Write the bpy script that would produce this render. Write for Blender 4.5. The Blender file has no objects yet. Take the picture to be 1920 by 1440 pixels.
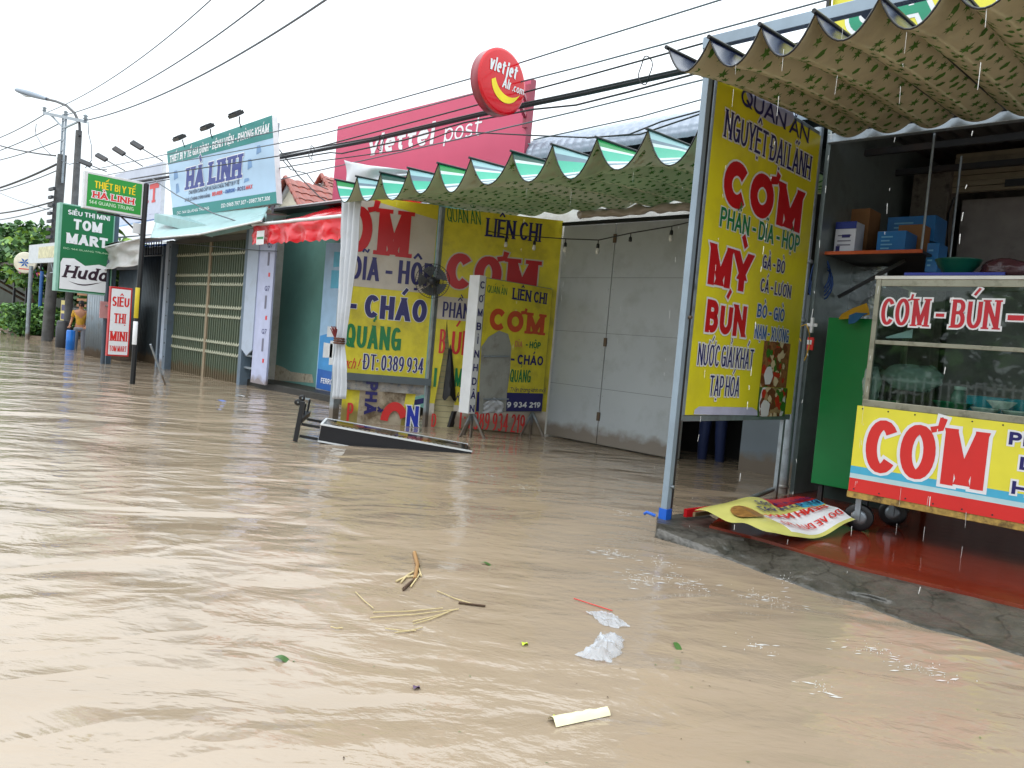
import bpy, bmesh, math, random, unicodedata
from mathutils import Vector as V, Matrix, noise
random.seed(7)
C = bpy.context.scene.collection
sc = bpy.context.scene
# ------------------------------------------------------------------ camera
EYE = V((0, 0, 1.3)); FPX = 1440.0
YAW, PITCH, ROLL = map(math.radians, (44.4, -2.86, 5.0))
fwd = V((-math.sin(YAW)*math.cos(PITCH), math.cos(YAW)*math.cos(PITCH), math.sin(PITCH)))
r0 = V((math.cos(YAW), math.sin(YAW), 0)); u0 = r0.cross(fwd)
RT = math.cos(ROLL)*r0 + math.sin(ROLL)*u0
UP = -math.sin(ROLL)*r0 + math.cos(ROLL)*u0
cd = bpy.data.cameras.new('camera'); cam = bpy.data.objects.new('camera', cd); C.objects.link(cam)
cam.matrix_world = Matrix(((RT.x, UP.x, -fwd.x, EYE.x), (RT.y, UP.y, -fwd.y, EYE.y), (RT.z, UP.z, -fwd.z, EYE.z), (0, 0, 0, 1)))
cd.sensor_fit = 'HORIZONTAL'; cd.sensor_width = 36; cd.lens = 36*FPX/1920
cd.clip_start = 0.05; cd.clip_end = 2000
sc.camera = cam
# ------------------------------------------------------------------ light
sc.view_settings.view_transform = 'Standard'; sc.view_settings.look = 'None'
sc.view_settings.exposure = 0.35; sc.view_settings.gamma = 1
wd = bpy.data.worlds.new('World'); sc.world = wd; wd.use_nodes = True
nt = wd.node_tree; nt.nodes.clear()
def N(t, typ, **k):
    n = t.nodes.new(typ)
    for a, b in k.items(): setattr(n, a, b)
    return n
out = N(nt, 'ShaderNodeOutputWorld'); bg = N(nt, 'ShaderNodeBackground'); nt.links.new(bg.outputs[0], out.inputs[0])
sky = N(nt, 'ShaderNodeTexSky', sky_type='NISHITA'); sky.sun_disc = False
sky.sun_elevation = math.radians(52); sky.sun_rotation = math.radians(150); sky.dust_density = 4
hs = N(nt, 'ShaderNodeHueSaturation'); hs.inputs['Saturation'].default_value = 0.35
nt.links.new(sky.outputs[0], hs.inputs['Color'])
tc = N(nt, 'ShaderNodeTexCoord'); sp = N(nt, 'ShaderNodeSeparateXYZ'); nt.links.new(tc.outputs['Generated'], sp.inputs[0])
# overcast deck: three times brighter overhead than at the horizon, broken by soft cloud
rmp = N(nt, 'ShaderNodeMapRange'); rmp.inputs['From Min'].default_value = 0; rmp.inputs['From Max'].default_value = 1
rmp.inputs['To Min'].default_value = 8.6; rmp.inputs['To Max'].default_value = 29
nt.links.new(sp.outputs['Z'], rmp.inputs['Value'])
cn = N(nt, 'ShaderNodeTexNoise'); cn.inputs['Scale'].default_value = 3.0; cn.inputs['Detail'].default_value = 4
nt.links.new(tc.outputs['Generated'], cn.inputs['Vector'])
cm = N(nt, 'ShaderNodeMapRange'); cm.inputs['To Min'].default_value = 0.82; cm.inputs['To Max'].default_value = 1.15
nt.links.new(cn.outputs['Fac'], cm.inputs['Value'])
mu = N(nt, 'ShaderNodeMath', operation='MULTIPLY'); nt.links.new(rmp.outputs[0], mu.inputs[0]); nt.links.new(cm.outputs[0], mu.inputs[1])
tint = N(nt, 'ShaderNodeVectorMath', operation='SCALE'); tint.inputs[0].default_value = (0.93, 1.0, 1.045)
nt.links.new(mu.outputs[0], tint.inputs['Scale'])
mx = N(nt, 'ShaderNodeMix', data_type='RGBA'); mx.inputs['Factor'].default_value = 0.85
nt.links.new(hs.outputs[0], mx.inputs['A']); nt.links.new(tint.outputs[0], mx.inputs['B'])
nt.links.new(mx.outputs['Result'], bg.inputs['Color']); bg.inputs['Strength'].default_value = 0.1
sl = bpy.data.lights.new('sun', 'SUN'); sl.energy = 0.6; sl.angle = math.radians(25); sl.color = (1, .97, .93)
so = bpy.data.objects.new('sun', sl); C.objects.link(so)
so.rotation_euler = (math.radians(38), 0, math.radians(-30))   # high, from over the street behind the camera
# ------------------------------------------------------------------ rays onto real planes
def ray(px, py): return fwd + RT*((px-960)/FPX) - UP*((py-720)/FPX)
def on_z(px, py, z=0.0): d = ray(px, py); return EYE + d*((z-EYE.z)/d.z)
def on_y(px, py, y): d = ray(px, py); return EYE + d*(y/d.y)
def on_x(px, py, x): d = ray(px, py); return EYE + d*(x/d.x)
# ------------------------------------------------------------------ materials
def lin(c): return tuple(((v/255)/12.92 if v/255 <= .04045 else ((v/255+.055)/1.055)**2.4) for v in c)
MATS = {}
def mat(name, rgb, rough=.5, metal=0, vary=.12, vscale=6, bump=0, bscale=30, dirt=None, dirt_amt=0, dscale=3, alpha=None, ior=None, trans=0, spec=None, coat=0):
    """rgb: base colour as sRGB 0-255"""
    if name in MATS: return MATS[name]
    m = bpy.data.materials.new(name); m.use_nodes = True; t = m.node_tree; b = t.nodes['Principled BSDF']
    c = (*lin(rgb), 1)
    b.inputs['Roughness'].default_value = rough; b.inputs['Metallic'].default_value = metal
    if ior: b.inputs['IOR'].default_value = ior
    if trans: b.inputs['Transmission Weight'].default_value = trans
    if spec is not None: b.inputs['Specular IOR Level'].default_value = spec
    if coat: b.inputs['Coat Weight'].default_value = coat; b.inputs['Coat Roughness'].default_value = .08
    co = N(t, 'ShaderNodeTexCoord')
    no = N(t, 'ShaderNodeTexNoise'); no.inputs['Scale'].default_value = vscale; no.inputs['Detail'].default_value = 5
    t.links.new(co.outputs['Object'], no.inputs['Vector'])
    mr = N(t, 'ShaderNodeMapRange'); mr.inputs['From Min'].default_value = .3; mr.inputs['From Max'].default_value = .7
    mr.inputs['To Min'].default_value = 1-vary; mr.inputs['To Max'].default_value = 1+vary*.6
    t.links.new(no.outputs['Fac'], mr.inputs['Value'])
    sc_ = N(t, 'ShaderNodeVectorMath', operation='SCALE'); sc_.inputs[0].default_value = c[:3]
    t.links.new(mr.outputs[0], sc_.inputs['Scale'])
    last = sc_.outputs[0]
    if dirt:
        n2 = N(t, 'ShaderNodeTexNoise'); n2.inputs['Scale'].default_value = dscale; n2.inputs['Detail'].default_value = 8; n2.inputs['Roughness'].default_value = .65
        t.links.new(co.outputs['Object'], n2.inputs['Vector'])
        m2 = N(t, 'ShaderNodeMapRange'); m2.inputs['From Min'].default_value = .5; m2.inputs['From Max'].default_value = .66; m2.inputs['To Max'].default_value = dirt_amt
        t.links.new(n2.outputs['Fac'], m2.inputs['Value'])
        mm = N(t, 'ShaderNodeMix', data_type='RGBA'); mm.inputs['B'].default_value = (*lin(dirt), 1)
        t.links.new(m2.outputs[0], mm.inputs['Factor']); t.links.new(last, mm.inputs['A']); last = mm.outputs['Result']
    t.links.new(last, b.inputs['Base Color'])
    if bump:
        n3 = N(t, 'ShaderNodeTexNoise'); n3.inputs['Scale'].default_value = bscale; n3.inputs['Detail'].default_value = 4
        t.links.new(co.outputs['Object'], n3.inputs['Vector'])
        bp = N(t, 'ShaderNodeBump'); bp.inputs['Strength'].default_value = 1; bp.inputs['Distance'].default_value = bump
        t.links.new(n3.outputs['Fac'], bp.inputs['Height']); t.links.new(bp.outputs[0], b.inputs['Normal'])
    MATS[name] = m; return m
def glass_mat(name, tint=(.78, .88, .83), fac=.85):
    m = bpy.data.materials.new(name); m.use_nodes = True; t = m.node_tree; t.nodes.clear()
    o = N(t, 'ShaderNodeOutputMaterial'); mix = N(t, 'ShaderNodeMixShader'); fr = N(t, 'ShaderNodeFresnel'); fr.inputs['IOR'].default_value = 1.5
    tr = N(t, 'ShaderNodeBsdfTransparent'); tr.inputs[0].default_value = (*tint, 1)
    gl = N(t, 'ShaderNodeBsdfGlossy'); gl.inputs['Roughness'].default_value = .02; gl.inputs[0].default_value = (.9, .9, .9, 1)
    t.links.new(fr.outputs[0], mix.inputs[0]); t.links.new(tr.outputs[0], mix.inputs[1]); t.links.new(gl.outputs[0], mix.inputs[2]); t.links.new(mix.outputs[0], o.inputs[0])
    MATS[name] = m; return m
yel = mat('yellow_vinyl', (222, 214, 40), .3, bump=.01, bscale=2.6, vary=.1, vscale=2, dirt=(170, 156, 60), dirt_amt=.3, dscale=1.5)
yel2 = mat('yellow_vinyl_worn', (216, 202, 44), .4, bump=.016, bscale=2.6, dirt=(120, 100, 50), dirt_amt=.35, dscale=2.5)
yel3 = mat('yellow_cart_vinyl', (222, 214, 62), .35, bump=.002, bscale=6, vary=.05)
red = mat('red_vinyl', (186, 20, 28), .35, vary=.05)
redc = mat('red_print', (206, 42, 40), .35, vary=.05)
navy = mat('navy_print', (26, 22, 96), .35, vary=.05)
blue = mat('blue_print', (24, 86, 158), .35, vary=.05)
grn = mat('green_print', (6, 118, 62), .35, vary=.05)
white = mat('white_print', (222, 224, 228), .35, vary=.04)
offw = mat('grey_white_vinyl', (196, 188, 176), .4, bump=.005, bscale=5, dirt=(140, 120, 90), dirt_amt=.3)
black = mat('black_paint', (18, 19, 22), .35)
darkm = mat('dark_metal', (48, 50, 54), .45, .3, dirt=(80, 60, 45), dirt_amt=.4)
galv = mat('galvanised_steel', (150, 160, 168), .38, .55, dirt=(110, 112, 112), dirt_amt=.5, dscale=8)
bluem = mat('blue_grey_painted_steel', (140, 156, 170), .4, .2, dirt=(90, 95, 100), dirt_amt=.3)
rust = mat('rusty_metal', (96, 82, 66), .6, .2, dirt=(110, 60, 30), dirt_amt=.6, dscale=12)
cable_m = mat('black_cable', (22, 24, 30), .5)
wire_m = mat('grey_wire', (84, 92, 100), .5)
whitep = mat('white_plaster', (206, 206, 202), .7, dirt=(140, 132, 120), dirt_amt=.5, bump=.003)
conc = mat('grey_concrete', (112, 110, 104), .8, vary=.25, bump=.006, bscale=25, dirt=(52, 54, 48), dirt_amt=.7, dscale=4)
# ------------------------------------------------------------------ mesh builder
class MB:
    def __init__(s): s.v = []; s.f = []; s.m = []; s.sm = []; s.mats = []
    def mi(s, m):
        if m not in s.mats: s.mats.append(m)
        return s.mats.index(m)
    def add(s, vs, fs, m, smooth=False):
        o = len(s.v); s.v += [V(p) for p in vs]; k = s.mi(m)
        for f in fs: s.f.append([o+i for i in f]); s.m.append(k); s.sm.append(smooth)
        return s
    def box(s, lo, hi, m, ax=None):
        """axis box lo..hi, or in the frame ax=(origin, X, Y, Z)"""
        pts = [(x, y, z) for z in (lo[2], hi[2]) for y in (lo[1], hi[1]) for x in (lo[0], hi[0])]
        if ax: O, X, Y, Z = ax; pts = [O + X*p[0] + Y*p[1] + Z*p[2] for p in pts]
        return s.add(pts, [(0, 2, 3, 1), (4, 5, 7, 6), (0, 1, 5, 4), (2, 6, 7, 3), (0, 4, 6, 2), (1, 3, 7, 5)], m)
    def bar(s, a, b, w, h, m, up=V((0, 0, 1))):
        """rectangular bar from a to b"""
        a, b = V(a), V(b); d = (b-a).normalized()
        if abs(d.dot(up)) > .95: up = V((1, 0, 0))
        x = d.cross(up).normalized(); y = x.cross(d).normalized(); L = (b-a).length
        return s.box((-w/2, -h/2, 0), (w/2, h/2, L), m, (a, x, y, d))
    def tube(s, pts, r, m, n=8, cap=True):
        pts = [V(p) for p in pts]; rs = r if isinstance(r, (list, tuple)) else [r]*len(pts)
        rings = []; up = V((0, 0, 1)); 
        for i, p in enumerate(pts):
            d = (pts[min(i+1, len(pts)-1)]-pts[max(i-1, 0)]).normalized()
            if abs(d.dot(up)) > .99: x = V((1, 0, 0)).cross(d).normalized() if abs(d.x) < .9 else V((0, 1, 0)).cross(d).normalized()
            else: x = d.cross(up).normalized()
            y = d.cross(x).normalized()
            rings.append([p + x*math.cos(2*math.pi*k/n)*rs[i] + y*math.sin(2*math.pi*k/n)*rs[i] for k in range(n)])
        vs = [q for rg in rings for q in rg]
        fs = [(i*n+k, i*n+(k+1) % n, (i+1)*n+(k+1) % n, (i+1)*n+k) for i in range(len(pts)-1) for k in range(n)]
        s.add(vs, fs, m, True)
        if cap: s.add(rings[0], [list(range(n))[::-1]], m); s.add(rings[-1], [list(range(n))], m)
        return s
    def lathe(s, c, prof, m, n=20, ax=V((0, 0, 1)), smooth=True):
        """prof: (radius, height) list"""
        ax = V(ax).normalized(); x = ax.orthogonal().normalized(); y = ax.cross(x); c = V(c)
        vs = [c + ax*h + (x*math.cos(2*math.pi*k/n)+y*math.sin(2*math.pi*k/n))*r for r, h in prof for k in range(n)]
        fs = [(i*n+k, i*n+(k+1) % n, (i+1)*n+(k+1) % n, (i+1)*n+k) for i in range(len(prof)-1) for k in range(n)]
        return s.add(vs, fs, m, smooth)
    def grid(s, fn, nu, nv, m, smooth=True, pick=None):
        vs = [fn(i/nu, j/nv) for j in range(nv+1) for i in range(nu+1)]; o = len(s.v); s.v += [V(p) for p in vs]
        for j in range(nv):
            for i in range(nu):
                a = o+j*(nu+1)+i; s.f.append([a, a+1, a+nu+2, a+nu+1]); s.m.append(s.mi(pick(i, j) if pick else m)); s.sm.append(smooth)
        return s
    def slab(s, fr, pts, w0, w1, m, side=None):
        """polygon outline pts (u,v) in frame fr, extruded from w0 to w1"""
        n = len(pts); A = [fr.at(u, v, w0) for u, v in pts]; B = [fr.at(u, v, w1) for u, v in pts]
        s.add(A, [list(range(n))[::-1]], side or m); s.add(B, [list(range(n))], m)
        return s.add(A+B, [(i, (i+1) % n, n+(i+1) % n, n+i) for i in range(n)], side or m)
    def poly(s, fr, pts, w, m):
        return s.add([fr.at(u, v, w) for u, v in pts], [list(range(len(pts)))], m)
    def rect(s, fr, a, b, w, m):
        u0_, u1_ = sorted((a[0], b[0])); v0, v1 = sorted((a[1], b[1])); return s.poly(fr, [(u0_, v0), (u1_, v0), (u1_, v1), (u0_, v1)], w, m)
    def build(s, name, parent=None, bevel=0, origin=None):
        me = bpy.data.meshes.new(name)
        o = bpy.data.objects.new(name, me); C.objects.link(o)
        org = V(origin) if origin is not None else V((0, 0, 0))
        me.from_pydata([tuple(p-org) for p in s.v], [], s.f)
        for m in s.mats: me.materials.append(m)
        me.polygons.foreach_set('material_index', s.m); me.polygons.foreach_set('use_smooth', s.sm)
        me.validate(); me.update()
        if parent is not None:
            o.parent = parent; o.matrix_parent_inverse = Matrix.Identity(4)
            # vertices are in world space: shift into the parent's space
            inv = world_inv(parent); o.matrix_local = inv @ Matrix.Translation(org)
        else: o.location = org
        if bevel:
            b = o.modifiers.new('edge', 'BEVEL'); b.width = bevel; b.segments = 2; b.limit_method = 'ANGLE'; b.angle_limit = math.radians(50)
        return o
def world_mat(o):
    m = Matrix.LocRotScale(o.location, o.rotation_euler, o.scale) if o.parent is None else world_mat(o.parent) @ Matrix.LocRotScale(o.location, o.rotation_euler, o.scale)
    return m
def world_inv(o): return world_mat(o).inverted()
def tag(o, label=None, cat=None, group=None, kind=None):
    if label: o['label'] = label
    if cat: o['category'] = cat
    if group: o['group'] = group
    if kind: o['kind'] = kind
    return o
def thing(name, label, cat, loc=(0, 0, 0), group=None):
    o = bpy.data.objects.new(name, None); C.objects.link(o); o.location = loc; o.empty_display_size = .1
    return tag(o, label, cat, group)
def struct(o): o['kind'] = 'structure'; return o
class Fr:
    """flat frame: origin, u, v; normal u x v faces the street"""
    def __init__(s, o, u, v): s.o = V(o); s.u = V(u).normalized(); s.v = V(v).normalized(); s.n = s.u.cross(s.v).normalized()
    def at(s, u, v, w=0): return s.o + s.u*u + s.v*v + s.n*w
    def px(s, x, y):
        d = ray(x, y); t = (s.o-EYE).dot(s.n)/d.dot(s.n); p = EYE + d*t - s.o
        return (p.dot(s.u), p.dot(s.v))
Z1 = V((0, 0, 1))
def FX(x): return Fr((x, 0, 0), (0, 1, 0), Z1)
def FY(y): return Fr((0, y, 0), (1, 0, 0), Z1)
class Warp:
    def __init__(s, fn): s.fn = fn
    def at(s, u, v, w=0):
        p = s.fn(u, v); a = s.fn(u+.01, v)-p; b = s.fn(u, v+.01)-p
        return p + a.cross(b).normalized()*w
# ------------------------------------------------------------------ lettering: strokes of a drawn alphabet
def arc(cx, cy, rx, ry, a0, a1, n=10):
    return [(cx+rx*math.cos(math.radians(a0+(a1-a0)*i/n)), cy+ry*math.sin(math.radians(a0+(a1-a0)*i/n))) for i in range(n+1)]
G = {}
def L(*a): return ('L',)+a
def P(p): return ('P', p)
G['A'] = (.8, [L(0, 0, .5, 1), L(1, 0, .5, 1), L(.2, .28, .8, .28)])
G['B'] = (.68, [L(0, 0, 0, 1), P([(0, 1), (.45, 1)]+arc(.5, .77, .42, .23, 90, -90)+[(0, .54)]), P([(0, .54), (.5, .54)]+arc(.55, .27, .45, .27, 90, -90)+[(0, 0)])])
G['C'] = (.7, [P(arc(.56, .5, .56, .5, 40, 320, 18))])
G['D'] = (.75, [L(0, 0, 0, 1), P([(0, 1), (.4, 1)]+arc(.45, .5, .55, .5, 90, -90, 14)+[(0, 0)])])
G['E'] = (.6, [L(0, 0, 0, 1), L(0, 1, 1, 1), L(0, .52, .85, .52), L(0, 0, 1, 0)])
G['F'] = (.58, [L(0, 0, 0, 1), L(0, 1, 1, 1), L(0, .5, .85, .5)])
G['G'] = (.76, [P(arc(.5, .5, .5, .5, 45, 355, 18)), L(.55, .45, 1, .45), L(1, 0.05, 1, .45)])
G['H'] = (.74, [L(0, 0, 0, 1), L(1, 0, 1, 1), L(0, .5, 1, .5)])
G['I'] = (.0, [L(.5, 0, .5, 1)])
G['J'] = (.5, [P([(1, 1), (1, .3)]+arc(.5, .3, .5, .3, 0, -170))])
G['K'] = (.7, [L(0, 0, 0, 1), L(0, .4, 1, 1), L(.32, .58, 1, 0)])
G['L'] = (.55, [L(0, 0, 0, 1), L(0, 0, 1, 0)])
G['M'] = (.95, [L(0, 0, 0, 1), L(1, 0, 1, 1), L(.02, 1, .5, .05), L(.98, 1, .5, .05)])
G['N'] = (.78, [L(0, 0, 0, 1), L(1, 0, 1, 1), L(.02, 1, .98, 0)])
G['O'] = (.8, [P(arc(.5, .5, .5, .5, 90, 450, 24))])
G['P'] = (.66, [L(0, 0, 0, 1), P([(0, 1), (.5, 1)]+arc(.55, .73, .45, .27, 90, -90)+[(0, .46)])])
G['Q'] = (.8, [P(arc(.5, .5, .5, .5, 90, 450, 24)), L(.6, .3, 1, -.08)])
G['R'] = (.7, [L(0, 0, 0, 1), P([(0, 1), (.5, 1)]+arc(.53, .75, .42, .25, 90, -90)+[(0, .5)]), L(.45, .5, 1, 0)])
G['S'] = (.62, [P(arc(.5, .74, .46, .26, 30, 215, 9)+[(.5, .5)]+arc(.5, .26, .5, .26, 35, -150, 9))])
G['T'] = (.66, [L(.5, 0, .5, 1), L(0, 1, 1, 1)])
G['U'] = (.72, [P([(0, 1), (0, .35)]+arc(.5, .35, .5, .35, 180, 360)+[(1, 1)])])
G['V'] = (.76, [L(0, 1, .5, 0), L(1, 1, .5, 0)])
G['W'] = (1.1, [L(0, 1, .25, 0), L(.5, 1, .25, 0), L(.5, 1, .75, 0), L(1, 1, .75, 0)])
G['X'] = (.74, [L(0, 0, 1, 1), L(0, 1, 1, 0)])
G['Y'] = (.74, [L(0, 1, .5, .42), L(1, 1, .5, .42), L(.5, 0, .5, .5)])
G['Z'] = (.64, [L(0, 1, 1, 1), L(0, 0, 1, 0), L(.03, 0, .97, 1)])
G['-'] = (.34, [L(0, .42, 1, .42)]); G['.'] = (.0, [L(.5, 0, .5, .02)]); G[':'] = (.0, [L(.5, 0, .5, .04), L(.5, .6, .5, .64)]); G['!'] = (0, [L(.5, .3, .5, 1), L(.5, 0, .5, .04)])
G[' '] = (.22, []); G[','] = (0, [L(.5, -.12, .5, .08)])
G['0'] = (.58, [P(arc(.5, .5, .5, .5, 90, 450, 22))]); G['1'] = (.25, [L(1, 0, 1, 1), L(0, .75, 1, 1)])
G['2'] = (.56, [P(arc(.5, .72, .48, .28, 160, -20, 9)+[(0, 0)]), L(0, 0, 1, 0)])
G['3'] = (.56, [P(arc(.48, .75, .44, .25, 150, -90, 10)), P(arc(.48, .26, .52, .26, 90, -150, 10))])
G['4'] = (.6, [L(.75, 0, .75, 1), L(0, .28, 1, .28), L(0, .28, .75, 1)])
G['5'] = (.56, [L(.08, 1, .95, 1), L(.08, .5, .08, 1), P(arc(.45, .31, .55, .31, 130, -150, 12))])
G['6'] = (.58, [P(arc(.5, .3, .5, .3, 90, 450, 16)), P([(.9, .98)]+arc(.75, .35, .75, .62, 100, 180, 7))])
G['7'] = (.56, [L(0, 1, 1, 1), L(.3, 0, 1, 1)])
G['8'] = (.58, [P(arc(.5, .76, .43, .24, -90, 270, 14)), P(arc(.5, .26, .5, .26, 90, 450, 16))])
G['9'] = (.58, [P(arc(.5, .7, .5, .3, 90, 450, 16)), P([(.1, .02)]+arc(.25, .65, .75, .62, -80, 0, 7))])
X = .7   # x-height
G['a'] = (.52, [P(arc(.5, .35, .5, .35, 0, 360, 16)), L(1, 0, 1, X)]); G['c'] = (.46, [P(arc(.56, .35, .56, .35, 45, 315, 12))])
G['d'] = (.54, [P(arc(.5, .35, .5, .35, 0, 360, 16)), L(1, 0, 1, 1)]); G['e'] = (.52, [P([(0, .37), (1, .37)]+arc(.5, .35, .5, .35, 5, 310, 14))])
G['g'] = (.54, [P(arc(.5, .35, .5, .35, 0, 360, 16)), P([(1, X), (1, -.1)]+arc(.5, -.1, .5, .22, 0, -150, 8))]); G['h'] = (.5, [L(0, 0, 0, 1), P([(0, .4)]+arc(.5, .4, .5, .3, 180, 0, 8)+[(1, 0)])])
G['i'] = (0, [L(.5, 0, .5, X), L(.5, .88, .5, 1)]); G['j'] = (.2, [P([(1, X), (1, -.1), (.7, -.25), (0, -.25)]), L(1, .88, 1, 1)]); G['k'] = (.48, [L(0, 0, 0, 1), L(0, .25, 1, X), L(.3, .4, 1, 0)])
G['l'] = (0, [L(.5, 0, .5, 1)]); G['m'] = (.85, [L(0, 0, 0, X), P([(0, .5)]+arc(.25, .5, .25, .2, 180, 0, 6)+[(.5, 0)]), P([(.5, .5)]+arc(.75, .5, .25, .2, 180, 0, 6)+[(1, 0)])])
G['n'] = (.5, [L(0, 0, 0, X), P([(0, .4)]+arc(.5, .4, .5, .3, 180, 0, 8)+[(1, 0)])]); G['o'] = (.54, [P(arc(.5, .35, .5, .35, 90, 450, 18))])
G['p'] = (.54, [P(arc(.5, .35, .5, .35, 180, 540, 16)), L(0, -.3, 0, X)]); G['r'] = (.34, [L(0, 0, 0, X), P([(0, .4)]+arc(.7, .4, .7, .3, 170, 80, 5))])
G['s'] = (.44, [P(arc(.5, .52, .46, .18, 30, 215, 7)+[(.5, .35)]+arc(.5, .18, .5, .18, 35, -150, 7))]); G['t'] = (.36, [P([(.35, 1), (.35, .2)]+arc(.75, .2, .4, .2, 180, 290, 5)), L(0, X, 1, X)])
G['u'] = (.5, [P([(0, X), (0, .3)]+arc(.5, .3, .5, .3, 180, 360, 8)), L(1, 0, 1, X)]); G['v'] = (.52, [L(0, X, .5, 0), L(1, X, .5, 0)]); G['y'] = (.52, [L(0, X, .5, 0), L(1, X, .3, -.3)])
G['w'] = (.8, [L(0, X, .25, 0), L(.5, X, .25, 0), L(.5, X, .75, 0), L(1, X, .75, 0)])
MARKS = {'\u0300': [L(.3, 1.38, .6, 1.17)], '\u0301': [L(.4, 1.17, .7, 1.38)], '\u0302': [L(.2, 1.15, .5, 1.34), L(.5, 1.34, .8, 1.15)],
         '\u0303': [P([(.15, 1.17), (.32, 1.3), (.5, 1.25), (.68, 1.18), (.85, 1.32)])], '\u0309': [P([(.38, 1.4), (.6, 1.38), (.6, 1.28), (.48, 1.22), (.48, 1.15)])],
         '\u0306': [P([(.2, 1.35), (.3, 1.2), (.5, 1.16), (.7, 1.2), (.8, 1.35)])], '\u0323': [L(.5, -.2, .5, -.14)], '\u031b': [P([(.8, .93), (1.06, .98), (1.12, 1.16)])]}
def clip(poly, lo, hi):
    for lim, sg in ((lo, 1), (hi, -1)):
        o = []
        for i, p in enumerate(poly):
            q = poly[(i+1) % len(poly)]; a = (p[1]-lim)*sg >= -1e-9; b = (q[1]-lim)*sg >= -1e-9
            if a: o.append(p)
            if a != b: t = (lim-p[1])/(q[1]-p[1]); o.append((p[0]+(q[0]-p[0])*t, lim))
        poly = o
    return poly
def glyphs(s, bold):
    """list of (x0, x1, elements) in cap-height units with total width"""
    x = 0; res = []
    for ch in s:
        if ch in 'Đđ': base, marks = 'D', ['bar']
        else: d = unicodedata.normalize('NFD', ch); base, marks = d[0], list(d[1:])
        w, el = G.get(base, G['O']); w = w + bold if base != ' ' else w
        if base in "Ii.:!l," or w < bold: w = max(w, bold)
        el = list(el); dy = 0
        for m in marks:
            if m == 'bar': el.append(('B', 0, 0))
            elif m in MARKS:
                e = MARKS[m]
                if m in '\u0300\u0301\u0309\u0303' and '\u0302' in marks: e = [shift(q, .28, .16) for q in e]
                if base.islower(): e = [shift(q, 0, -.25 if m not in '\u0323\u031b' else 0) for q in e]
                el += [('M', q, m) for q in e]
        res.append((x, x+w, el)); x += w + .085 + bold*.14 + (.1 if '\u031b' in marks else 0)
    return res, x - .085 - bold*.14
def shift(q, dx, dy): return L(q[1]+dx, q[2]+dy, q[3]+dx, q[4]+dy) if q[0] == 'L' else P([(a+dx, b+dy) for a, b in q[1]])
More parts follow.
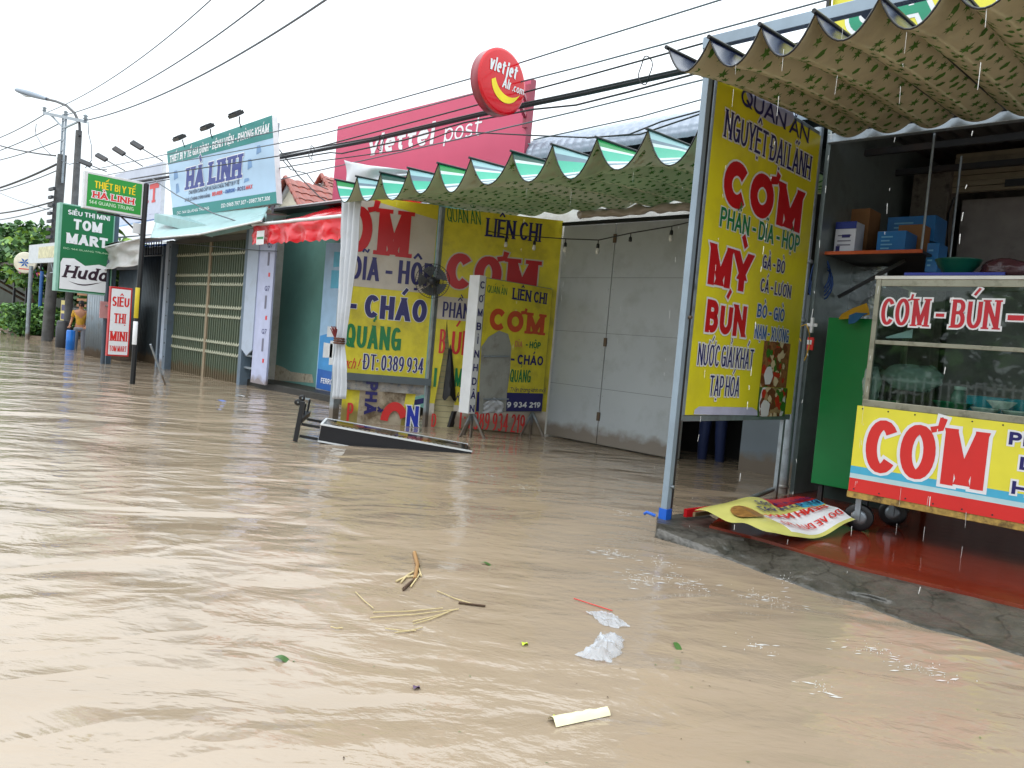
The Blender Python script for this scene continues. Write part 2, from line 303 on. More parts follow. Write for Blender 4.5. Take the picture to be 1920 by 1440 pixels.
def text(mb, fr, s, a, b, m, outline=None, ow=.012, bold=.2, serif=False, w=.003, slant=0, px=True, cap=None):
    """letters from lower-left a to cap-height upper-right b (photo pixels on frame fr, or frame units)"""
    if px: a = fr.px(*a); b = fr.px(*b)
    u0_, v0 = a; u1_, v1 = b; H = abs(v1-v0); gl, W = glyphs(s, bold); sx = (u1_-u0_)/W; t0 = min(bold*H, bold*abs(sx)*1.15)
    up = 1 if v1 > v0 else -1; rt = 1 if u1_ > u0_ else -1
    for pas in (0, 1):
        if pas == 0 and not outline: continue
        ex = ow if pas == 0 else 0; mm = outline if pas == 0 else m; k = 0
        for gi, (x0, x1, el) in enumerate(gl):
            k = 0
            X0, X1 = x0*abs(sx), x1*abs(sx); gw = X1-X0; t = min(t0, gw)
            def mp(px_, py_): return (X0+t/2+px_*(gw-t), t/2*.9+py_*(H-t*.9))
            for e in el:
                tt = t+2*ex; lo, hi = -ex, H+ex; ismark = False
                if e[0] == 'B': e = None; pl = [[(X0-t*.55-ex, H*.5-t*.25-ex), (X0+gw*.45+ex, H*.5-t*.25-ex), (X0+gw*.45+ex, H*.5+t*.3+ex), (X0-t*.55-ex, H*.5+t*.3+ex)]]
                else:
                    if e[0] == 'M':
                        ismark = True; mk = e[2]; e = e[1]; lo, hi = -9, 9; tm = t*.62 if mk not in '\u031b' else t*.6
                        if mk == '\u0323': tm = t*.9
                        tt = tm+2*ex; c1 = max(H*.36, min(gw, H*.5)); c0 = X0+gw/2-c1*.5
                        if mk == '\u031b': c0, c1 = X0, gw
                        mpp = lambda a_, b_: (c0+a_*c1, b_*H)
                    else: mpp = mp
                    if e[0] == 'L':
                        p, q = mpp(e[1], e[2]), mpp(e[3], e[4]); dx, dy = q[0]-p[0], q[1]-p[1]; ln = math.hypot(dx, dy) or 1e-6
                        if ln < 1e-5: dx, dy, ln = 0, 1, 1
                        dx /= ln; dy /= ln; hv = abs(dy) < .3
                        hw = tt/2*(.86 if hv else 1); ext = (t/2*(.0 if ismark else 1)+ex) if not ismark else t*.15+ex
                        if not ismark and not hv: ext = t*.9+ex
                        if hv and not ismark: ext = t/2+ex if (e[1] in (0, 1) or e[3] in (0, 1)) else ex
                        pp = (p[0]-dx*ext, p[1]-dy*ext); qq = (q[0]+dx*ext, q[1]+dy*ext)
                        if e[2] not in (0, 1) and e[4] not in (0, 1) and not hv and not ismark: lo = mpp(0, min(e[2], e[4]))[1]-t*.5-ex; hi = mpp(0, max(e[2], e[4]))[1]+t*.5+ex
                        if not hv and not ismark and (e[2] not in (0, 1) or e[4] not in (0, 1)):
                            if e[4] not in (0, 1): 
                                if e[4] < e[2]: lo = max(lo, mpp(0, e[4])[1]-t*.5-ex)
                                else: hi = min(hi, mpp(0, e[4])[1]+t*.5+ex)
                            if e[2] not in (0, 1):
                                if e[2] < e[4]: lo = max(lo, mpp(0, e[2])[1]-t*.5-ex)
                                else: hi = min(hi, mpp(0, e[2])[1]+t*.5+ex)
                            if min(e[2], e[4]) < 0: lo = mpp(0, min(e[2], e[4]))[1]-ex
                        pl = [clip([(pp[0]-dy*hw, pp[1]+dx*hw), (qq[0]-dy*hw, qq[1]+dx*hw), (qq[0]+dy*hw, qq[1]-dx*hw), (pp[0]+dy*hw, pp[1]-dx*hw)], lo, hi)]
                        if serif and not ismark and abs(dx) < .62:
                            for (ux, uy) in ((e[1], e[2]), (e[3], e[4])):
                                if uy in (0, 1) and not (ux == .5 and uy == 1 and len(el) > 1 and e[1] != e[3]):
                                    sx_ = mpp(ux, uy)[0]; hh = min(t*.42, H*.13); ya, yb = (-ex, hh+ex) if uy == 0 else (H-hh-ex, H+ex); hx = t*.86+ex
                                    pl.append([(sx_-hx, ya), (sx_+hx, ya), (sx_+hx, yb), (sx_-hx, yb)])
                    else:
                        pts = [mpp(*p) for p in e[1]]; pl = []; n = len(pts); closed = math.dist(pts[0], pts[-1]) < 1e-4
                        Lf, Rt = [], []
                        for i in range(n):
                            pa = pts[i-1] if i else (pts[-2] if closed else pts[0]); pb = pts[i+1] if i < n-1 else (pts[1] if closed else pts[-1])
                            dx, dy = pb[0]-pa[0], pb[1]-pa[1]; ln = math.hypot(dx, dy) or 1; dx /= ln; dy /= ln
                            hw = tt/2*(.86+.14*abs(dy)); x_, y_ = pts[i]
                            if i == 0 and not closed: x_ -= dx*ex; y_ -= dy*ex
                            if i == n-1 and not closed: x_ += dx*ex; y_ += dy*ex
                            Lf.append((x_-dy*hw, y_+dx*hw)); Rt.append((x_+dy*hw, y_-dx*hw))
                        for i in range(n-1): pl.append([Lf[i], Lf[i+1], Rt[i+1], Rt[i]])
                        pl = [('strip', pl)]
                for q in pl:
                    strip = q[1] if q and q[0] == 'strip' else [q]
                    k += 1
                    for qi, poly in enumerate(strip):
                        if len(poly) < 3: continue
                        pts3 = [fr.at(u0_+rt*(x+slant*y), v0+up*y, w+(.0015 if pas else 0)+k*.00004+qi*.000008+(gi % 2)*.0003) for x, y in poly]
                        ar = sum(poly[i][0]*poly[(i+1) % len(poly)][1]-poly[(i+1) % len(poly)][0]*poly[i][1] for i in range(len(poly)))
                        if ar*rt*up < 0: pts3.reverse()
                        mb.add(pts3, [list(range(len(pts3)))], mm)
    return mb
# ================================================================== SETTING
def water_material():
    m = bpy.data.materials.new('muddy_flood_water'); m.use_nodes = True; t = m.node_tree; b = t.nodes['Principled BSDF']
    b.inputs['Roughness'].default_value = .8; b.inputs['Specular IOR Level'].default_value = 0; b.inputs['Coat Weight'].default_value = 1; b.inputs['Coat Roughness'].default_value = .02; b.inputs['Coat IOR'].default_value = 1.6
    co = N(t, 'ShaderNodeTexCoord')
    def noise_(scale, det, st=(1, 1, 1), rough=.5, dist=0, ang=50):
        mp = N(t, 'ShaderNodeMapping'); mp.vector_type = 'TEXTURE'; mp.inputs['Scale'].default_value = st; mp.inputs['Rotation'].default_value = (0, 0, math.radians(ang))
        t.links.new(co.outputs['Object'], mp.inputs[0])
        n = N(t, 'ShaderNodeTexNoise'); n.inputs['Scale'].default_value = scale; n.inputs['Detail'].default_value = det; n.inputs['Roughness'].default_value = rough; n.inputs['Distortion'].default_value = dist
        t.links.new(mp.outputs[0], n.inputs['Vector']); return n.outputs['Fac']
    silt = noise_(.9, 5, (2.2, 1, 1), .6, .6)
    r = N(t, 'ShaderNodeValToRGB'); r.color_ramp.elements[0].position = .3; r.color_ramp.elements[0].color = (*lin((142, 126, 107)), 1)
    r.color_ramp.elements[1].position = .72; r.color_ramp.elements[1].color = (*lin((157, 140, 120)), 1)
    t.links.new(silt, r.inputs[0]); t.links.new(r.outputs[0], b.inputs['Base Color'])
    def mul(a, f):
        k = N(t, 'ShaderNodeMath', operation='MULTIPLY'); t.links.new(a, k.inputs[0]); k.inputs[1].default_value = f; return k.outputs[0]
    def plus(a, c):
        k = N(t, 'ShaderNodeMath', operation='ADD'); t.links.new(a, k.inputs[0]); t.links.new(c, k.inputs[1]); return k.outputs[0]
    big = noise_(.9, 3, (1.7, 1, 1), .45, .5); mid = noise_(3.6, 4, (2.0, 1, 1), .55, .5, 38); small = noise_(17, 4, (1.7, 1, 1), .6, .3, 30)
    patch = noise_(.35, 2); pm = N(t, 'ShaderNodeMapRange'); pm.inputs['From Min'].default_value = .38; pm.inputs['From Max'].default_value = .62; pm.inputs['To Min'].default_value = .15
    t.links.new(patch, pm.inputs['Value'])
    sm = N(t, 'ShaderNodeMath', operation='MULTIPLY'); t.links.new(mul(small, .0062), sm.inputs[0]); t.links.new(pm.outputs[0], sm.inputs[1])
    def crest(a, f):     # folds the noise so that wavelets meet in crisp crests
        k = N(t, 'ShaderNodeMath', operation='SUBTRACT'); t.links.new(a, k.inputs[0]); k.inputs[1].default_value = .5
        k2 = N(t, 'ShaderNodeMath', operation='ABSOLUTE'); t.links.new(k.outputs[0], k2.inputs[0]); return mul(k2.outputs[0], f)
    fold = noise_(1.5, 2, (1.7, 1, 1), .5, .8, 58)
    # fewer wavelets in the lee of the kerb, livelier water further down the street
    sx = N(t, 'ShaderNodeSeparateXYZ'); t.links.new(co.outputs['Object'], sx.inputs[0])
    lv = N(t, 'ShaderNodeMapRange'); lv.inputs['From Min'].default_value = -2.0; lv.inputs['From Max'].default_value = -9; lv.inputs['To Min'].default_value = 1.1; lv.inputs['To Max'].default_value = 1.15; t.links.new(sx.outputs['X'], lv.inputs['Value'])
    rip = N(t, 'ShaderNodeMath', operation='MULTIPLY'); t.links.new(plus(mul(mid, .02), sm.outputs[0]), rip.inputs[0]); t.links.new(lv.outputs[0], rip.inputs[1])
    hsum = plus(plus(mul(big, .13), crest(fold, -.045)), rip.outputs[0])
    bp = N(t, 'ShaderNodeBump'); bp.inputs['Strength'].default_value = 1; bp.inputs['Distance'].default_value = 1
    t.links.new(hsum, bp.inputs['Height']); t.links.new(bp.outputs[0], b.inputs['Coat Normal'])   # silt below the surface stays flat, only the film of water ripples
    return m
w = MB(); w.add([(-140, -80, 0), (60, -80, 0), (60, 60, 0), (-140, 60, 0)], [(0, 1, 2, 3)], water_material()); struct(w.build('flood_water'))
w = MB(); w.add([(-300, -300, -.5), (300, -300, -.5), (300, 300, -.5), (-300, 300, -.5)], [(0, 1, 2, 3)], mat('road_mud', (96, 84, 70), .9)); struct(w.build('ground'))
# raised pavement of the rice shop: cracked cement apron sloping into the water, red floor behind
edge_m = mat('wet_cement', (74, 71, 65), .35, vary=.3, vscale=9, bump=.02, bscale=14, dirt=(46, 48, 42), dirt_amt=.8, dscale=5)
def add_cracks(m):
    t = m.node_tree; b = t.nodes['Principled BSDF']; co = N(t, 'ShaderNodeTexCoord')
    vo = N(t, 'ShaderNodeTexVoronoi', feature='DISTANCE_TO_EDGE'); vo.inputs['Scale'].default_value = 3.4; vo.inputs['Randomness'].default_value = .9
    nz = N(t, 'ShaderNodeTexNoise'); nz.inputs['Scale'].default_value = 5; nz.inputs['Detail'].default_value = 6; t.links.new(co.outputs['Object'], nz.inputs['Vector'])
    vm = N(t, 'ShaderNodeVectorMath', operation='MULTIPLY_ADD'); t.links.new(nz.outputs['Color'], vm.inputs[0]); vm.inputs[1].default_value = (.22, .22, .22); t.links.new(co.outputs['Object'], vm.inputs[2]); t.links.new(vm.outputs[0], vo.inputs['Vector'])
    mr = N(t, 'ShaderNodeMapRange'); mr.inputs['From Max'].default_value = .03; mr.inputs['To Min'].default_value = .45; t.links.new(vo.outputs['Distance'], mr.inputs['Value'])
    l = b.inputs['Base Color'].links[0]; src = l.from_socket
    s_ = N(t, 'ShaderNodeVectorMath', operation='SCALE'); t.links.new(src, s_.inputs[0]); t.links.new(mr.outputs[0], s_.inputs['Scale']); t.links.new(s_.outputs[0], b.inputs['Base Color'])
add_cracks(edge_m)
red_edge = [on_z(x, y, .13) for x, y in ((1330, 985), (1430, 1010), (1600, 1060), (1750, 1095), (1920, 1135))]
red_edge.append(red_edge[-1] + V((2.4, -.15, 0)))
wat = [on_z(x, y, 0) for x, y in ((1222, 1008), (1340, 1040), (1500, 1105), (1700, 1165), (1920, 1230))]
wat.append(wat[-1] + V((2.4, -.1, 0)))
ap = MB()
def apron(u, v):
    k = u*5; i = min(int(k), 4); f = k-i
    a = wat[i].lerp(wat[i+1], f); b = red_edge[i].lerp(red_edge[i+1], f)
    p = a.lerp(b, v); front = .02 + .08*max(0, 1-u*4)
    p.z = -.02+(front + (.128-front)*min(1, v*1.15)) if v > .04 else -.05
    p.z += noise.noise(p*4)*.018*(1 if v < .95 else 0)
    if v < .3: p += V((noise.noise(p*3)*.06, noise.noise(p*3+V((5, 5, 5)))*.07, 0))
    return p
ap.grid(apron, 90, 16, edge_m)
lx = [(p.x, p.y) for p in (wat[0], red_edge[0])]
ap.slab(Fr((0, 0, 0), (1, 0, 0), (0, 1, 0)), [(wat[0].x+.02, wat[0].y+.02), (red_edge[0].x+.3, red_edge[0].y-.05), (red_edge[0].x+.1, red_edge[0].y+.15), (-3.14, 5.5), (-3.16, 4.9)], -.3, .112, edge_m)
struct(ap.build('cement_pavement'))
rf = MB(); rm = mat('red_wet_floor', (116, 42, 26), .1, vary=.2, vscale=3, bump=.0015, bscale=9, dirt=(120, 70, 45), dirt_amt=.5, dscale=1.6, spec=.4)
rf.slab(Fr((0, 0, 0), (1, 0, 0), (0, 1, 0)), [(p.x, p.y) for p in red_edge] + [(3.2, 10.4), (-3.1, 10.4), (-3.1, 6.0)], -.3, .13, rm); struct(rf.build('red_floor'))
# far bank
bk = MB(); bk.add([(-60, 8.6, .06), (-24.5, 8.0, .06), (-24.5, 30, .1), (-60, 30, .1), (-60, 8.6, -.4), (-24.5, 8.0, -.4)], [(0, 1, 2, 3), (4, 5, 1, 0)], mat('muddy_bank', (120, 102, 84), .8, vary=.3, dirt=(80, 66, 50), dirt_amt=.6)); struct(bk.build('muddy_pavement'))

# ================================================================== RICE SHOP (right)
bx = lambda lo, hi, m, **k: MB().box(lo, hi, m, **k)
shop = thing('shop_building', 'open fronted rice shop with dark interior and red wet floor under the navy backed awning', 'shop', (0, 8, 0))
pan = mat('dull_zinc_panel', (126, 138, 138), .3, .4, vary=.2, vscale=3, dirt=(60, 70, 70), dirt_amt=.5, dscale=3, bump=.004, bscale=3)
dwall = mat('grimy_plaster', (136, 132, 126), .8, vary=.2, dirt=(40, 36, 34), dirt_amt=.7, dscale=2.2)
bx((-3.14, 7.1, .13), (-3.1, 10.4, 4.1), pan).build('side_partition', shop)
bx((-3.1, 10.4, .13), (3.2, 10.5, 4.1), dwall).build('back_wall', shop)
bx((3.2, 7.1, .13), (3.3, 10.5, 4.1), dwall).build('side_wall', shop)
m = MB()
for i in range(40):
    x = -3.14+i*.16; m.add([(x, 6.95, 3.72), (x+.08, 6.95, 3.75), (x+.16, 6.95, 3.72), (x+.16, 10.6, 3.95), (x+.08, 10.6, 3.98), (x, 10.6, 3.95)], [(0, 1, 4, 5), (1, 2, 3, 4)], mat('old_roof_sheet', (84, 86, 88), .5, .3, dirt=(90, 60, 40), dirt_amt=.5))
m.build('roof', shop)
m = MB(); m.box((-3.12, 7.06, 3.42), (3.2, 7.14, 3.5), galv); m.box((-3.12, 7.07, 3.62), (3.2, 7.13, 3.67), galv)
for x in (-2.55, -1.95, -1.35, -.75, .2): m.box((x, 7.08, 3.5), (x+.045, 7.12, 3.62), galv)
m.build('front_beam', shop, .004)
m = MB()
for y in (7.9, 8.8, 9.7): m.box((-3.1, y, 3.5), (3.2, y+.06, 3.56), darkm)
m.build('roof_purlin', shop)
q0 = on_y(1768, 250, 9.0); q1 = on_y(1700, 470, 9.0)
colm = mat('patched_column', (104, 98, 90), .8, vary=.4, vscale=7, dirt=(40, 36, 34), dirt_amt=.9, dscale=7)
xa = on_y(1705, 400, 9.0).x; xb = on_y(1775, 400, 9.0).x
bx((xa, 9.0, .13), (xb, 9.3, 3.6), colm).build('column', shop, .01)
zb = on_y(1780, 362, 9.1).z
m = MB(); shm = mat('beige_shutter', (128, 118, 98), .5, dirt=(60, 54, 46), dirt_amt=.5)
zt = on_y(1780, 290, 9.1).z; k = 7
for i in range(k):
    a = zb+(zt-zb)*i/k; b = zb+(zt-zb)*(i+1)/k; m.box((xb, 9.1-.012*(i % 2), a), (3.2, 9.16, b-.006), shm)
m.build('roller_shutter', shop)
bx((on_y(1885, 340, 9.08).x, 9.07, on_y(1885, 350, 9.08).z), (on_y(1960, 340, 9.08).x, 9.085, on_y(1885, 337, 9.08).z), black).build('shutter_label', shop)
m = MB(); m.box((xb, 9.5, .13), (3.2, 9.55, zb), mat('dim_grey_wall', (150, 146, 146), .75, vary=.15, dirt=(60, 56, 56), dirt_amt=.5, dscale=2)); m.build('inner_wall', shop)
m = MB(); m.tube([on_y(1790, 370, 9.0), on_y(1778, 400, 9.0), on_y(1775, 470, 9.0), on_y(1788, 480, 9.0)+V((0, 0, -.2))], .012, cable_m); m.build('drop_cable', shop)
# support pole with hanging bits
pb = on_z(1467, 925, .13); pt = on_x(1549, 225, pb.x-.02)
pl = thing('support_pole', 'round galvanised pole holding the shop beam beside the tall yellow menu banner', 'pole', (pb.x, pb.y, .13))
m = MB(); m.tube([pb, V((pt.x, pb.y, 3.55))], .045, galv, 14); m.build('shaft', pl)
m = MB()
for z in (.18, 1.75, 2.3): m = MB(); m.lathe((pb.x, pb.y, z), [(.046, 0), (.052, .005), (.052, .03), (.046, .035)], galv); m.build('clamp', pl)
def hang(name, label, cat, fnb):
    m = MB(); fnb(m); o = m.build(name); tag(o, label, cat); return o
py = pb.y-.06
hang('rope_coil', 'coil of blue rope hanging on the pole beside the yellow menu banner', 'rope', lambda m: [m.tube([on_y(1538, 515, 7.3)+V((.09*math.cos(a)*(1+.1*j), .01*j, .16*math.sin(a)-.03*j)) for a in [k*.45 for k in range(15)]], .008, mat('blue_rope', (26, 62, 120), .6), 6) for j in range(4)])
hang('cord_loop', 'thin yellow cord looped round the pole above the green cabinet', 'cord', lambda m: m.tube([on_y(x, y, py) for x, y in ((1502, 640), (1494, 625), (1500, 612), (1512, 608), (1518, 625), (1517, 650), (1512, 668), (1508, 676))], .006, mat('yellow_cord', (190, 150, 40), .5), 6))
hang('wall_socket', 'small white socket box fixed near the pole beside the yellow cord', 'socket', lambda m: (m.box(on_y(1520, 624, 7.0), on_y(1528, 596, 7.0)+V((0, -.03, 0)), white), m.box(on_y(1514, 612, 7.0)+V((0, -.005, 0)), on_y(1534, 607, 7.0)+V((0, -.02, 0)), white)))
hang('red_tag', 'small red and white tag hanging below the socket box', 'tag', lambda m: (m.box(on_y(1514, 656, 7.0), on_y(1528, 633, 7.0)+V((0, -.02, 0)), redc), m.box(on_y(1515, 646, 7.0)+V((0, -.0205, 0)), on_y(1524, 638, 7.0)+V((0, -.024, 0)), white)))
# shelf along the left partition
sh = thing('wall_shelf', 'metal wall shelf with orange edge holding cartons left in the shop', 'shelf', (-2.6, 8, 1.95))
SZ = on_y(1545, 472, 7.3).z
m = MB(); m.box((-3.1, 7.25, SZ-.04), (-2.25, 9.0, SZ-.015), darkm); m.build('board', sh, .003)
m = MB(); m.box((-3.1, 7.22, SZ-.04), (-2.25, 7.25, SZ-.01), mat('orange_strip', (190, 84, 34), .5)); m.build('edge_strip', sh)
m = MB()
for x, y in ((-2.27, 7.27), (-2.27, 8.1)): m = MB(); m.tube([(x, y, SZ-.02), (x, y, 3.45)], .011, galv, 8); m.build('hanger_rod', sh)
m = MB(); m.bar((-3.08, 7.6, SZ-.4), (-2.5, 7.6, SZ-.05), .03, .03, darkm); m.build('bracket', sh)
blc = mat('blue_carton', (20, 110, 180), .35, vary=.1); brc = mat('brown_carton', (142, 100, 62), .8); whc = mat('white_carton', (205, 210, 222), .45)
def carton(name, label, x0, y0, x1, y1, Y, d, m_, z0=None, extra=None, kind='box'):
    a = on_y(x0, y1, Y); b = on_y(x1, y0, Y); zz = z0 if z0 is not None else min(a.z, b.z); t = MB()
    t.box((a.x, Y, zz), (b.x, Y+d, b.z), m_)
    if extra: extra(t, FY(Y), a.x, b.x, zz, b.z)
    o = t.build(name, origin=((a.x+b.x)/2, Y+d/2, zz), bevel=.004); return tag(o, label, kind)
S0 = SZ-.013
def ex_white(t, f, a, b, z, z2):
    h = z2-z; w_ = b-a
    t.slab(f, [(a-.001, z2-h*.22), (b+.001, z2-h*.22), (b+.001, z2+.002), (a-.001, z2+.002)], .001, .003, mat('deep_blue_print', (22, 44, 130), .4))
    for i, (x_, y_) in enumerate(((.15, .55), (.15, .38), (.15, .25))): t.rect(f, (a+w_*x_, z+h*y_), (a+w_*.8, z+h*(y_+.04)), .003, mat('grey_print', (110, 110, 130), .5))
    t.rect(f, (a+w_*.1, z+h*.08), (a+w_*.3, z+h*.24), .003, navy); t.rect(f, (a+w_*.35, z+h*.5), (a+w_*.75, z+h*.6), .004, navy)
def ex_blue(t, f, a, b, z, z2):
    h = z2-z; w_ = b-a
    for i in range(4): t.rect(f, (a+w_*.15, z+h*(.2+i*.17)), (a+w_*(.45+.1*(i % 2)), z+h*(.26+i*.17)), .003, mat('pale_blue_print', (110, 180, 220), .4))
carton('carton', 'white appliance carton with blue lid at the front of the wall shelf', 1563, 415, 1607, 466, 7.35, .2, whc, S0, ex_white)
carton('carton', 'plain brown carton standing upright behind the white appliance carton', 1580, 390, 1632, 462, 7.75, .3, brc, S0)
carton('carton', 'small bright blue carton right of the white one on the shelf', 1640, 432, 1700, 490, 7.4, .3, blc, S0, ex_blue)
carton('carton', 'long blue carton lying on top of the brown one in the shop', 1660, 403, 1756, 455, 7.95, .35, blc, None, ex_blue)
carton('carton', 'brown carton with slanting top between the blue cartons', 1676, 420, 1732, 505, 7.72, .22, brc, S0)
carton('carton', 'tall narrow blue carton at the right end of the shelf row', 1733, 455, 1762, 510, 7.5, .25, blc, None, ex_blue)

# ------------------------------------------------------------------ food cart
CY = 5.9; fc = FY(CY)
cx0 = on_y(1592, 918, CY).x; cx1 = .75; z_lo = .44; z_mid = 1.08; z_top = 2.02; CD = .75
cart = thing('food_cart', 'glass food cart with yellow front board reading COM in big red letters', 'food cart', ((cx0+cx1)/2, CY+.35, .13))
m = MB(); m.box((cx0, CY, z_lo), (cx1, CY+.03, z_mid), mat('cart_sheet', (150, 152, 148), .4, .3)); m.box((cx0, CY+CD-.03, z_lo), (cx1, CY+CD, z_mid), galv)
m.box((cx0, CY+.03, z_lo), (cx0+.02, CY+CD-.03, z_mid), galv); m.box((cx0+.02, CY+.03, z_mid-.04), (cx1-.02, CY+CD-.03, z_mid-.02), galv); m.box((cx0+.02, CY+.03, z_lo), (cx1-.02, CY+CD-.03, z_lo+.02), galv)
m.box((cx0-.01, CY-.012, z_lo-.05), (cx1, CY+.03, z_lo), mat('rotten_yellow_edge', (170, 140, 70), .7, vary=.4, vscale=30, dirt=(60, 40, 24), dirt_amt=.9, dscale=12)); m.build('body', cart, .004)
m = MB(); m.slab(fc, [(cx0, z_lo), (cx1, z_lo), (cx1, z_mid), (cx0, z_mid)], .012, .016, yel3)
a_ = z_lo; m.rect(fc, (cx0, a_), (cx1, a_+.1), .0175, redc)
skyb = mat('sky_blue_print', (70, 170, 205), .35); pal = mat('pale_stripe', (176, 208, 214), .35)
m.rect(fc, (cx0, a_+.1), (cx1, a_+.135), .0175, pal); m.rect(fc, (cx0, a_+.135), (cx1, a_+.19), .0178, skyb)
text(m, fc, 'CƠM', (1620, 882), (1857, 812), redc, white, .022, .34, False, .018)
for s_, a, b in (('PHẦN', (1892, 833), (2010, 830)), ('DĨA', (1912, 880), (2010, 868)), ('HỘP', (1897, 925), (2010, 918))):
    A = fc.px(*a); text(m, fc, s_, A, (A[0]+.34, A[1]+.085), navy, white, .012, .26, False, .018, px=False)
for i in range(16):
    m.slab(Fr((cx0+.04+i*.18, CY, z_mid-.02), (1, 0, 0), Z1), [(.006*math.cos(k), .006*math.sin(k)) for k in range(6)], .0165, .019, darkm)
    m.slab(Fr((cx0+.04+i*.18, CY, z_lo+.02), (1, 0, 0), Z1), [(.006*math.cos(k), .006*math.sin(k)) for k in range(6)], .0185, .021, darkm)
m.build('signboard', cart)
alu = mat('dull_aluminium', (150, 148, 132), .35, .6, dirt=(90, 86, 70), dirt_amt=.6, dscale=10)
m = MB()
gx0 = cx0+.03
for x in (gx0, cx1-.04): m.box((x, CY, z_mid), (x+.035, CY+.035, z_top), alu); m.box((x, CY+CD-.035, z_mid), (x+.035, CY+CD, z_top), alu)
m.box((gx0-.01, CY-.004, z_top), (cx1, CY+CD, z_top+.025), mat('white_alu_cap', (215, 216, 212), .35))
m.box((gx0+.035, CY+.003, z_top-.05), (cx1-.04, CY+.03, z_top-.001), alu); m.box((gx0-.004, CY-.003, z_mid), (cx1-.003, CY+.032, z_mid+.05), alu)
m.box((gx0+.036, CY+.004, 1.545), (cx1-.04, CY+.026, 1.575), alu); m.build('frame', cart, .003)
m = MB(); gl = glass_mat('cart_glass')
m.box((gx0+.036, CY+.012, z_mid+.05), (cx1-.041, CY+.017, 1.545), gl); m.box((gx0+.036, CY+.012, 1.576), (cx1-.041, CY+.017, z_top-.05), gl); m.build('front_pane', cart)
m = MB(); m.box((gx0+.012, CY+.036, z_mid+.05), (gx0+.017, CY+CD-.036, z_top-.05), gl); m.build('side_pane', cart)
m = MB(); m.box((gx0+.036, CY+.04, 1.55), (cx1-.041, CY+CD*.7, 1.556), gl); m.box((gx0+.036, CY+.04, z_mid), (cx1-.041, CY+CD-.036, z_mid+.02), mat('steel_tray_top', (90, 92, 92), .3, .5)); m.build('shelf', cart)
m = MB()
f2 = FY(CY+.012)
cart_red = mat('window_red', (186, 16, 36), .35)
text(m, f2, 'CƠM - BÚN', (1650, 609), (1878, 563), cart_red, white, .012, .26, True, .002)
A = f2.px(1886, 597); text(m, f2, '- MÌ', (A[0]+.01, f2.px(1878, 618)[1]+.012), (A[0]+.42, f2.px(1878, 618)[1]+.168), cart_red, white, .012, .26, True, .002, px=False)
m.build('window_lettering', cart)
def wheel(x, y, r, parent):
    m = MB(); ax = V((.25, -1, 0)).normalized(); c = V((x, y, .13+r))
    m.lathe(c-ax*.02, [(r*.55, 0), (r*.9, 0), (r, .008), (r, .032), (r*.9, .04), (r*.55, .04)], black, 24, ax); t = m.build('wheel', parent)
    h = MB(); h.lathe(c-ax*.022, [(.001, 0), (r*.3, 0), (r*.56, .004), (r*.56, .04), (r*.3, .044), (.001, .044)], galv, 20, ax)
    h.box((x-.02, y-.045, c.z-.02), (x+.02, y-.03, z_lo+.01), galv); h.build('hub', t)
wp = on_z(1610, 985, .13); wheel(cx0+.05, CY+.12, .105, cart); wheel(cx1-.15, CY+.12, .105, cart); wheel(cx0+.12, CY+CD-.1, .105, cart)
m = MB()
for x in (-.9, -.35, .2): m = MB(); m.tube([(x, CY+.2, .14), (x, CY+.2, z_lo)], .018, rust); m.build('leg', cart)
# things in and on the cart
def bowl(name, label, px_, py_, Y, z, r, h, m_, grp=None, cat='bowl'):
    p = on_y(px_, py_, Y); t = MB(); t.lathe((p.x, Y, z), [(.001, .012), (r*.45, .012), (r*.5, 0), (r*.55, .004), (r*.6, h*.25), (r*.9, h*.7), (r, h), (r*1.03, h), (r*1.0, h-.006), (r*.88, h*.68), (r*.55, h*.3), (.001, h*.2)], m_, 28)
    return tag(t.build(name, origin=(p.x, Y, z)), label, cat, grp)
china = mat('white_china', (225, 226, 228), .15, vary=.03)
zt_ = z_mid+.021
bowl('bowl', 'white bowl nearest the middle of the cart, left of two on the tray', 1845, 780, CY+.13, zt_, .088, .055, china)
bowl('bowl', 'white bowl at the right edge of the cart window, lower one', 1905, 785, CY+.13, zt_, .088, .055, china)
bowl('bowl', 'white bowl stacked above and between the two lower bowls', 1878, 755, CY+.2, zt_+.056, .09, .055, china)
bowl('basin', 'translucent green plastic basin inside the glass cart', 1785, 765, CY+.3, zt_, .13, .07, mat('green_plastic', (40, 140, 100), .3), cat='basin')
p = on_y(1900, 750, CY+.42); m = MB(); m.box((p.x-.26, CY+.34, zt_), (p.x+.4, CY+.6, zt_+.012), mat('turquoise_plastic', (24, 160, 190), .3))
for a, b in (((p.x-.27, CY+.33), (p.x+.41, CY+.345)), ((p.x-.27, CY+.6), (p.x+.41, CY+.615)), ((p.x-.27, CY+.345), (p.x-.255, CY+.6))): m.box((a[0], a[1], zt_), (b[0], b[1], zt_+.13), MATS['turquoise_plastic'])
tag(m.build('tray', bevel=.004), 'turquoise plastic tray behind the white bowls in the cart', 'tray')
p = on_y(1798, 720, CY+.4); m = MB(); m.lathe((p.x, CY+.45, zt_), [(.05, 0), (.055, .01), (.055, .12), (.04, .15), (.035, .16)], mat('jar_glass', (120, 140, 135), .1), 20)
jar = m.build('glass_jar'); tag(jar, 'glass jar with pale lid standing behind the green basin', 'jar')
m = MB(); m.lathe((p.x, CY+.45, zt_+.16), [(.04, 0), (.042, .002), (.042, .025), (.001, .027)], china, 20); m.build('lid', jar)
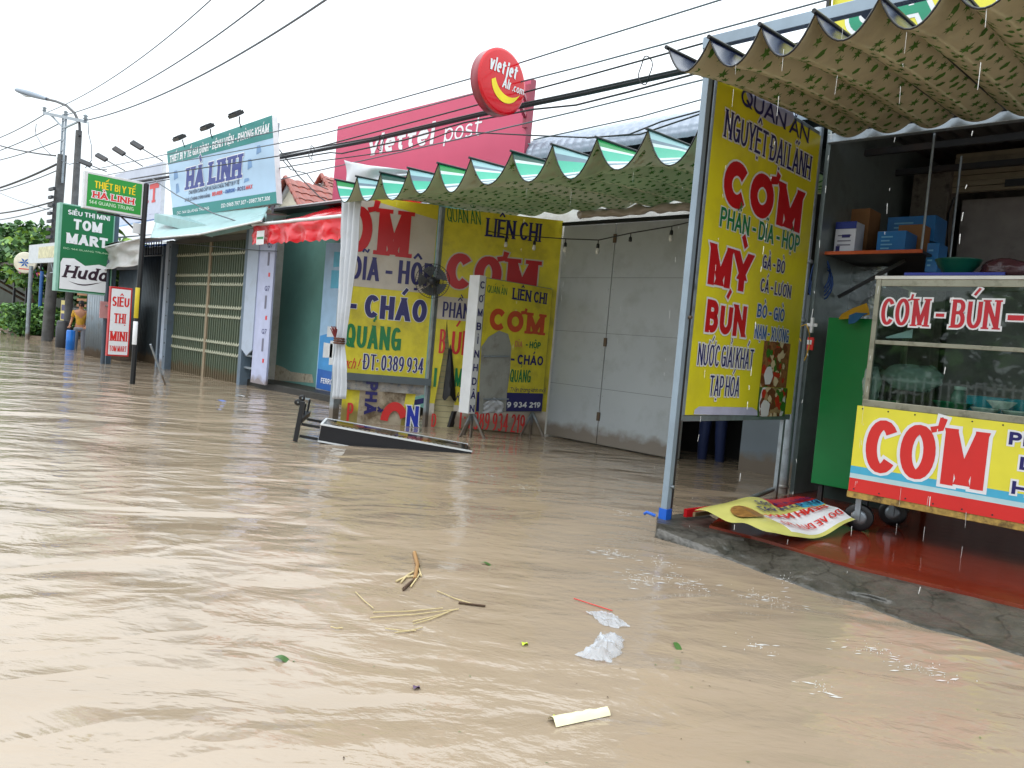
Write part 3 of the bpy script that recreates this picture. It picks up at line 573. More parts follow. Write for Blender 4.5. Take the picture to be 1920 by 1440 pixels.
def bag(name, label, px_, py_, Y, w_, h_, m_, z0, d_=.08, seed=1, kind='bag'):
    p = on_y(px_, py_, Y); t = MB()
    def f(u, v):
        a = u*2*math.pi; r = (.35+.65*math.sin(math.pi*min(1, v*.9+.05))**.6); q = V((math.cos(a)*w_*r, math.sin(a)*d_*r, v*h_))
        k = noise.noise(q*18+V((seed, seed, 0)))*.25+noise.noise(q*45)*.1
        return V((p.x, Y, z0)) + V((q.x*(1+k), q.y*(1+k), q.z+k*.03))
    t.grid(f, 30, 14, m_); return tag(t.build(name), label, kind)
def film_mat(name, rgb, op, rough=.2):
    if name in MATS: return MATS[name]
    m = mat(name, rgb, rough, vary=.1, bump=.003, bscale=30); b = m.node_tree.nodes['Principled BSDF']; b.inputs['Alpha'].default_value = op; return m
film = film_mat('clear_film', (190, 205, 205), .42)
bag('plastic_bag', 'clump of clear plastic bags in the left corner of the cart window', 1633, 730, CY+.1, .065, .28, film, zt_, .05, 3)
bag('plastic_bag', 'big pale plastic bag lying in the lower half of the cart', 1715, 680, CY+.35, .2, .2, film, zt_+.12, .12, 9)
m = MB(); zz = 1.557
pp = mat('white_paper', (205, 215, 232), .6, vary=.05)
m.add([on_y(1662, 634, CY+.1), on_y(1710, 634, CY+.1), on_y(1712, 617, CY+.1), on_y(1660, 632, CY+.1)], [(0, 1, 2, 3)], pp)
m.box((on_y(1650, 634, CY+.1).x, CY+.08, zz), (on_y(1745, 634, CY+.1).x, CY+.3, zz+.012), pp); tag(m.build('paper_pack'), 'pile of white paper and film on the glass shelf in the cart', 'paper')
m = MB(); xs = on_y(1715, 518, CY+.3).x; m.box((xs, CY+.1, z_top+.026), (xs+.62, CY+.6, z_top+.04), mat('deep_blue_plastic', (20, 40, 150), .3)); m.box((xs-.008, CY+.095, z_top+.04), (xs+.628, CY+.11, z_top+.06), MATS['deep_blue_plastic']); m.box((xs-.008, CY+.59, z_top+.04), (xs+.628, CY+.605, z_top+.06), MATS['deep_blue_plastic'])
tag(m.build('tray'), 'flat deep blue tray lying on top of the glass cart', 'tray')
bowl('basin', 'dark green basin standing on the tray on top of the cart', 1795, 510, CY+.3, z_top+.045, .15, .13, mat('dark_green_plastic', (10, 74, 60), .3), cat='basin')
bag('plastic_bag', 'reddish plastic bag slumped on top of the cart at right', 1885, 510, CY+.3, .16, .14, mat('dim_red_film', (70, 40, 48), .25, bump=.004, bscale=20), z_top+.03, .12, 5)

# ------------------------------------------------------------------ green cabinet left of the cart
gy = 6.95; fg = FY(gy)
a = on_y(1520, 905, gy); b = on_y(1552, 595, gy); c2 = on_y(1640, 600, gy)
cab = thing('green_cabinet', 'bright green cabinet standing between the pole and the glass food cart', 'cabinet', (a.x, gy, .13))
gm = mat('green_laminate', (10, 132, 66), .3, vary=.06, bump=.001, bscale=4)
m = MB(); m.box((a.x, gy, a.z), (c2.x+.15, gy+.45, b.z), gm); m.build('body', cab, .006)
m = MB()
for x in (a.x+.05, c2.x+.05): m = MB(); m.box((x, gy+.05, .13), (x+.04, gy+.09, a.z), darkm); m.build('leg', cab)
m = MB(); m.box((a.x, gy+.3, .13), (c2.x+.3, gy+.5, a.z), mat('grimy_green_board', (44, 62, 56), .6, dirt=(30, 34, 30), dirt_amt=.6)); m.build('plinth', cab)
def cloth(name, label, pts, Y, d, m_, cat='cloth', seed=0, amp=.03):
    # draped cloth from a polygon-ish fan of photo points
    top = [on_y(x, y, Y) for x, y in pts[0]]; bot = [on_y(x, y, Y-d) for x, y in pts[1]]; n = len(top)-1; t = MB()
    def f(u, v):
        k = u*n; i = min(int(k), n-1); q = top[i].lerp(top[i+1], k-i).lerp(bot[i].lerp(bot[i+1], k-i), v)
        q.y += noise.noise(q*9+V((seed, 0, 0)))*amp; q.z += noise.noise(q*7+V((0, seed, 9)))*amp*.4; return q
    t.grid(f, 28, 14, m_); o = t.build(name); s_ = o.modifiers.new('t', 'SOLIDIFY'); s_.thickness = .004; return tag(o, label, cat)
cloth('rag', 'yellow cloth draped over the top of the green cabinet', [[(1578, 590), (1600, 578), (1625, 570)], [(1572, 600), (1600, 596), (1632, 590)]], gy-.02, .08, mat('yellow_cloth', (196, 150, 20), .7))
cloth('rag', 'blue rag hanging from the top edge of the green cabinet', [[(1592, 592), (1605, 586), (1628, 588)], [(1592, 608), (1602, 606), (1618, 592)]], gy-.1, .05, mat('blue_cloth', (40, 100, 150), .7), seed=4)

# ------------------------------------------------------------------ tall yellow menu banner
XS = -3.08; fs = FX(XS)
sb = thing('menu_banner', 'tall yellow rice shop menu banner in a steel frame on the podium corner', 'sign', (XS, 5, .11))
tl = fs.px(1345, 152); bl = fs.px(1297, 778); br = fs.px(1474, 783); trp = fs.px(1553, 160)
U0, U1, V0, V1 = 4.985, br[0]+.1, bl[1], 3.42
m = MB(); m.slab(fs, [(U0+.03, V0), (U1, V0), (U1, V1), (U0+.03, V1)], -.03, 0, yel, galv)
el = [(fs.px(1445, 200)[0]+.42*math.cos(t_), fs.px(1460, 205)[1]+.14*math.sin(t_)) for t_ in [k*math.pi/20 for k in range(40)]]
m.poly(fs, [(u, v) for u, v in el], .002, mat('pale_violet_print', (186, 188, 214), .35))
text(m, fs, 'QUÁN ĂN', (fs.px(1388, 192)[0], fs.px(1388, 195)[1]), (fs.px(1518, 235)[0], fs.px(1388, 195)[1]+.135), navy, None, .01, .2, False, .004, px=False)
def st(s_, a, b, m_, o_=white, ow=.012, bold=.22, serif=False, hcap=None, sl=0):
    A = fs.px(*a); B = fs.px(*b); text(m, fs, s_, (A[0], (A[1]+0)), (B[0], A[1]+hcap if hcap else B[1]), m_, o_, ow, bold, serif, .004, sl, px=False)
st('NGUYỆT ĐẠI LÃNH', (1356, 256), (1521, 300), navy, white, .012, .2, True, .205)
st('CƠM', (1352, 382), (1506, 360), red, white, .018, .34, False, .36)
st('PHẦN - DĨA - HỘP', (1348, 424), (1500, 440), grn, white, .008, .22, False, .15)
st('MỲ', (1325, 532), (1410, 480), red, white, .016, .3, False, .31)
st('BÚN', (1320, 622), (1402, 560), red, white, .016, .3, False, .25)
st('GÀ - BÒ', (1428, 502), (1472, 490), navy, white, .008, .22, False, .11)
st('CÁ - LƯƠN', (1424, 546), (1483, 540), navy, white, .008, .22, False, .11)
st('BÒ - GIÒ', (1418, 594), (1470, 590), blue, white, .008, .22, False, .11)
st('NẠM - XƯƠNG', (1413, 634), (1478, 630), blue, white, .008, .22, False, .115)
st('NƯỚC GIẢI KHÁT', (1306, 684), (1413, 660), navy, white, .011, .22, False, .165)
st('TẠP HÓA', (1328, 742), (1386, 720), navy, white, .011, .22, False, .16)
# photographs of dishes printed on the banner
def dish(x0, y0, x1, y1, seed, bowl_=False):
    a = fs.px(x0, y1); b = fs.px(x1, y0); u_0, u_1, v_0, v_1 = a[0], b[0], a[1], b[1]; R = random.Random(seed)
    m.rect(fs, (u_0, v_0), (u_1, v_1), .002, mat('dish_ground', (150, 96, 60), .35, vary=.5, vscale=30) if not bowl_ else mat('dish_ground_green', (70, 104, 50), .35, vary=.5, vscale=30))
    cu, cv, rr = (u_0+u_1)/2, (v_0+v_1)/2, (u_1-u_0)*.46
    def blob(u, v, r, w_, m_, n=9, j=.3):
        pts = [(min(u_1, max(u_0, u+r*(1+R.uniform(-j, j))*math.cos(t))), min(v_1, max(v_0, v+r*(1+R.uniform(-j, j))*math.sin(t)))) for t in [2*math.pi*k/n for k in range(n)]]
        m.poly(fs, pts, w_, m_)
    if bowl_: blob(cu, cv, rr, .003, china, 24, 0); blob(cu, cv, rr*.8, .0036, mat('broth', (170, 140, 100), .3), 24, 0)
    cols = [mat('meat_print', (116, 58, 32), .4, vary=.3, vscale=40), mat('herb_print', (60, 120, 30), .4, vary=.3, vscale=40), mat('egg_print', (214, 196, 160), .4), mat('chili_print', (190, 40, 24), .4)]
    for i in range(70): blob(cu+R.gauss(0, rr*.5), cv+R.gauss(0, rr*.55), rr*R.uniform(.06, .22), .004+i*.00004, cols[R.choice([0, 0, 0, 1, 1, 2, 2, 3])], 6)
    blob(u_0+(u_1-u_0)*.25, v_0+(v_1-v_0)*.25, rr*.35, .0072, china, 12, .15)
dish(1424, 645, 1482, 725, 3); dish(1418, 728, 1476, 781, 8, True)
pz = [fs.px(1300, 777), fs.px(1420, 779), fs.px(1419, 770), fs.px(1410, 764), fs.px(1310, 762), fs.px(1302, 768)]
m.poly(fs, pz, .003, mat('pale_violet_print', (186, 188, 214), .35)); m.build('banner_panel', sb)
m = MB(); m.box((XS-.05, 4.89, .11), (XS+.002, 4.945, 3.44), bluem); m.box((XS-.045, 4.947, .11), (XS-.005, 4.985, 3.42), darkm); m.build('front_post', sb, .004)
for a_, b_, c_ in ((V0-.05, V0-.004, -.01), (3.425, 3.46, -.01), (1.84, 1.88, -.033)): m = MB(); m.box((XS-.055, 4.99, a_), (XS+c_, U1, b_), galv); m.build('cross_rail', sb, .003)
m = MB(); m.box((XS-.045, U1-.12, .1), (XS-.01, U1-.08, V0-.05), galv); m.build('rear_post', sb, .003)
m = MB(); m.box((XS-.057, 4.882, .1), (XS+.009, 4.953, .19), mat('blue_tape', (20, 90, 190), .4)); m.tube([(XS-.07, 4.86, .13), (XS-.12, 4.82, .15), (XS-.15, 4.84, .13)], .012, MATS['blue_tape']); m.build('foot_wrap', sb)
m = MB(); m.tube([(XS+.001, 4.92, .36), (XS+.03, 4.92, .36)], .012, galv); m.build('bolt', sb); m = MB(); m.tube([(XS+.006, 4.93, 1.62), (XS+.03, 4.93, 1.62)], .012, rust); m.build('bolt', sb)
# ------------------------------------------------------------------ pleated awnings
def translucent(m, f):
    t = m.node_tree; b = t.nodes['Principled BSDF']; o = [n for n in t.nodes if n.type == 'OUTPUT_MATERIAL'][0]
    tr = N(t, 'ShaderNodeBsdfTranslucent'); ms = N(t, 'ShaderNodeMixShader'); ms.inputs[0].default_value = f
    l = b.inputs['Base Color'].links; t.links.new(l[0].from_socket, tr.inputs[0]); t.links.new(b.outputs[0], ms.inputs[1]); t.links.new(tr.outputs[0], ms.inputs[2]); t.links.new(ms.outputs[0], o.inputs[0]); return m
def star(u, v, r, rot, kind, R):
    pts = []
    if kind == 0:
        for k in range(14):
            rr = r*(1 if k % 2 == 0 else .42)*(1.15 if k == 0 else 1); a = rot+math.pi*2*k/14; pts.append((u+rr*math.cos(a), v+rr*math.sin(a)))
    else:
        for k in range(12):
            rr = r*(.8+.14*math.sin(k*2.6)); a = rot+math.pi*2*k/12; pts.append((u+rr*math.cos(a)*.95, v+rr*math.sin(a)*.7))
    return pts
fab = mat('beige_awning_fabric', (224, 216, 182), .75, vary=.07, vscale=2, dirt=(120, 104, 76), dirt_amt=.3, dscale=1.5)
leafm = mat('leaf_print', (84, 130, 52), .75, vary=.3, vscale=8)
translucent(fab, .45); translucent(leafm, .3)
def awning(name, label, tips, Y0, Y1, z0, z1, sag, pattern, rod_m, Rseed, leaf_r, decay=.4):
    """tips: x of every cross rod at the front edge; fabric hangs between them"""
    th = thing(name, label, 'awning', (tips[len(tips)//2], Y0, z0)); R = random.Random(Rseed); n = len(tips)-1
    def surf(u, v, off=0):
        """u in bays 0..n, v 0 front .. 1 back"""
        i = max(0, min(int(u), n-1)); f = u-i; x = tips[i]+(tips[i+1]-tips[i])*f
        s_ = sag*(decay+(1-decay)*math.exp(-v*4.5))*(.92+.16*((i*37) % 5)/5)
        z = z0+(z1-z0)*v - 4*s_*f*(1-f) + noise.noise(V((x*2.5, v*5, Rseed)))*.012
        return V((x, Y0+(Y1-Y0)*v + .02*noise.noise(V((x*3, Rseed, 0))), z))
    seg = 30; m = MB()
    def pick(i, j):
        b = i//seg; f = (i % seg+.5)/seg; s_ = f; a = 0
        for w_, mm in pattern[b % len(pattern)]:
            a += w_
            if s_ < a: return mm
        return pattern[0][-1][1]
    m.grid(lambda u, v: surf(u*n, v)+V((0, 0, .006)), n*seg, 8, None, True, pick); m.build('top_fabric', th)
    m = MB(); m.grid(lambda u, v: surf(u*n, v), n*seg, 8, fab)
    # printed leaves, laid just under the fabric in arc-length coordinates
    bay = (tips[-1]-tips[0])/n; arc_l = bay*(1+8/3*(sag/bay)**2); Ld = Y1-Y0; gu = leaf_r*2.55
    nu = int(n*arc_l/gu); nv = int(Ld/gu)
    def bayf(s_):
        """fraction along the arc -> fraction across the bay"""
        return s_+.06*math.sin(4*math.pi*s_)*(-1 if sag > 0 else 0)*.9
    for a in range(nu):
        for b in range(nv):
            cu = (a+.5+R.uniform(-.28, .28)+.5*(b % 2))*gu; cv = (b+.5+R.uniform(-.25, .25))*gu; r_ = leaf_r*R.uniform(.75, 1.05)
            pts = star(cu, cv, r_, R.uniform(0, 6.28), R.choice([0, 0, 1]), R)
            if min(p[0] for p in pts) < 0 or max(p[0] for p in pts) > n*arc_l-.001 or max(p[1] for p in pts) > Ld or min(p[1] for p in pts) < 0.02: continue
            def q(u, v):
                k = u/arc_l; i = int(k); return surf(i+bayf(k-i), v/Ld)+V((0, 0, -.003))
            c = q(cu, cv); P3 = [q(*p) for p in pts]; m.add([c]+P3, [(0, (k+1) % len(P3)+1, k+1) for k in range(len(P3))], leafm)
    m.build('patterned_underside', th)
    # dark hem along the front edge
    m = MB(); hem = [surf(k/12, 0)+V((0, -.004, .002)) for k in range(n*12+1)]; m.tube(hem, .0065, rod_m, 5); m.build('hem', th)
    for t in tips:
        m = MB(); m.tube([(t, Y0-.03, z0+.008), (t, Y1, z1+.008)], .014, rod_m, 8); m.build('cross_rod', th)
    return th, surf
tg = lambda n_, c: translucent(mat(n_, c, .4, vary=.06), .12)
Wt = tg('awning_white', (200, 212, 212)); Gy = tg('awning_slate', (96, 120, 136)); Tq = tg('awning_turquoise', (40, 170, 140)); Dg = tg('awning_dark_green', (6, 70, 58)); Gr = tg('awning_green', (16, 140, 70)); Pl = tg('awning_pale_blue', (150, 190, 196))
GP = [[(.07, Gr), (.02, Wt), (.14, Tq), (.03, Wt), (.03, Gy), (.06, Wt), (.03, Gy), (.05, Wt), (.04, Gy), (.1, Tq), (1, Pl)], [(.06, Pl), (.04, Gy), (.02, Wt), (.15, Tq), (.03, Wt), (.02, Gy), (.05, Wt), (.03, Gy), (.06, Wt), (1, Tq)], [(.08, Dg), (.03, Wt), (.16, Tq), (.03, Wt), (.03, Gy), (.05, Wt), (.03, Gy), (.06, Wt), (1, Tq)], [(.08, Pl), (.04, Gy), (.03, Wt), (.14, Tq), (.03, Wt), (.03, Gy), (.08, Wt), (1, Tq)]]
GY = 5.5
g_tips = [on_y(x, y, GY).x for x, y in ((631, 341), (670, 335), (715, 327), (767, 319), (823, 310), (883, 298), (961, 283), (1037, 273), (1120, 258), (1216, 240), (1318, 219))]
awning('pleated_awning', 'long scalloped awning with green and white striped top over the noodle stall', g_tips, GY, 8.5, 3.25, 3.36, .33, GP, black, 3, .05, .22)
NY = 4.3; Nv = mat('awning_navy', (14, 24, 56), .25); Nv2 = mat('awning_navy_highlight', (44, 62, 100), .25); 
n_tips = [on_y(x, y, NY).x for x, y in ((1253, 95), (1333, 73), (1428, 49), (1530, 23), (1650, 0))]
d_ = .345
for k in range(8): n_tips.append(n_tips[-1]+d_)
awning('pleated_awning', 'beige leaf print awning with navy top dripping over the rice shop', n_tips, NY, 7.0, 3.34, 3.5, .2, [[(.3, Nv), (.03, Nv2), (.2, Nv), (.03, Wt), (1, Nv)]], black, 5, .052)  # light navy and white bands are highlights painted into the navy fabric
# steel frame that carries the navy awning
fr_ = thing('awning_frame', 'blue grey steel frame rising above the front of the navy awning', 'frame', (-1, 4.7, 3.4))
m = MB(); a = on_y(1322, 78, 4.75); z = a.z-.02; m.box((a.x, 4.72, z-.04), (2.8, 4.78, z+.04), bluem); m.build('front_rail', fr_, .004)
m = MB(); m.box((a.x, 4.78, z-.03), (a.x+.05, 7.05, z+.03), bluem); m.build('side_rail', fr_, .004)
m = MB(); m.box((a.x, 4.73, 3.3), (a.x+.05, 4.77, z-.04), bluem); m.build('corner_stub', fr_, .003)
m = MB(); m.box((a.x+.05, 5.9, z-.025), (2.8, 5.95, z+.025), bluem); m.build('middle_rail', fr_, .003)
for x in (a.x+1.05,):
    m = MB(); m.box((x, 4.78, z-.024), (x+.05, 5.9, z+.024), bluem); m.build('short_rail', fr_, .003)
# sign above the rice shop
ys = 6.6; fy = FY(ys); tl = fy.px(1562, -2); A = fy.px(1590, 52)
cs = thing('roof_sign', 'yellow roof sign with green white edged letters above the navy awning', 'sign', (0, ys, 4))
m = MB(); m.slab(fy, [(tl[0], 3.95), (1.8, 3.95), (1.8, 5.0), (tl[0], 5.0)], -.08, 0, yel3, galv)
text(m, fy, 'CÀ PHÊ', (A[0], fy.px(1600, 62)[1]-.02), (A[0]+1.75, fy.px(1600, 62)[1]+.3), mat('teal_green_print', (10, 140, 104), .35), white, .035, .26, False, .003, px=False)
m.build('sign_panel', cs)
m = MB(); m.box((tl[0]-.03, ys-.06, 3.6), (tl[0]-.002, ys-.02, 5.0), black); m.build('edge_post', cs)
for x in (-.9, 1.): 
    m = MB(); m.box((x, ys+.01, 3.7), (x+.05, ys+.06, 3.949), galv); m.build('support', cs)

def tide(m, h=.22):
    t = m.node_tree; b = t.nodes['Principled BSDF']; l = b.inputs['Base Color'].links[0]; src = l.from_socket
    g = N(t, 'ShaderNodeNewGeometry'); sx = N(t, 'ShaderNodeSeparateXYZ'); t.links.new(g.outputs['Position'], sx.inputs[0])
    nz = N(t, 'ShaderNodeTexNoise'); nz.inputs['Scale'].default_value = 5; nz.inputs['Detail'].default_value = 6; t.links.new(g.outputs['Position'], nz.inputs['Vector'])
    a = N(t, 'ShaderNodeMath', operation='MULTIPLY_ADD'); t.links.new(nz.outputs['Fac'], a.inputs[0]); a.inputs[1].default_value = -.3; t.links.new(sx.outputs['Z'], a.inputs[2])
    mr = N(t, 'ShaderNodeMapRange'); mr.inputs['From Min'].default_value = h-.15-.09; mr.inputs['From Max'].default_value = h-.15+.03; mr.inputs['To Min'].default_value = .75; mr.inputs['To Max'].default_value = 0; t.links.new(a.outputs[0], mr.inputs['Value'])
    mm = N(t, 'ShaderNodeMix', data_type='RGBA'); mm.inputs['B'].default_value = (*lin((112, 92, 68)), 1); t.links.new(mr.outputs[0], mm.inputs['Factor']); t.links.new(src, mm.inputs['A']); t.links.new(mm.outputs['Result'], b.inputs['Base Color'])
# ================================================================== GREY GATE STALL
gate_m = mat('grey_gate_sheet', (176, 182, 186), .45, .1, vary=.06, vscale=1.2, dirt=(136, 138, 134), dirt_amt=.35, dscale=2, bump=.003, bscale=2.5)
GYY = 8.6
gs = thing('stall_building', 'low stall building closed by two tall plain grey sheet doors under the green awning', 'building', (-6.5, 8.6, 0))
x0 = -7.62; xm = on_y(1118, 830, GYY).x; x1 = on_y(1255, 858, GYY).x; zt = 3.12
for a, b in ((x0, xm-.006), (xm+.006, x1)):
    m = MB(); m.box((a, GYY, .02), (b, GYY+.03, zt), gate_m)
    for k in range(1, 4): m.box((a+.002, GYY-.003, .02+k*.78), (b-.002, GYY-.0005, .026+k*.78), mat('seam_grey', (120, 124, 126), .5))
    for k in range(12):
        for xx in (a+.03, b-.03): m.lathe((xx, GYY, .2+k*.25), [(.007, 0), (.005, .004), (.0005, .005)], galv, 6, V((0, -1, 0)))
    d = m.build('sheet_door', gs)
    if a > -7: 
        for z in (.35, 1.4, 2.85): h = MB(); h.box((a-.03, GYY-.02, z), (a+.02, GYY-.005, z+.12), rust); h.build('hinge', d)
m = MB(); m.box((x0, GYY-.06, zt), (x1+.02, GYY-.01, zt+.05), black); m.build('top_rail', gs)
m = MB(); m.box((x1+.001, GYY-.02, -.2), (x1+.045, GYY+.03, 3.4), black); m.build('jamb', gs)
m = MB(); m.box((x0-3.2, GYY+.14, -.2), (x1, GYY+.24, 3.55), whitep); m.build('wall', gs)
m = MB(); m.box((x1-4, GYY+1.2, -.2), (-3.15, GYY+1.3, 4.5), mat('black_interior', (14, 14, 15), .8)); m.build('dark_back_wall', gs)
a = on_y(1392, 800, 8.9).x
m = MB(); m.box((a, 8.9, -.1), (-3.16, 8.94, 2.2), mat('blue_grey_sheet', (108, 118, 126), .45, .2, vary=.1, vscale=2)); m.build('low_panel', gs)
m = MB(); m.box((x1, GYY-.1, 3.3), (-3.15, 9.9, 3.36), darkm); m.build('ceiling_sheet', gs)
m = MB(); m.box((-9.2, GYY+.24, 3.45), (-3.15, 12, 3.55), darkm); m.build('back_roof', gs)
# crumpled plastic sheet rolled above the doors
m = MB(); crm = film_mat('dusty_plastic_sheet', (170, 160, 150), .95, .3)
m.grid(lambda u, v: V((x0+.4+u*2.0, GYY-.16-.05*math.sin(v*6.28)+.04*noise.noise(V((u*14, v*3, 0))), 3.24+.055*math.cos(v*6.28)+.06*noise.noise(V((u*9, v*2, 5))))), 60, 10, crm)
tag(m.build('rolled_sheet'), 'crumpled dusty plastic sheet rolled along the top of the grey doors', 'plastic sheet')
# arched white tile-pattern metal roof behind the awning
ar = thing('arched_roof', 'grey white arched metal roof with moulded tile ribs behind the striped awning', 'roof', (-6.5, 9, 3.6))
roofm = mat('white_metal_tile', (140, 150, 166), .35, .2, vary=.05, dirt=(120, 130, 140), dirt_amt=.3)
A0 = on_y(997, 262, 8.9); xr = -4.0; R0 = .62; zc = A0.z-.34
m = MB(); nseg = 150
def roofp(u, v):
    x = A0.x+u*(xr-A0.x+1.5); a = math.radians(185-120*v); step = .012*((v*9) % 1)
    r = R0+.018*abs(math.sin(u*nseg/2*math.pi*.5))+step
    return V((x, 9.3+r*math.cos(a)*.9, zc+r*math.sin(a)*.72))
m.grid(roofp, 300, 36, roofm); o = m.build('curved_sheet', ar)
m = MB(); m.box((A0.x+.1, 8.95, zc-.1), (-2.9, 10, zc+.1), black); m.build('dark_eaves', ar)
m = MB(); m.tube([(A0.x-.02, 8.72, zc-.45), (A0.x-.02, 8.72, zc+.25), (A0.x+.3, 9.0, zc+.2)], .02, galv); m.build('pipe', ar)

# ================================================================== NOODLE STALL SIDE WALL (banners)
Aw = V((-9.42, 6.05, 0)); Bw = V((-8.72, 7.15, 0)); Cw = V((-7.64, 8.58, 0))
f1 = Fr(Aw, Bw-Aw, Z1); f2b = Fr(Bw, Cw-Bw, Z1)
W1 = (Bw-Aw).length; W2 = (Cw-Bw).length
lp = thing('stall_post', 'pale steel post at the street corner of the noodle stall behind the white drape', 'post', Aw)
m = MB(); m.box((Aw.x-.05, Aw.y-.05, -.2), (Aw.x+.05, Aw.y+.05, 3.2), galv); m.build('shaft', lp, .004)
mp_ = thing('stall_post', 'thin steel post between the two big yellow stall banners', 'post', Bw)
m = MB(); m.box((Bw.x-.02, Bw.y-.03, -.2), (Bw.x+.04, Bw.y+.03, 3.2), galv); m.build('shaft', mp_, .004)
def tx(m, f, s_, a, b, mm, o_=None, ow=.012, bold=.24, serif=False, sl=0, w=.004): text(m, f, s_, a, b, mm, o_, ow, bold, serif, w, sl)
def clampu(p, W): return (max(.01, min(W-.01, p[0])), p[1])
b1 = thing('hanging_banner', 'cream and yellow banner reading CHAO QUANG with a phone number on the stall side', 'banner', Aw+V((.3, .5, 1)))
m = MB(); zb1 = f1.px(700, 702)[1]; y1 = f1.px(700, 540)[1]
m.slab(f1, [(.06, zb1), (W1-.05, zb1), (W1-.05, 3.22), (.06, 3.22)], 0, .006, yel2)
m.poly(f1, [(.06, y1), (W1-.06, y1), (W1-.06, f1.px(815, 412)[1]), (.06, 3.215)], .008, offw)
tx(m, f1, 'ƠM', (641, 470), (772, 398), red, None, .02, .34, True, w=.01)
tx(m, f1, 'DĨA - HỘP', (655, 522), (815, 495), navy, None, bold=.31, w=.01)
tx(m, f1, '- CHÁO', (650, 592), (802, 563), navy, white, .008, bold=.36, w=.01)
tx(m, f1, 'QUẢNG', (645, 650), (754, 615), grn, None, bold=.34, w=.01)
tx(m, f1, 'ạch !', (642, 690), (672, 672), redc, None, bold=.14, sl=.25, w=.01)
tx(m, f1, 'ĐT: 0389 934', (680, 692), (795, 672), navy, white, .008, bold=.24, w=.01); m.build('banner_panel', b1)
m = MB(); m.bar(f1.at(.02, zb1-.05, .05), f1.at(W1+.04, zb1-.05, .05), .05, .1, mat('slate_rail', (84, 94, 100), .5)); m.build('cross_rail', b1)
# torn lower banner hanging sideways
tb = thing('torn_banner', 'torn muddy banner hanging sideways under the rail with letters PH and a red C', 'banner', Aw+V((.3, .4, .3)))
m = MB(); zz0 = -.02; zz1 = zb1-.12; mud = mat('muddy_vinyl', (176, 162, 140), .5, vary=.15, vscale=3, bump=.02, bscale=3, dirt=(92, 72, 46), dirt_amt=.9, dscale=3.5)
def warp1(u, v): return f1.at(u, v, -.02+.035*noise.noise(V((u*4, v*4, 3)))+.02*math.sin(u*9+v*4))
wf = Warp(warp1)
def pk(i, j):
    u = i/30
    return yel2 if u < .22 else (mud if u < .86 else yel2)
m.grid(lambda u, v: warp1(.1+u*(W1-.32+.08*v), zz0+v*(zz1-zz0)), 30, 16, None, True, pk)
for pts, mm in (([(650, 740), (664, 740), (662, 762), (650, 765)], redc),):
    pass
text(m, wf, 'P', (.18, .02), (.27, .28), redc, None, .01, .3, False, .012, px=False)
rot = Fr(f1.at(.42, .62, -.0), -Z1, f1.u)   # letters turned on their side
rot.n = -rot.n if rot.n.dot(V((1, 0, 0))) < 0 else rot.n
text(m, rot, 'PHẦ', (0, 0), (.48, .17), navy, None, .01, .28, False, .03, px=False)
cc = f1.px(735, 800); pts = arc(cc[0]+.02, .04, .2, .3, 20, 175, 14); inn = arc(cc[0]+.02, .04, .09, .17, 20, 175, 14)[::-1]
m.poly(f1, pts+inn, .03, redc)
text(m, f1, 'N', (W1-.27, .0), (W1-.1, .3), mat('royal_blue_print', (24, 50, 170), .4), white, .015, .3, False, .03, px=False); m.build('banner_sheet', tb)
m = MB(); m.grid(lambda u, v: f1.at(.04+u*(W1-.08), zb1-.1-v*.14, .01+.02*noise.noise(V((u*6, v*5, 1)))), 24, 5, mat('dirty_fold', (150, 146, 140), .6, vary=.3, dirt=(30, 70, 110), dirt_amt=.7, dscale=9)); m.build('rolled_hem', tb)
m = MB()
for k in range(3): m.slab(f1, [(W1-.16, .3+k*.13), (W1-.03, .34+k*.13), (W1-.03, .42+k*.13), (W1-.17, .38+k*.13)], -.08-.004*k, -.075-.004*k, [navy, white, navy][k])
m.build('striped_scrap', tb)
# plank wall behind
m = MB(); pk_ = mat('cream_plank', (190, 180, 140), .6, vary=.1, dirt=(120, 110, 80), dirt_amt=.4)
for k in range(38):
    m.box((0, -.16, k*.085-.1), (W2, -.12, k*.085-.1+.079), pk_, (Bw, f2b.u, f2b.n, Z1))
tag(m.build('plank_wall'), 'cream plank wall showing through the long tear in the yellow banner', 'wall')
b2 = thing('torn_banner', 'big yellow COM banner split by a long tear down its middle beside the folding fan', 'banner', Bw+V((.3, .4, 1)))
m = MB(); P2 = lambda x, y: f2b.px(x, y)
tear = [P2(812, 806), P2(814, 760), P2(822, 715), P2(832, 660), P2(838, 598), P2(841, 640), P2(846, 690), P2(853, 740), P2(850, 765), P2(853, 800)]
zw = P2(860, 760)[1]
m.poly(f2b, [(.04, .0)]+tear[:1]+tear[1:5]+[(tear[4][0], 3.2), (.04, 3.2)], .004, yel2)
m.poly(f2b, [(tear[4][0], 3.2)]+tear[4:]+[(W2, .0), (W2, 3.2)], .004, yel2)
m.poly(f2b, [(.045, .0), tear[0], tear[1], (tear[1][0], zw), (.045, zw)], .006, offw)
m.poly(f2b, [tear[7], tear[8], tear[9], (W2, 0), (W2, zw), (tear[7][0], zw)], .006, offw)
m.poly(f2b, [(.045, P2(835, 556)[1]-.33), (W2-.5, P2(835, 556)[1]-.33), (W2-.5, P2(835, 556)[1]+.0), (.045, P2(835, 556)[1])], .006, offw)
tx(m, f2b, 'QUÁN ĂN', (839, 415), (904, 396), grn, None, bold=.16, sl=-.15, w=.008)
tx(m, f2b, 'LIÊN CHI', (910, 443), (1016, 420), navy, None, bold=.24, serif=True, w=.008)
tx(m, f2b, 'CƠM', (834, 540), (1010, 490), red, offw, .02, .34, True, w=.008)
tx(m, f2b, 'PHẦN', (829, 594), (882, 570), navy, None, bold=.26, w=.009)
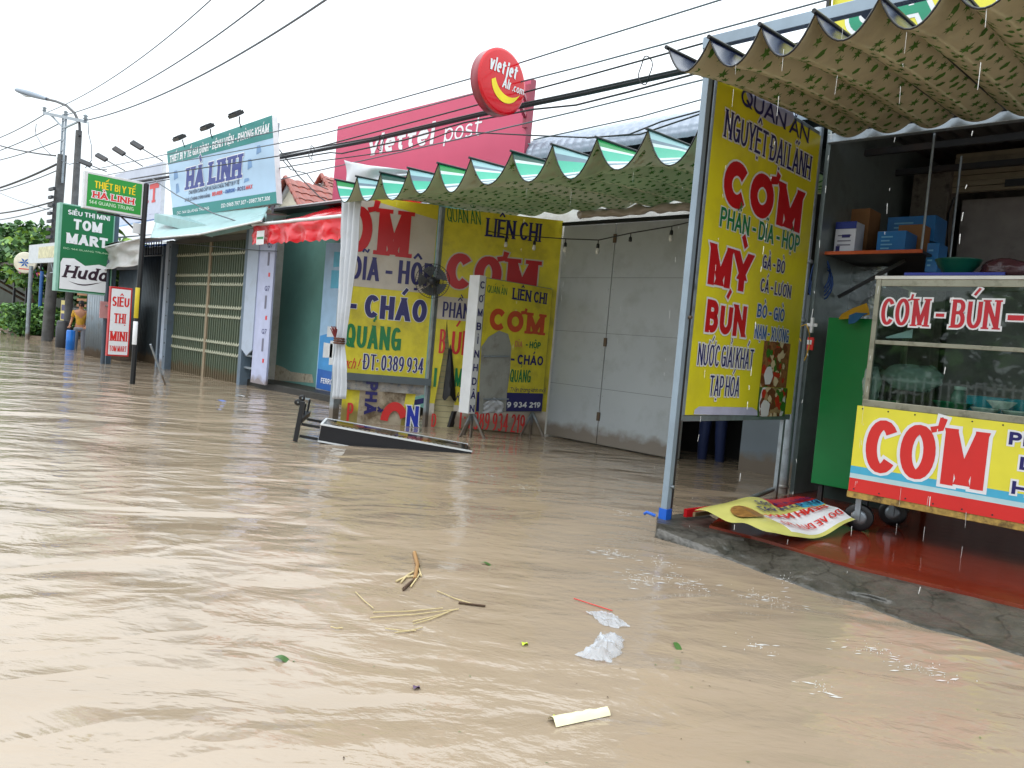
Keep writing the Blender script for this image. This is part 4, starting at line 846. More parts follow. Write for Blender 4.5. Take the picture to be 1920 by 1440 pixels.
tx(m, f2b, 'B', (822, 662), (837, 618), redc, None, bold=.3, w=.009)
tx(m, f2b, 'ÚN', (845, 664), (887, 622), redc, None, bold=.26, w=.009)
tx(m, f2b, 'MỲ', (851, 725), (880, 692), grn, None, bold=.3, w=.009); tx(m, f2b, 'I', (812, 725), (820, 690), grn, None, bold=.3, w=.009)
tx(m, f2b, 'Kính', (853, 753), (880, 737), navy, None, bold=.12, sl=.25, w=.009)
tx(m, f2b, 'Đ', (808, 800), (819, 776), redc, None, bold=.26, w=.009); tx(m, f2b, 'T: 0389 934 219', (857, 803), (985, 778), redc, None, bold=.24, w=.009)
m.build('banner_panel', b2)
m = MB(); flapm = mat('black_banner_back', (26, 26, 28), .5, bump=.01, bscale=8)
fl = [[P2(841, 650), P2(846, 660)], [P2(833, 700), P2(852, 700)], [P2(829, 745), P2(856, 735)]]
m.grid(lambda u, v: f2b.at(*[((1-u)*a+u*b) for a, b in zip(*fl[min(int(v*2), 1)])][0:2], .03) if False else f2b.at((1-u)*(fl[0][0][0]*(1-v)+fl[2][0][0]*v)+u*(fl[0][1][0]*(1-v)+fl[2][1][0]*v), fl[0][0][1]*(1-v)+fl[2][0][1]*v-.04*math.sin(u*9), .03+.06*math.sin(u*3.1)*v+.02*noise.noise(V((u*5, v*6, 0)))), 12, 16, flapm); m.build('curled_flap', b2)
m = MB(); m.grid(lambda u, v: f2b.at(P2(838, 795)[0]+u*.1+v*.05, P2(838, 800)[1]+v*.24, .03+.03*math.sin(u*5)), 6, 6, flapm); m.build('lower_flap', b2)

# white drape tied at the street end
dr = thing('white_drape', 'white tarpaulin drape tied with red cord at the left end of the striped awning', 'tarpaulin', (-9.1, 5.75, 1.5))
drm = mat('white_tarp', (188, 192, 198), .4, vary=.05, bump=.006, bscale=5, dirt=(150, 150, 148), dirt_amt=.4)
fd = FY(5.72)
keys = [((641, 372), (674, 372)), ((637, 470), (667, 470)), ((633, 560), (656, 560)), ((629, 636), (647, 636)), ((628, 650), (645, 650)), ((625, 690), (648, 690)), ((622, 748), (646, 748))]
def drf(u, v):
    k = v*(len(keys)-1); i = min(int(k), len(keys)-2); f = k-i
    a = on_y(*keys[i][0], 5.72).lerp(on_y(*keys[i+1][0], 5.72), f); b = on_y(*keys[i][1], 5.72).lerp(on_y(*keys[i+1][1], 5.72), f)
    q = a.lerp(b, u); wv = (b-a).length
    q.y += .09*wv*math.sin(u*20+v)+.02*noise.noise(V((u*4, v*8, 0))); return q
m = MB(); m.grid(drf, 60, 50, drm); o = m.build('hanging_sheet', dr); s_ = o.modifiers.new('t', 'SOLIDIFY'); s_.thickness = .006
up_ = [((645, 300), (652, 385)), ((655, 303), (665, 385)), ((700, 312), (706, 340)), ((767, 320), (768, 330))]
def upf(u, v):
    k = u*(len(up_)-1); i = min(int(k), len(up_)-2); f = k-i; Y = 5.95
    a = on_y(*up_[i][0], Y).lerp(on_y(*up_[i+1][0], Y), f); b = on_y(*up_[i][1], Y).lerp(on_y(*up_[i+1][1], Y), f); q = a.lerp(b, v)
    q.y += .06*noise.noise(q*3)+.03*math.sin(v*7+u*5); return q
m = MB(); m.grid(upf, 40, 16, drm); o = m.build('upper_sheet', dr); s_ = o.modifiers.new('t', 'SOLIDIFY'); s_.thickness = .006
m = MB(); kn = on_y(636, 641, 5.68)
for k in range(3): m.lathe(kn+V((0, 0, -.03+k*.03)), [(.07, 0), (.085, .012), (.07, .026)], mat('brown_cord', (96, 60, 46), .8), 14)
for k in range(9): m.tube([kn+V((-.02, -.05, .03)), kn+V((-.06+.014*k, -.08, .12+.02*(k % 3))), kn+V((-.09+.018*k, -.09, .17+.03*(k % 2)))], .007, mat('dark_red_cord', (110, 24, 26), .7), 5)
m.build('tie_cord', dr)

# ------------------------------------------------------------------ light box sign on legs
fl_ = FX(-7.6); lb = thing('lightbox_sign', 'yellow light box sign on legs with torn face and vertical white COM BINH DAN side', 'sign', (-7.6, 7.7, 0))
a = fl_.px(905, 518); b = fl_.px(1022, 770); c_ = fl_.px(897, 776); d = fl_.px(1031, 541)
u_0, u_1 = (a[0]+c_[0])/2, (b[0]+d[0])/2; v_0, v_1 = (c_[1]+b[1])/2, (a[1]+d[1])/2
m = MB(); m.box((-7.78, u_0, v_0), (-7.605, u_1, v_1), mat('grey_sheet', (120, 124, 126), .5)); m.build('box', lb, .004)
m = MB(); m.slab(fl_, [(u_0+.01, v_0+.01), (u_1-.01, v_0+.01), (u_1-.01, v_1-.01), (u_0+.01, v_1-.01)], -.004, 0, yel2)
T_ = lambda s_, a, b, mm, o_=None, ow=.008, bold=.24, serif=False, sl=0, w=.002: text(m, fl_, s_, a, b, mm, o_, ow, bold, serif, w, sl)
T_('QUÁN ĂN', (913, 548), (951, 540), grn, bold=.16); T_('LIÊN CHI', (960, 561), (1026, 550), navy, serif=True)
T_('CƠM', (916, 618), (1022, 590), mat('faded_red_print', (196, 74, 30), .4), bold=.3, serif=True)
T_('- HỘP', (985, 652), (1014, 642), grn); T_('DĨA', (965, 650), (980, 640), mat('peeled_pink', (206, 130, 90), .5))
T_('- CHÁO', (957, 682), (1019, 668), navy); T_('QUẢNG', (955, 716), (996, 694), grn, bold=.26); T_('Trân trọng kính mời', (955, 734), (1022, 728), navy, bold=.12, sl=.25)
zc_ = fl_.px(1000, 736)[1]; m.rect(fl_, (u_0+.012, v_0+.012), (u_1-.012, zc_-.01), .002, navy); T_('0389 934 219', (922, 764), (1013, 754), white, bold=.26, w=.005)
hol = [(902, 650), (915, 632), (935, 620), (952, 626), (958, 650), (955, 700), (950, 735), (948, 772), (897, 776), (899, 700)]
m.poly(fl_, [fl_.px(*p) for p in hol], .008, mat('dull_tube_tray', (150, 152, 146), .5, vary=.12, dirt=(110, 104, 92), dirt_amt=.5, dscale=5)); m.build('printed_face', lb)
m = MB()
for y in (668, 748): q = fl_.px(905, y); q2 = fl_.px(952, y); m.bar(fl_.at(q[0], q[1], .02), fl_.at(q2[0], q2[1], .02), .012, .018, galv)
m.build('exposed_bar', lb)
m = MB(); q = fl_.px(903, 774); m.grid(lambda u, v: fl_.at(q[0]+u*.38, q[1]+v*.22*(1-.4*abs(u-.5)*2), .03+.05*noise.noise(V((u*5, v*5, 2)))), 12, 8, drm); m.build('torn_scrap', lb)
# white side face: narrow, slightly proud of the box
fsd = FX(-7.57); a = fsd.px(892, 518); b = fsd.px(906, 518); c_ = fsd.px(880, 780); 
us0 = u_0-.12; us1 = u_0-.003
m = MB(); m.box((-7.8, us0, v_0-.02), (-7.6, us1, v_1+.015), mat('white_sheet', (212, 214, 216), .45, dirt=(160, 160, 150), dirt_amt=.3)); sd = m.build('side_face', lb, .003)
m = MB(); word = 'CƠMBÌNHDÂN'; ys_ = [536, 562, 588, 614, 640, 666, 692, 717, 741, 766]; H_ = v_1-v_0; 
for k, ch in enumerate(word):
    zz = v_1-.1-k*(H_-.16)/9.0; gw_ = .012 if ch == 'Ì' else .042
    text(m, Fr((-7.598, 0, 0), (0, 1, 0), Z1), ch, ((us0+us1)/2-gw_, zz-.06), ((us0+us1)/2+gw_, zz+.04), navy, None, .01, .2, False, .002, px=False)
m.build('side_lettering', lb)
for y0_, sg in ((u_0+.0, 1), (u_1-.15, 1)):
    for dx, dy in ((-.05, -.2), (0, 0), (.25, .1), (-.3, .12)):
        m = MB(); m.bar((-7.7, y0_+.05, v_0), (-7.7+dx*1.0, y0_+.05+dy, -.1), .03, .03, galv); m.build('leg', lb)

# ------------------------------------------------------------------ wall fan
fan = thing('wall_fan', 'black caged wall fan facing the street in front of the yellow banners', 'fan', on_x(812, 527, -8.3))
fc_ = on_x(811, 527, -8.3); axf = V((1, -.95, -.1)).normalized(); e1 = axf.cross(Z1).normalized(); e2 = e1.cross(axf)
R_ = .235
m = MB()
for k in range(44):
    a = k*2*math.pi/44; d = e1*math.cos(a)+e2*math.sin(a)
    m.tube([fc_+axf*.07+d*.04, fc_+axf*.06+d*R_*.6, fc_+axf*.01+d*R_, fc_-axf*.05+d*R_*.6, fc_-axf*.07+d*.05], .0022, black, 4, False)
for rr, off in ((R_, .01), (R_*.62, .058), (R_*.62, -.05), (.05, .07)):
    m.tube([fc_+axf*off+(e1*math.cos(k*math.pi/16)+e2*math.sin(k*math.pi/16))*rr for k in range(33)], .005 if rr == R_ else .003, black, 5, False)
m.lathe(fc_+axf*.066, [(.045, 0), (.045, .008), (.001, .012)], darkm, 18, axf); m.build('guard', fan)
m = MB()
for k in range(5):
    a0 = k*2*math.pi/5
    m.grid(lambda u, v: fc_+(e1*math.cos(a0+(u-.5)*.75*(.5+v))+e2*math.sin(a0+(u-.5)*.75*(.5+v)))*(.03+v*.17)+axf*(.02*(u-.5)), 6, 6, mat('smoke_blade', (54, 58, 62), .3))
m.build('blades', fan)
m = MB(); m.lathe(fc_-axf*.2, [(.001, 0), (.05, .01), (.06, .04), (.055, .12), (.03, .16), (.03, .22)], darkm, 18, axf); m.build('motor', fan)
m = MB(); m.tube([fc_-axf*.14, fc_-axf*.16+V((.02, .08, .02)), V((Bw.x+.02, Bw.y, fc_.z-.05))], .018, darkm); m.box((Bw.x-.03, Bw.y-.035, fc_.z-.15), (Bw.x+.05, Bw.y-.031+.0, fc_.z+.05), darkm); m.build('bracket', fan)

# ------------------------------------------------------------------ string of bulbs
sl_ = thing('string_lights', 'sagging black cord of light bulbs strung before the banners and grey doors', 'string lights', on_y(1000, 445, 7.7))
def sp_(x, y): return on_y(x, y, 7.7)
cpts = [(845, 415), (862, 412), (905, 432), (950, 440), (1005, 444), (1065, 448), (1123, 450), (1183, 437), (1260, 424), (1330, 408), (1400, 396)]
m = MB(); m.tube([sp_(*p) for p in cpts], .008, black, 6); m.build('cord', sl_)
bulbw = mat('bulb_glass', (206, 206, 200), .1, vary=.02); sock = mat('black_socket', (16, 16, 17), .4)
for i, (x, y, big) in enumerate(((862, 412, 1), (902, 432, 0), (950, 440, 0), (1003, 445, 0), (1061, 448, 0), (1122, 450, 0), (1183, 437, 2), (1260, 424, 0))):
    p = sp_(x, y); s1 = 1.5 if big == 1 else 1
    m = MB(); m.tube([p, p-V((0, 0, .05))], .006, sock, 6); m.lathe(p-V((0, 0, .105)), [(.016, 0), (.022, .01), (.019, .05), (.008, .062)], sock, 14); so_ = m.build('socket', sl_)
    if big != 2:
        m = MB(); m.lathe(p-V((0, 0, .105+.075*s1)), [(.001, 0), (.018*s1, .006), (.027*s1, .03*s1), (.022*s1, .055*s1), (.014, .076*s1)], bulbw, 16); m.build('bulb', so_)
# ================================================================== FALLEN SIGN BOX IN THE WATER
fb = thing('fallen_sign', 'black framed light box sign on castors fallen over in the flood water', 'sign', on_z(740, 830, 0))
p1 = on_z(600, 832, 0); p2 = on_z(886, 851, 0)      # near bottom edge at the water
d1 = (p2-p1).normalized(); Lb = (p2-p1).length
A3 = V((p1.x, p1.y, .225)); B3 = V((p2.x, p2.y, .03)); dx = (B3-A3).normalized()
side = V((-d1.y, d1.x, 0)); side = side if side.dot(V((-1, 1, 0))) > 0 else -side
Wd = .6
nrm = dx.cross(side).normalized(); nrm = nrm if nrm.z > 0 else -nrm
fx = (A3, dx, side, nrm)
m = MB(); m.box((0, 0, -.2), (Lb, Wd, -.004), mat('black_box', (16, 18, 26), .3), fx); m.build('box', fb, .004)
trim = mat('white_trim', (205, 208, 210), .35)
m = MB(); m.box((-.004, -.012, -.012), (Lb+.004, .014, .006), trim, fx); m.box((-.004, Wd-.014, -.012), (Lb+.004, Wd+.012, .006), trim, fx); m.box((-.012, .0141, -.012), (.014, Wd-.0141, .006), trim, fx); m.box((-.004, -.012, -.205), (Lb*.35, .012, -.188), trim, fx); m.build('trim', fb)
m = MB(); ff = Fr(A3, dx, side); ff.n = nrm
m.rect(ff, (.015, .015), (Lb-.015, Wd-.015), .001, mat('gloss_dark_print', (34, 34, 30), .06, vary=.6, vscale=9))
R = random.Random(4)
for k in range(26):
    u = R.uniform(.05, Lb-.35); v = R.uniform(.03, Wd-.15); c = R.choice([mat('gloss_blue', (40, 44, 130), .1), mat('gloss_red', (130, 24, 34), .1), mat('gloss_gold', (120, 96, 40), .1), black])
    m.rect(ff, (u, v), (u+R.uniform(.08, .3), v+R.uniform(.03, .1)), .002+k*.0002, c)
for k in range(26): m.rect(ff, (.2+k*.05, .03), (.23+k*.05, .045), .009, white)
m.build('printed_face', fb)
fk = mat('black_frame_steel', (22, 24, 28), .4)
for v in (.02, Wd-.06):
    m = MB(); m.box((-.22, v, -.06), (-.013, v+.03, -.03), fk, fx); m.build('frame_arm', fb)
m = MB(); m.box((-.22, v-.5, -.2), (-.013, v-.47, -.17), fk, fx); m.build('frame_arm', fb)
m = MB(); m.box((-.27, -.06, -.24), (-.22, -.01, .22), fk, fx); m.box((-.275, -.009, -.03), (-.215, Wd+.15, .03), fk, fx); m.build('frame_foot', fb, .003)
for v, zz in ((Wd*.55, .16), (Wd+.1, .18)):
    c = A3+dx*-.25+side*v+nrm*zz; m = MB(); m.lathe(c+side*-.014-dx*.09, [(.012, 0), (.034, 0), (.04, .006), (.04, .022), (.034, .028), (.012, .028)], black, 20, side)
    w_ = m.build('castor', fb); m = MB(); m.bar(c-dx*.09, c, .022, .022, galv); m.bar(c, A3+dx*-.25+side*v, .02, .02, fk); m.build('fork', w_)

# ================================================================== TEAL STALL WITH RED AWNING
teal = mat('teal_plaster', (96, 142, 134), .65, vary=.08, dirt=(80, 112, 106), dirt_amt=.4, dscale=1.5)
TY = 8.2; ft = FY(TY)
tbd = thing('teal_building', 'small teal plastered building with peeling base under the red awning', 'building', (-13, TY, 0))
def xy(x, y, Y): q = on_y(x, y, Y); return (q.x, q.z)
xl = on_y(505, 600, TY).x; xr_ = -9.75
m = MB(); m.slab(ft, [(xl, .12), (xr_, .12), (xr_, xy(860-0, 0, TY)[1] if False else 3.55), (xl, 3.7)], -.25, 0, teal); m.build('wall', tbd)
# peeled base
m = MB(); pe = [(508, 712), (506, 685), (515, 683), (530, 688), (545, 697), (566, 700), (585, 702), (588, 718)]
m.slab(ft, [ft.px(*p) for p in pe], .0, .006, mat('peeled_plaster', (176, 166, 146), .8, vary=.25, vscale=7, bump=.01, bscale=10, dirt=(90, 78, 62), dirt_amt=.8, dscale=7)); m.build('peeled_base', tbd)
sp0 = on_z(447, 740, .0); 
m = MB(); st_ = mat('wet_dark_step', (44, 42, 38), .5, vary=.3, bump=.01); m.box((xl-.9, 7.55, -.2), (xr_-.3, TY-.001, .13), st_); m.build('step', tbd, .02)
m = MB(); zt = on_y(500, 382, TY-.1).z
m.box((xl-.05, TY-.35, 3.66), (xr_, TY+.1, 3.7), darkm); m.box((xl-.05, TY-.36, 3.7), (xr_, TY+.1, 3.72), trim); m.build('flat_roof', tbd)
# red awning
ra = thing('red_awning', 'wet red shop awning with white front bar and hanging valance', 'awning', (-12, 6.8, 3.1))
redw = mat('wet_red_tarp', (200, 26, 38), .16, vary=.12, vscale=3, bump=.012, bscale=4)
ax0 = on_y(478, 425, 6.8).x; ax1 = -9.9
ztop = on_y(478, 422, 6.8).z; 
m = MB(); m.grid(lambda u, v: V((ax0+(ax1-ax0)*u + (0.55 if v > 0 else 0)*v*(1-u), 6.8+(TY-6.8)*v, ztop+.62*v-.06*math.sin(v*3.14)+.03*noise.noise(V((u*9, v*4, 0))))), 50, 14, redw); m.build('canopy_sheet', ra)
m = MB(); m.tube([(ax0-.05, 6.78, ztop), (ax1, 6.78, ztop)], .03, trim, 10); m.build('front_bar', ra)
m = MB(); m.grid(lambda u, v: V((ax0+(ax1-ax0)*u, 6.77-.03*math.sin(u*40)*v-.04*noise.noise(V((u*12, v*3, 0))), ztop-.03-v*(.34+.015*math.sin(u*95)))), 160, 8, redw); m.build('valance', ra)
m = MB(); fr_r = FY(6.70); A = fr_r.px(480, 459); B = fr_r.px(496, 432); m.rect(fr_r, A, B, .0, trim); text(m, fr_r, '114 Q.T', (A[0]+.01, A[1]+.09), (B[0]-.01, A[1]+.15), grn, None, bold=.2, w=.003, px=False) if False else None
m.rect(fr_r, (A[0]+.02, A[1]+.1), (B[0]-.02, A[1]+.14), .002, grn); m.build('patch', ra)
m = MB(); m.bar((xl+.2, 8.19, 2.7), (ax0+.25, 6.82, ztop-.03), .03, .03, galv); m.build('folding_arm', ra)
# tall poster with water heaters
PY = 7.95; fp = FY(PY)
ps = thing('poster_board', 'tall pale blue poster board with white appliances beside the white drape', 'poster', (-10.9, PY, 0))
c4 = [fp.px(*p) for p in ((591, 735), (640, 748), (660, 455), (612, 455))]
m = MB(); m.slab(fp, c4, -.03, 0, mat('pale_blue_poster', (150, 184, 214), .35, vary=.1), trim)
def lerp2(u, v): a = V(c4[0]).lerp(V(c4[1]), u); b = V(c4[3]).lerp(V(c4[2]), u); return tuple(a.lerp(b, v))
m.poly(fp, [lerp2(.03, .03), lerp2(.97, .03), lerp2(.97, .16), lerp2(.03, .16)], .002, mat('poster_blue', (20, 90, 170), .35))
m.poly(fp, [lerp2(.03, .16), lerp2(.97, .16), lerp2(.97, .45), lerp2(.03, .38)], .002, mat('poster_mid_blue', (60, 140, 200), .35))
for (u, v, a_, b_) in ((.2, .24, .35, .1), (.45, .2, .3, .16), (.3, .38, .4, .07)): m.poly(fp, [lerp2(u, v), lerp2(u+a_, v+.01), lerp2(u+a_, v+b_), lerp2(u, v+b_)], .004, trim)
for (u, v, a_, b_) in ((.3, .7, .6, .12), (.35, .84, .55, .1)): m.poly(fp, [lerp2(u, v), lerp2(u+a_, v+.01), lerp2(u+a_, v+b_), lerp2(u, v+b_)], .004, skyb)
A = lerp2(.2, .07); text(m, fp, 'FERROLI', (A[0], A[1]), (lerp2(.75, .07)[0], A[1]+.1), white, None, bold=.2, w=.005, px=False)
m.build('poster_sheet', ps)
# tiled roofs of the house behind
hr = thing('tiled_house', 'cream house with red clay tile roofs and oval attic window behind the teal building', 'house', (-19, 14, 0))
HY = 14.0; fh = FY(HY)
crm_ = mat('cream_wall', (212, 206, 186), .7, vary=.06, dirt=(160, 150, 130), dirt_amt=.3); clay = mat('clay_tile', (142, 66, 52), .4, vary=.25, vscale=7, dirt=(80, 40, 36), dirt_amt=.5, dscale=3)
def gable(px_l, px_top, px_r, Y, depth, round_win):
    f = FY(Y); l = f.px(*px_l); t_ = f.px(*px_top); r_ = f.px(*px_r); zb_ = min(l[1], r_[1])-1.0; hw = max(t_[0]-l[0], r_[0]-t_[0]); zt_ = t_[1]; ze = zt_-hw*.95
    m = MB(); m.slab(f, [(t_[0]-hw*.85, zb_), (t_[0]+hw*.85, zb_), (t_[0]+hw*.85, ze+.15*hw), (t_[0], zt_-.12), (t_[0]-hw*.85, ze+.15*hw)], -depth, 0, crm_); m.build('gable_wall', hr)
    for sg in (-1, 1):
        m = MB(); nr = 9
        for j in range(nr):
            f0, f1_ = j/nr, (j+1.12)/nr; cols = 16
            for k in range(cols):
                y0 = Y-.25+k*(depth+.2)/cols; y1 = y0+(depth+.2)/cols; pts = []
                for q in range(5):
                    yy = y0+(y1-y0)*q/4; h_ = .035*math.sin(math.pi*q/4)
                    pts.append((V((t_[0]+sg*hw*f0, yy, zt_-(zt_-ze)*f0+h_+.0)), V((t_[0]+sg*hw*f1_, yy, zt_-(zt_-ze)*f1_+h_+.035))))
                vs = [p for pr in pts for p in pr]; m.add(vs, [(2*q, 2*q+1, 2*q+3, 2*q+2) for q in range(4)], clay, True)
        m.build('roof_slope', hr)
        m = MB()
        for j in range(8):
            a = V((t_[0]+sg*hw*j/8, Y-.27, zt_-(zt_-ze)*j/8+.05)); b = V((t_[0]+sg*hw*(j+1.1)/8, Y-.27, zt_-(zt_-ze)*(j+1.1)/8+.03)); m.tube([a, b], [.07, .09], clay, 10)
        m.build('verge_tiles', hr)
        m = MB(); a = V((t_[0], Y-.06, zt_-.1)); b = V((t_[0]+sg*hw*.98, Y-.06, ze-.08)); m.bar(a, b, .1, .12, trim); m.build('white_verge', hr)
    if round_win:
        c = V((t_[0]+hw*.05, Y, zt_-hw*.75)); m = MB()
        for k in range(24):
            a = 2*math.pi*k/24; b = 2*math.pi*(k+1)/24; g_ = lambda r, t: (c.x+r*.62*math.cos(t), c.z+r*math.sin(t))
            m.slab(f, [g_(.4, a), g_(.4, b), g_(.54, b), g_(.54, a)][::-1] if False else [g_(.54, a), g_(.54, b), g_(.4, b), g_(.4, a)], 0, .05, trim)
        for a in (0, math.pi/2, math.pi, 1.5*math.pi): m.box((c.x+.36*math.cos(a)-.07, Y-.07, c.z+.56*math.sin(a)-.07), (c.x+.36*math.cos(a)+.07, Y-.051, c.z+.56*math.sin(a)+.07), trim)
        w_ = m.build('oval_window_frame', hr); m = MB(); m.poly(f, [(c.x+.25*math.cos(2*math.pi*k/24), c.z+.41*math.sin(2*math.pi*k/24)) for k in range(24)], .004, black); m.build('opening', w_)
gable((520, 372), (548, 337), (610, 400), HY, 5.5, True)
gable((595, 345), (614, 332), (650, 352), HY+2.2, 5, False)

# ================================================================== PINK BILLBOARD AND RED DISC
VY = 8.7; fv = FY(VY)
vb = thing('pink_billboard', 'large plain pink red billboard reading viettel post above the stalls', 'billboard', (-11, VY, 0))
pink = mat('faded_pink_vinyl', (196, 74, 106), .45, vary=.04, vscale=1.5)
q = [fv.px(*p) for p in ((624, 372), (975, 330), (998, 148), (632, 236))]
xa, xb_ = (q[0][0]+q[3][0])/2, (q[1][0]+q[2][0])/2; za, zb_ = 3.95, (q[2][1]+q[3][1])/2
m = MB(); m.slab(fv, [(xa, za), (xb_, za), (xb_+.02, zb_), (xa, zb_)], -.12, 0, pink, mat('pink_side', (150, 60, 80), .5))
text(m, fv, 'viettel', (690, 293), (816, 227), white, None, .01, .24, False, .004, .08)
text(m, fv, 'post', (832, 267), (904, 217), white, None, .01, .12, False, .004, .08); m.build('printed_face', vb)
m = MB(); m.slab(fv, [(xa-.05, 3.2), (xb_-2.6, 3.2), (xb_-2.6, za-.004), (xa-.05, za-.004)], -.2, .0, mat('pale_grey_board', (176, 184, 200), .5)); m.build('lower_board', vb)
for x in (xa+.4, (xa+xb_)/2, xb_-.4):
    m = MB(); m.box((x, VY+.13, 3.0), (x+.07, VY+.2, zb_-.1), galv); m.build('support', vb)
rdx = -7.6; fr2 = Fr((rdx, 0, 0), (.02, 1, 0), Z1)
cc = fr2.px(935, 155); ed = fr2.px(877, 150); tp = fr2.px(928, 89)
rr = .5*(abs(tp[1]-fr2.px(938, 220)[1]))
vd = thing('round_sign', 'round red plastic light sign reading vietjet Air.com with a yellow smile', 'sign', fr2.at(*cc))
c0 = fr2.at(cc[0], cc[1], -.09); redp = mat('gloss_red_plastic', (206, 16, 30), .12, vary=.03); m = MB()
m.lathe(c0, [(.001, 0), (rr*.97, 0), (rr, .01), (rr, .15)], mat('dark_red_rim', (140, 22, 40), .3), 64, fr2.n); m.lathe(c0+fr2.n*.001, [(rr*1.001, .15), (rr*.96, .165), (rr*.9, .172), (rr*.5, .178), (.001, .18)], redp, 64, fr2.n); m.build('disc', vd)
m = MB(); W0 = .094
text(m, fr2, 'vietjet', (cc[0]-rr*.64, cc[1]+rr*.2), (cc[0]+rr*.52, cc[1]+rr*.62), white, None, .01, .28, False, W0, .15, px=False)
text(m, fr2, 'Air', (cc[0]-rr*.05, cc[1]-rr*.18), (cc[0]+rr*.32, cc[1]+rr*.12), white, None, .01, .26, False, W0, .15, px=False)
text(m, fr2, '.com', (cc[0]+rr*.38, cc[1]-rr*.18), (cc[0]+rr*.88, cc[1]+rr*.06), white, None, .01, .18, False, W0, .1, px=False)
o_ = [(cc[0]+rr*(.12+.62*math.cos(math.radians(t))), cc[1]+rr*(-.02+.6*math.sin(math.radians(t)))) for t in range(185, 330, 8)]
i_ = [(cc[0]+rr*(.27+.64*math.cos(math.radians(t))), cc[1]+rr*(.2+.6*math.sin(math.radians(t)))) for t in range(318, 195, -8)]
m.poly(fr2, [o_[0]]+o_[1:]+i_, W0, mat('sign_yellow', (236, 206, 20), .3)); m.build('lettering', vd)
for z in (cc[1]+.18, cc[1]+.4):
    m = MB(); m.bar(fr2.at(cc[0]+rr*.6, z, -.1), V((xb_-.02, VY-.02, z+.05)), .05, .05, mat('pink_steel', (150, 50, 70), .4)); m.build('bracket', vd)
m = MB(); m.box((xb_-.03, VY-.06, cc[1]+.05), (xb_+.05, VY-.003, cc[1]+.72), MATS['pink_steel']); m.build('fixing_post', vd)

# ================================================================== MEDICAL SHOP WITH FOLDING GATES
HYg = 7.5; fg2 = FY(HYg)
hb = thing('gate_shop', 'narrow shop closed by pale green folding steel gates below the HA LINH billboard', 'shop', (-17, HYg, 0))
gg = mat('pale_green_gate', (98, 110, 92), .45, .1, vary=.1, dirt=(96, 94, 70), dirt_amt=.4, dscale=6); ggd = mat('gate_track', (88, 84, 76), .6, dirt=(60, 54, 44), dirt_amt=.5)
gxl = -18.95; gxr = -15.25; gxm = -17.08; gz = 3.02
for a, b in ((gxl, gxm-.05), (gxm+.05, gxr)):
    m = MB(); n = 16; w_ = (b-a)/n
    for k in range(n):
        x = a+k*w_; m.add([(x, HYg+.03, -.2), (x+w_*.5, HYg, -.2), (x+w_, HYg+.03, -.2), (x, HYg+.03, gz), (x+w_*.5, HYg, gz), (x+w_, HYg+.03, gz)], [(0, 1, 4, 3), (1, 2, 5, 4)], gg)
        m.box((x+w_*.42, HYg-.022, -.1), (x+w_*.58, HYg-.004, gz), gg)
    d = m.build('folding_gate', hb)
    lat = MB()
    for z in (.55, .78, 1.35, 1.55, 2.05, 2.25, 2.72):
        for k in range(n):
            x = a+k*w_; lat.bar((x+.01, HYg-.03, z+.0), (x+w_*.5, HYg-.032, z+.06), .008, .034, mat('pale_lattice', (176, 178, 156), .45)); lat.bar((x+w_*.5, HYg-.034, z+.06), (x+w_-.01, HYg-.03, z+.0), .008, .034, MATS['pale_lattice'])
    lat.build('lattice', d)
m = MB(); m.box((gxm-.05, HYg-.04, -.1), (gxm+.05, HYg+.02, gz), mat('beige_stile', (150, 134, 110), .6, dirt=(100, 90, 70), dirt_amt=.4)); m.build('middle_stile', hb, .004)
m = MB(); m.box((gxl-.1, HYg-.05, gz), (gxr+.1, HYg+.05, gz+.12), ggd); m.box((gxl-.25, HYg-.02, gz+.12), (gxr+.6, HYg+.1, 3.6), mat('beige_fascia', (150, 146, 130), .6, dirt=(96, 90, 76), dirt_amt=.5)); m.build('gate_head', hb)
lav = mat('pale_blue_pillar', (170, 182, 200), .6, vary=.05, dirt=(130, 136, 140), dirt_amt=.35, dscale=3)
bs = mat('slate_blue_steel', (100, 116, 132), .5, dirt=(80, 80, 80), dirt_amt=.4)
m = MB(); m.box((gxl-.45, HYg-.12, -.2), (gxl-.2, HYg+.4, 3.1), lav); m.build('pillar', hb, .004)
m = MB(); m.box((gxl-.2, HYg-.15, -.2), (gxl-.02, HYg+.1, 3.1), bs)
for k in range(9): m.lathe((gxl-.11, HYg-.15, .3+k*.33), [(.02, 0), (.012, .012), (.001, .014)], black, 8, V((0, -1, 0)))
m.build('steel_jamb', hb, .003)
m = MB(); m.box((gxr+.02, HYg-.12, -.2), (gxr+.16, HYg+.3, 3.2), bs); m.build('steel_jamb', hb, .003)
m = MB(); pxs = [(gxr+.16, 3.2), (gxr+.62, 3.2), (gxr+.62, .75), (gxr+.4, .62), (gxr+.16, .75)]
m.slab(FY(HYg-.1), pxs[::-1], 0, .03, lav); m.build('loose_cover', hb)
m = MB(); m.box((gxr+.62, HYg-.11, .1), (gxr+1.25, HYg-.07, 3.25), mat('film_covered_panel', (176, 182, 212), .25, vary=.08, bump=.003, bscale=4))
fq = FY(HYg-.11)
for k in range(3):
    z = .75+k*.85; text(m, fq, 'Q7', (gxr+.95, z+.35), (gxr+1.14, z+.45), navy, None, bold=.16, w=.002, px=False); m.rect(fq, (gxr+.98, z), (gxr+1.06, z+.26), .002, mat('grey_print', (110, 110, 130), .5)); m.rect(fq, (gxr+1.05, z-.22), (gxr+1.12, z-.14), .002, redc)
m.build('film_panel', hb)
m = MB(); m.box((gxr+.17, HYg+.1, -.2), (xl+.0, HYg+.3, 3.4), mat('dark_gap', (40, 42, 44), .8)); m.build('inner_wall', hb)
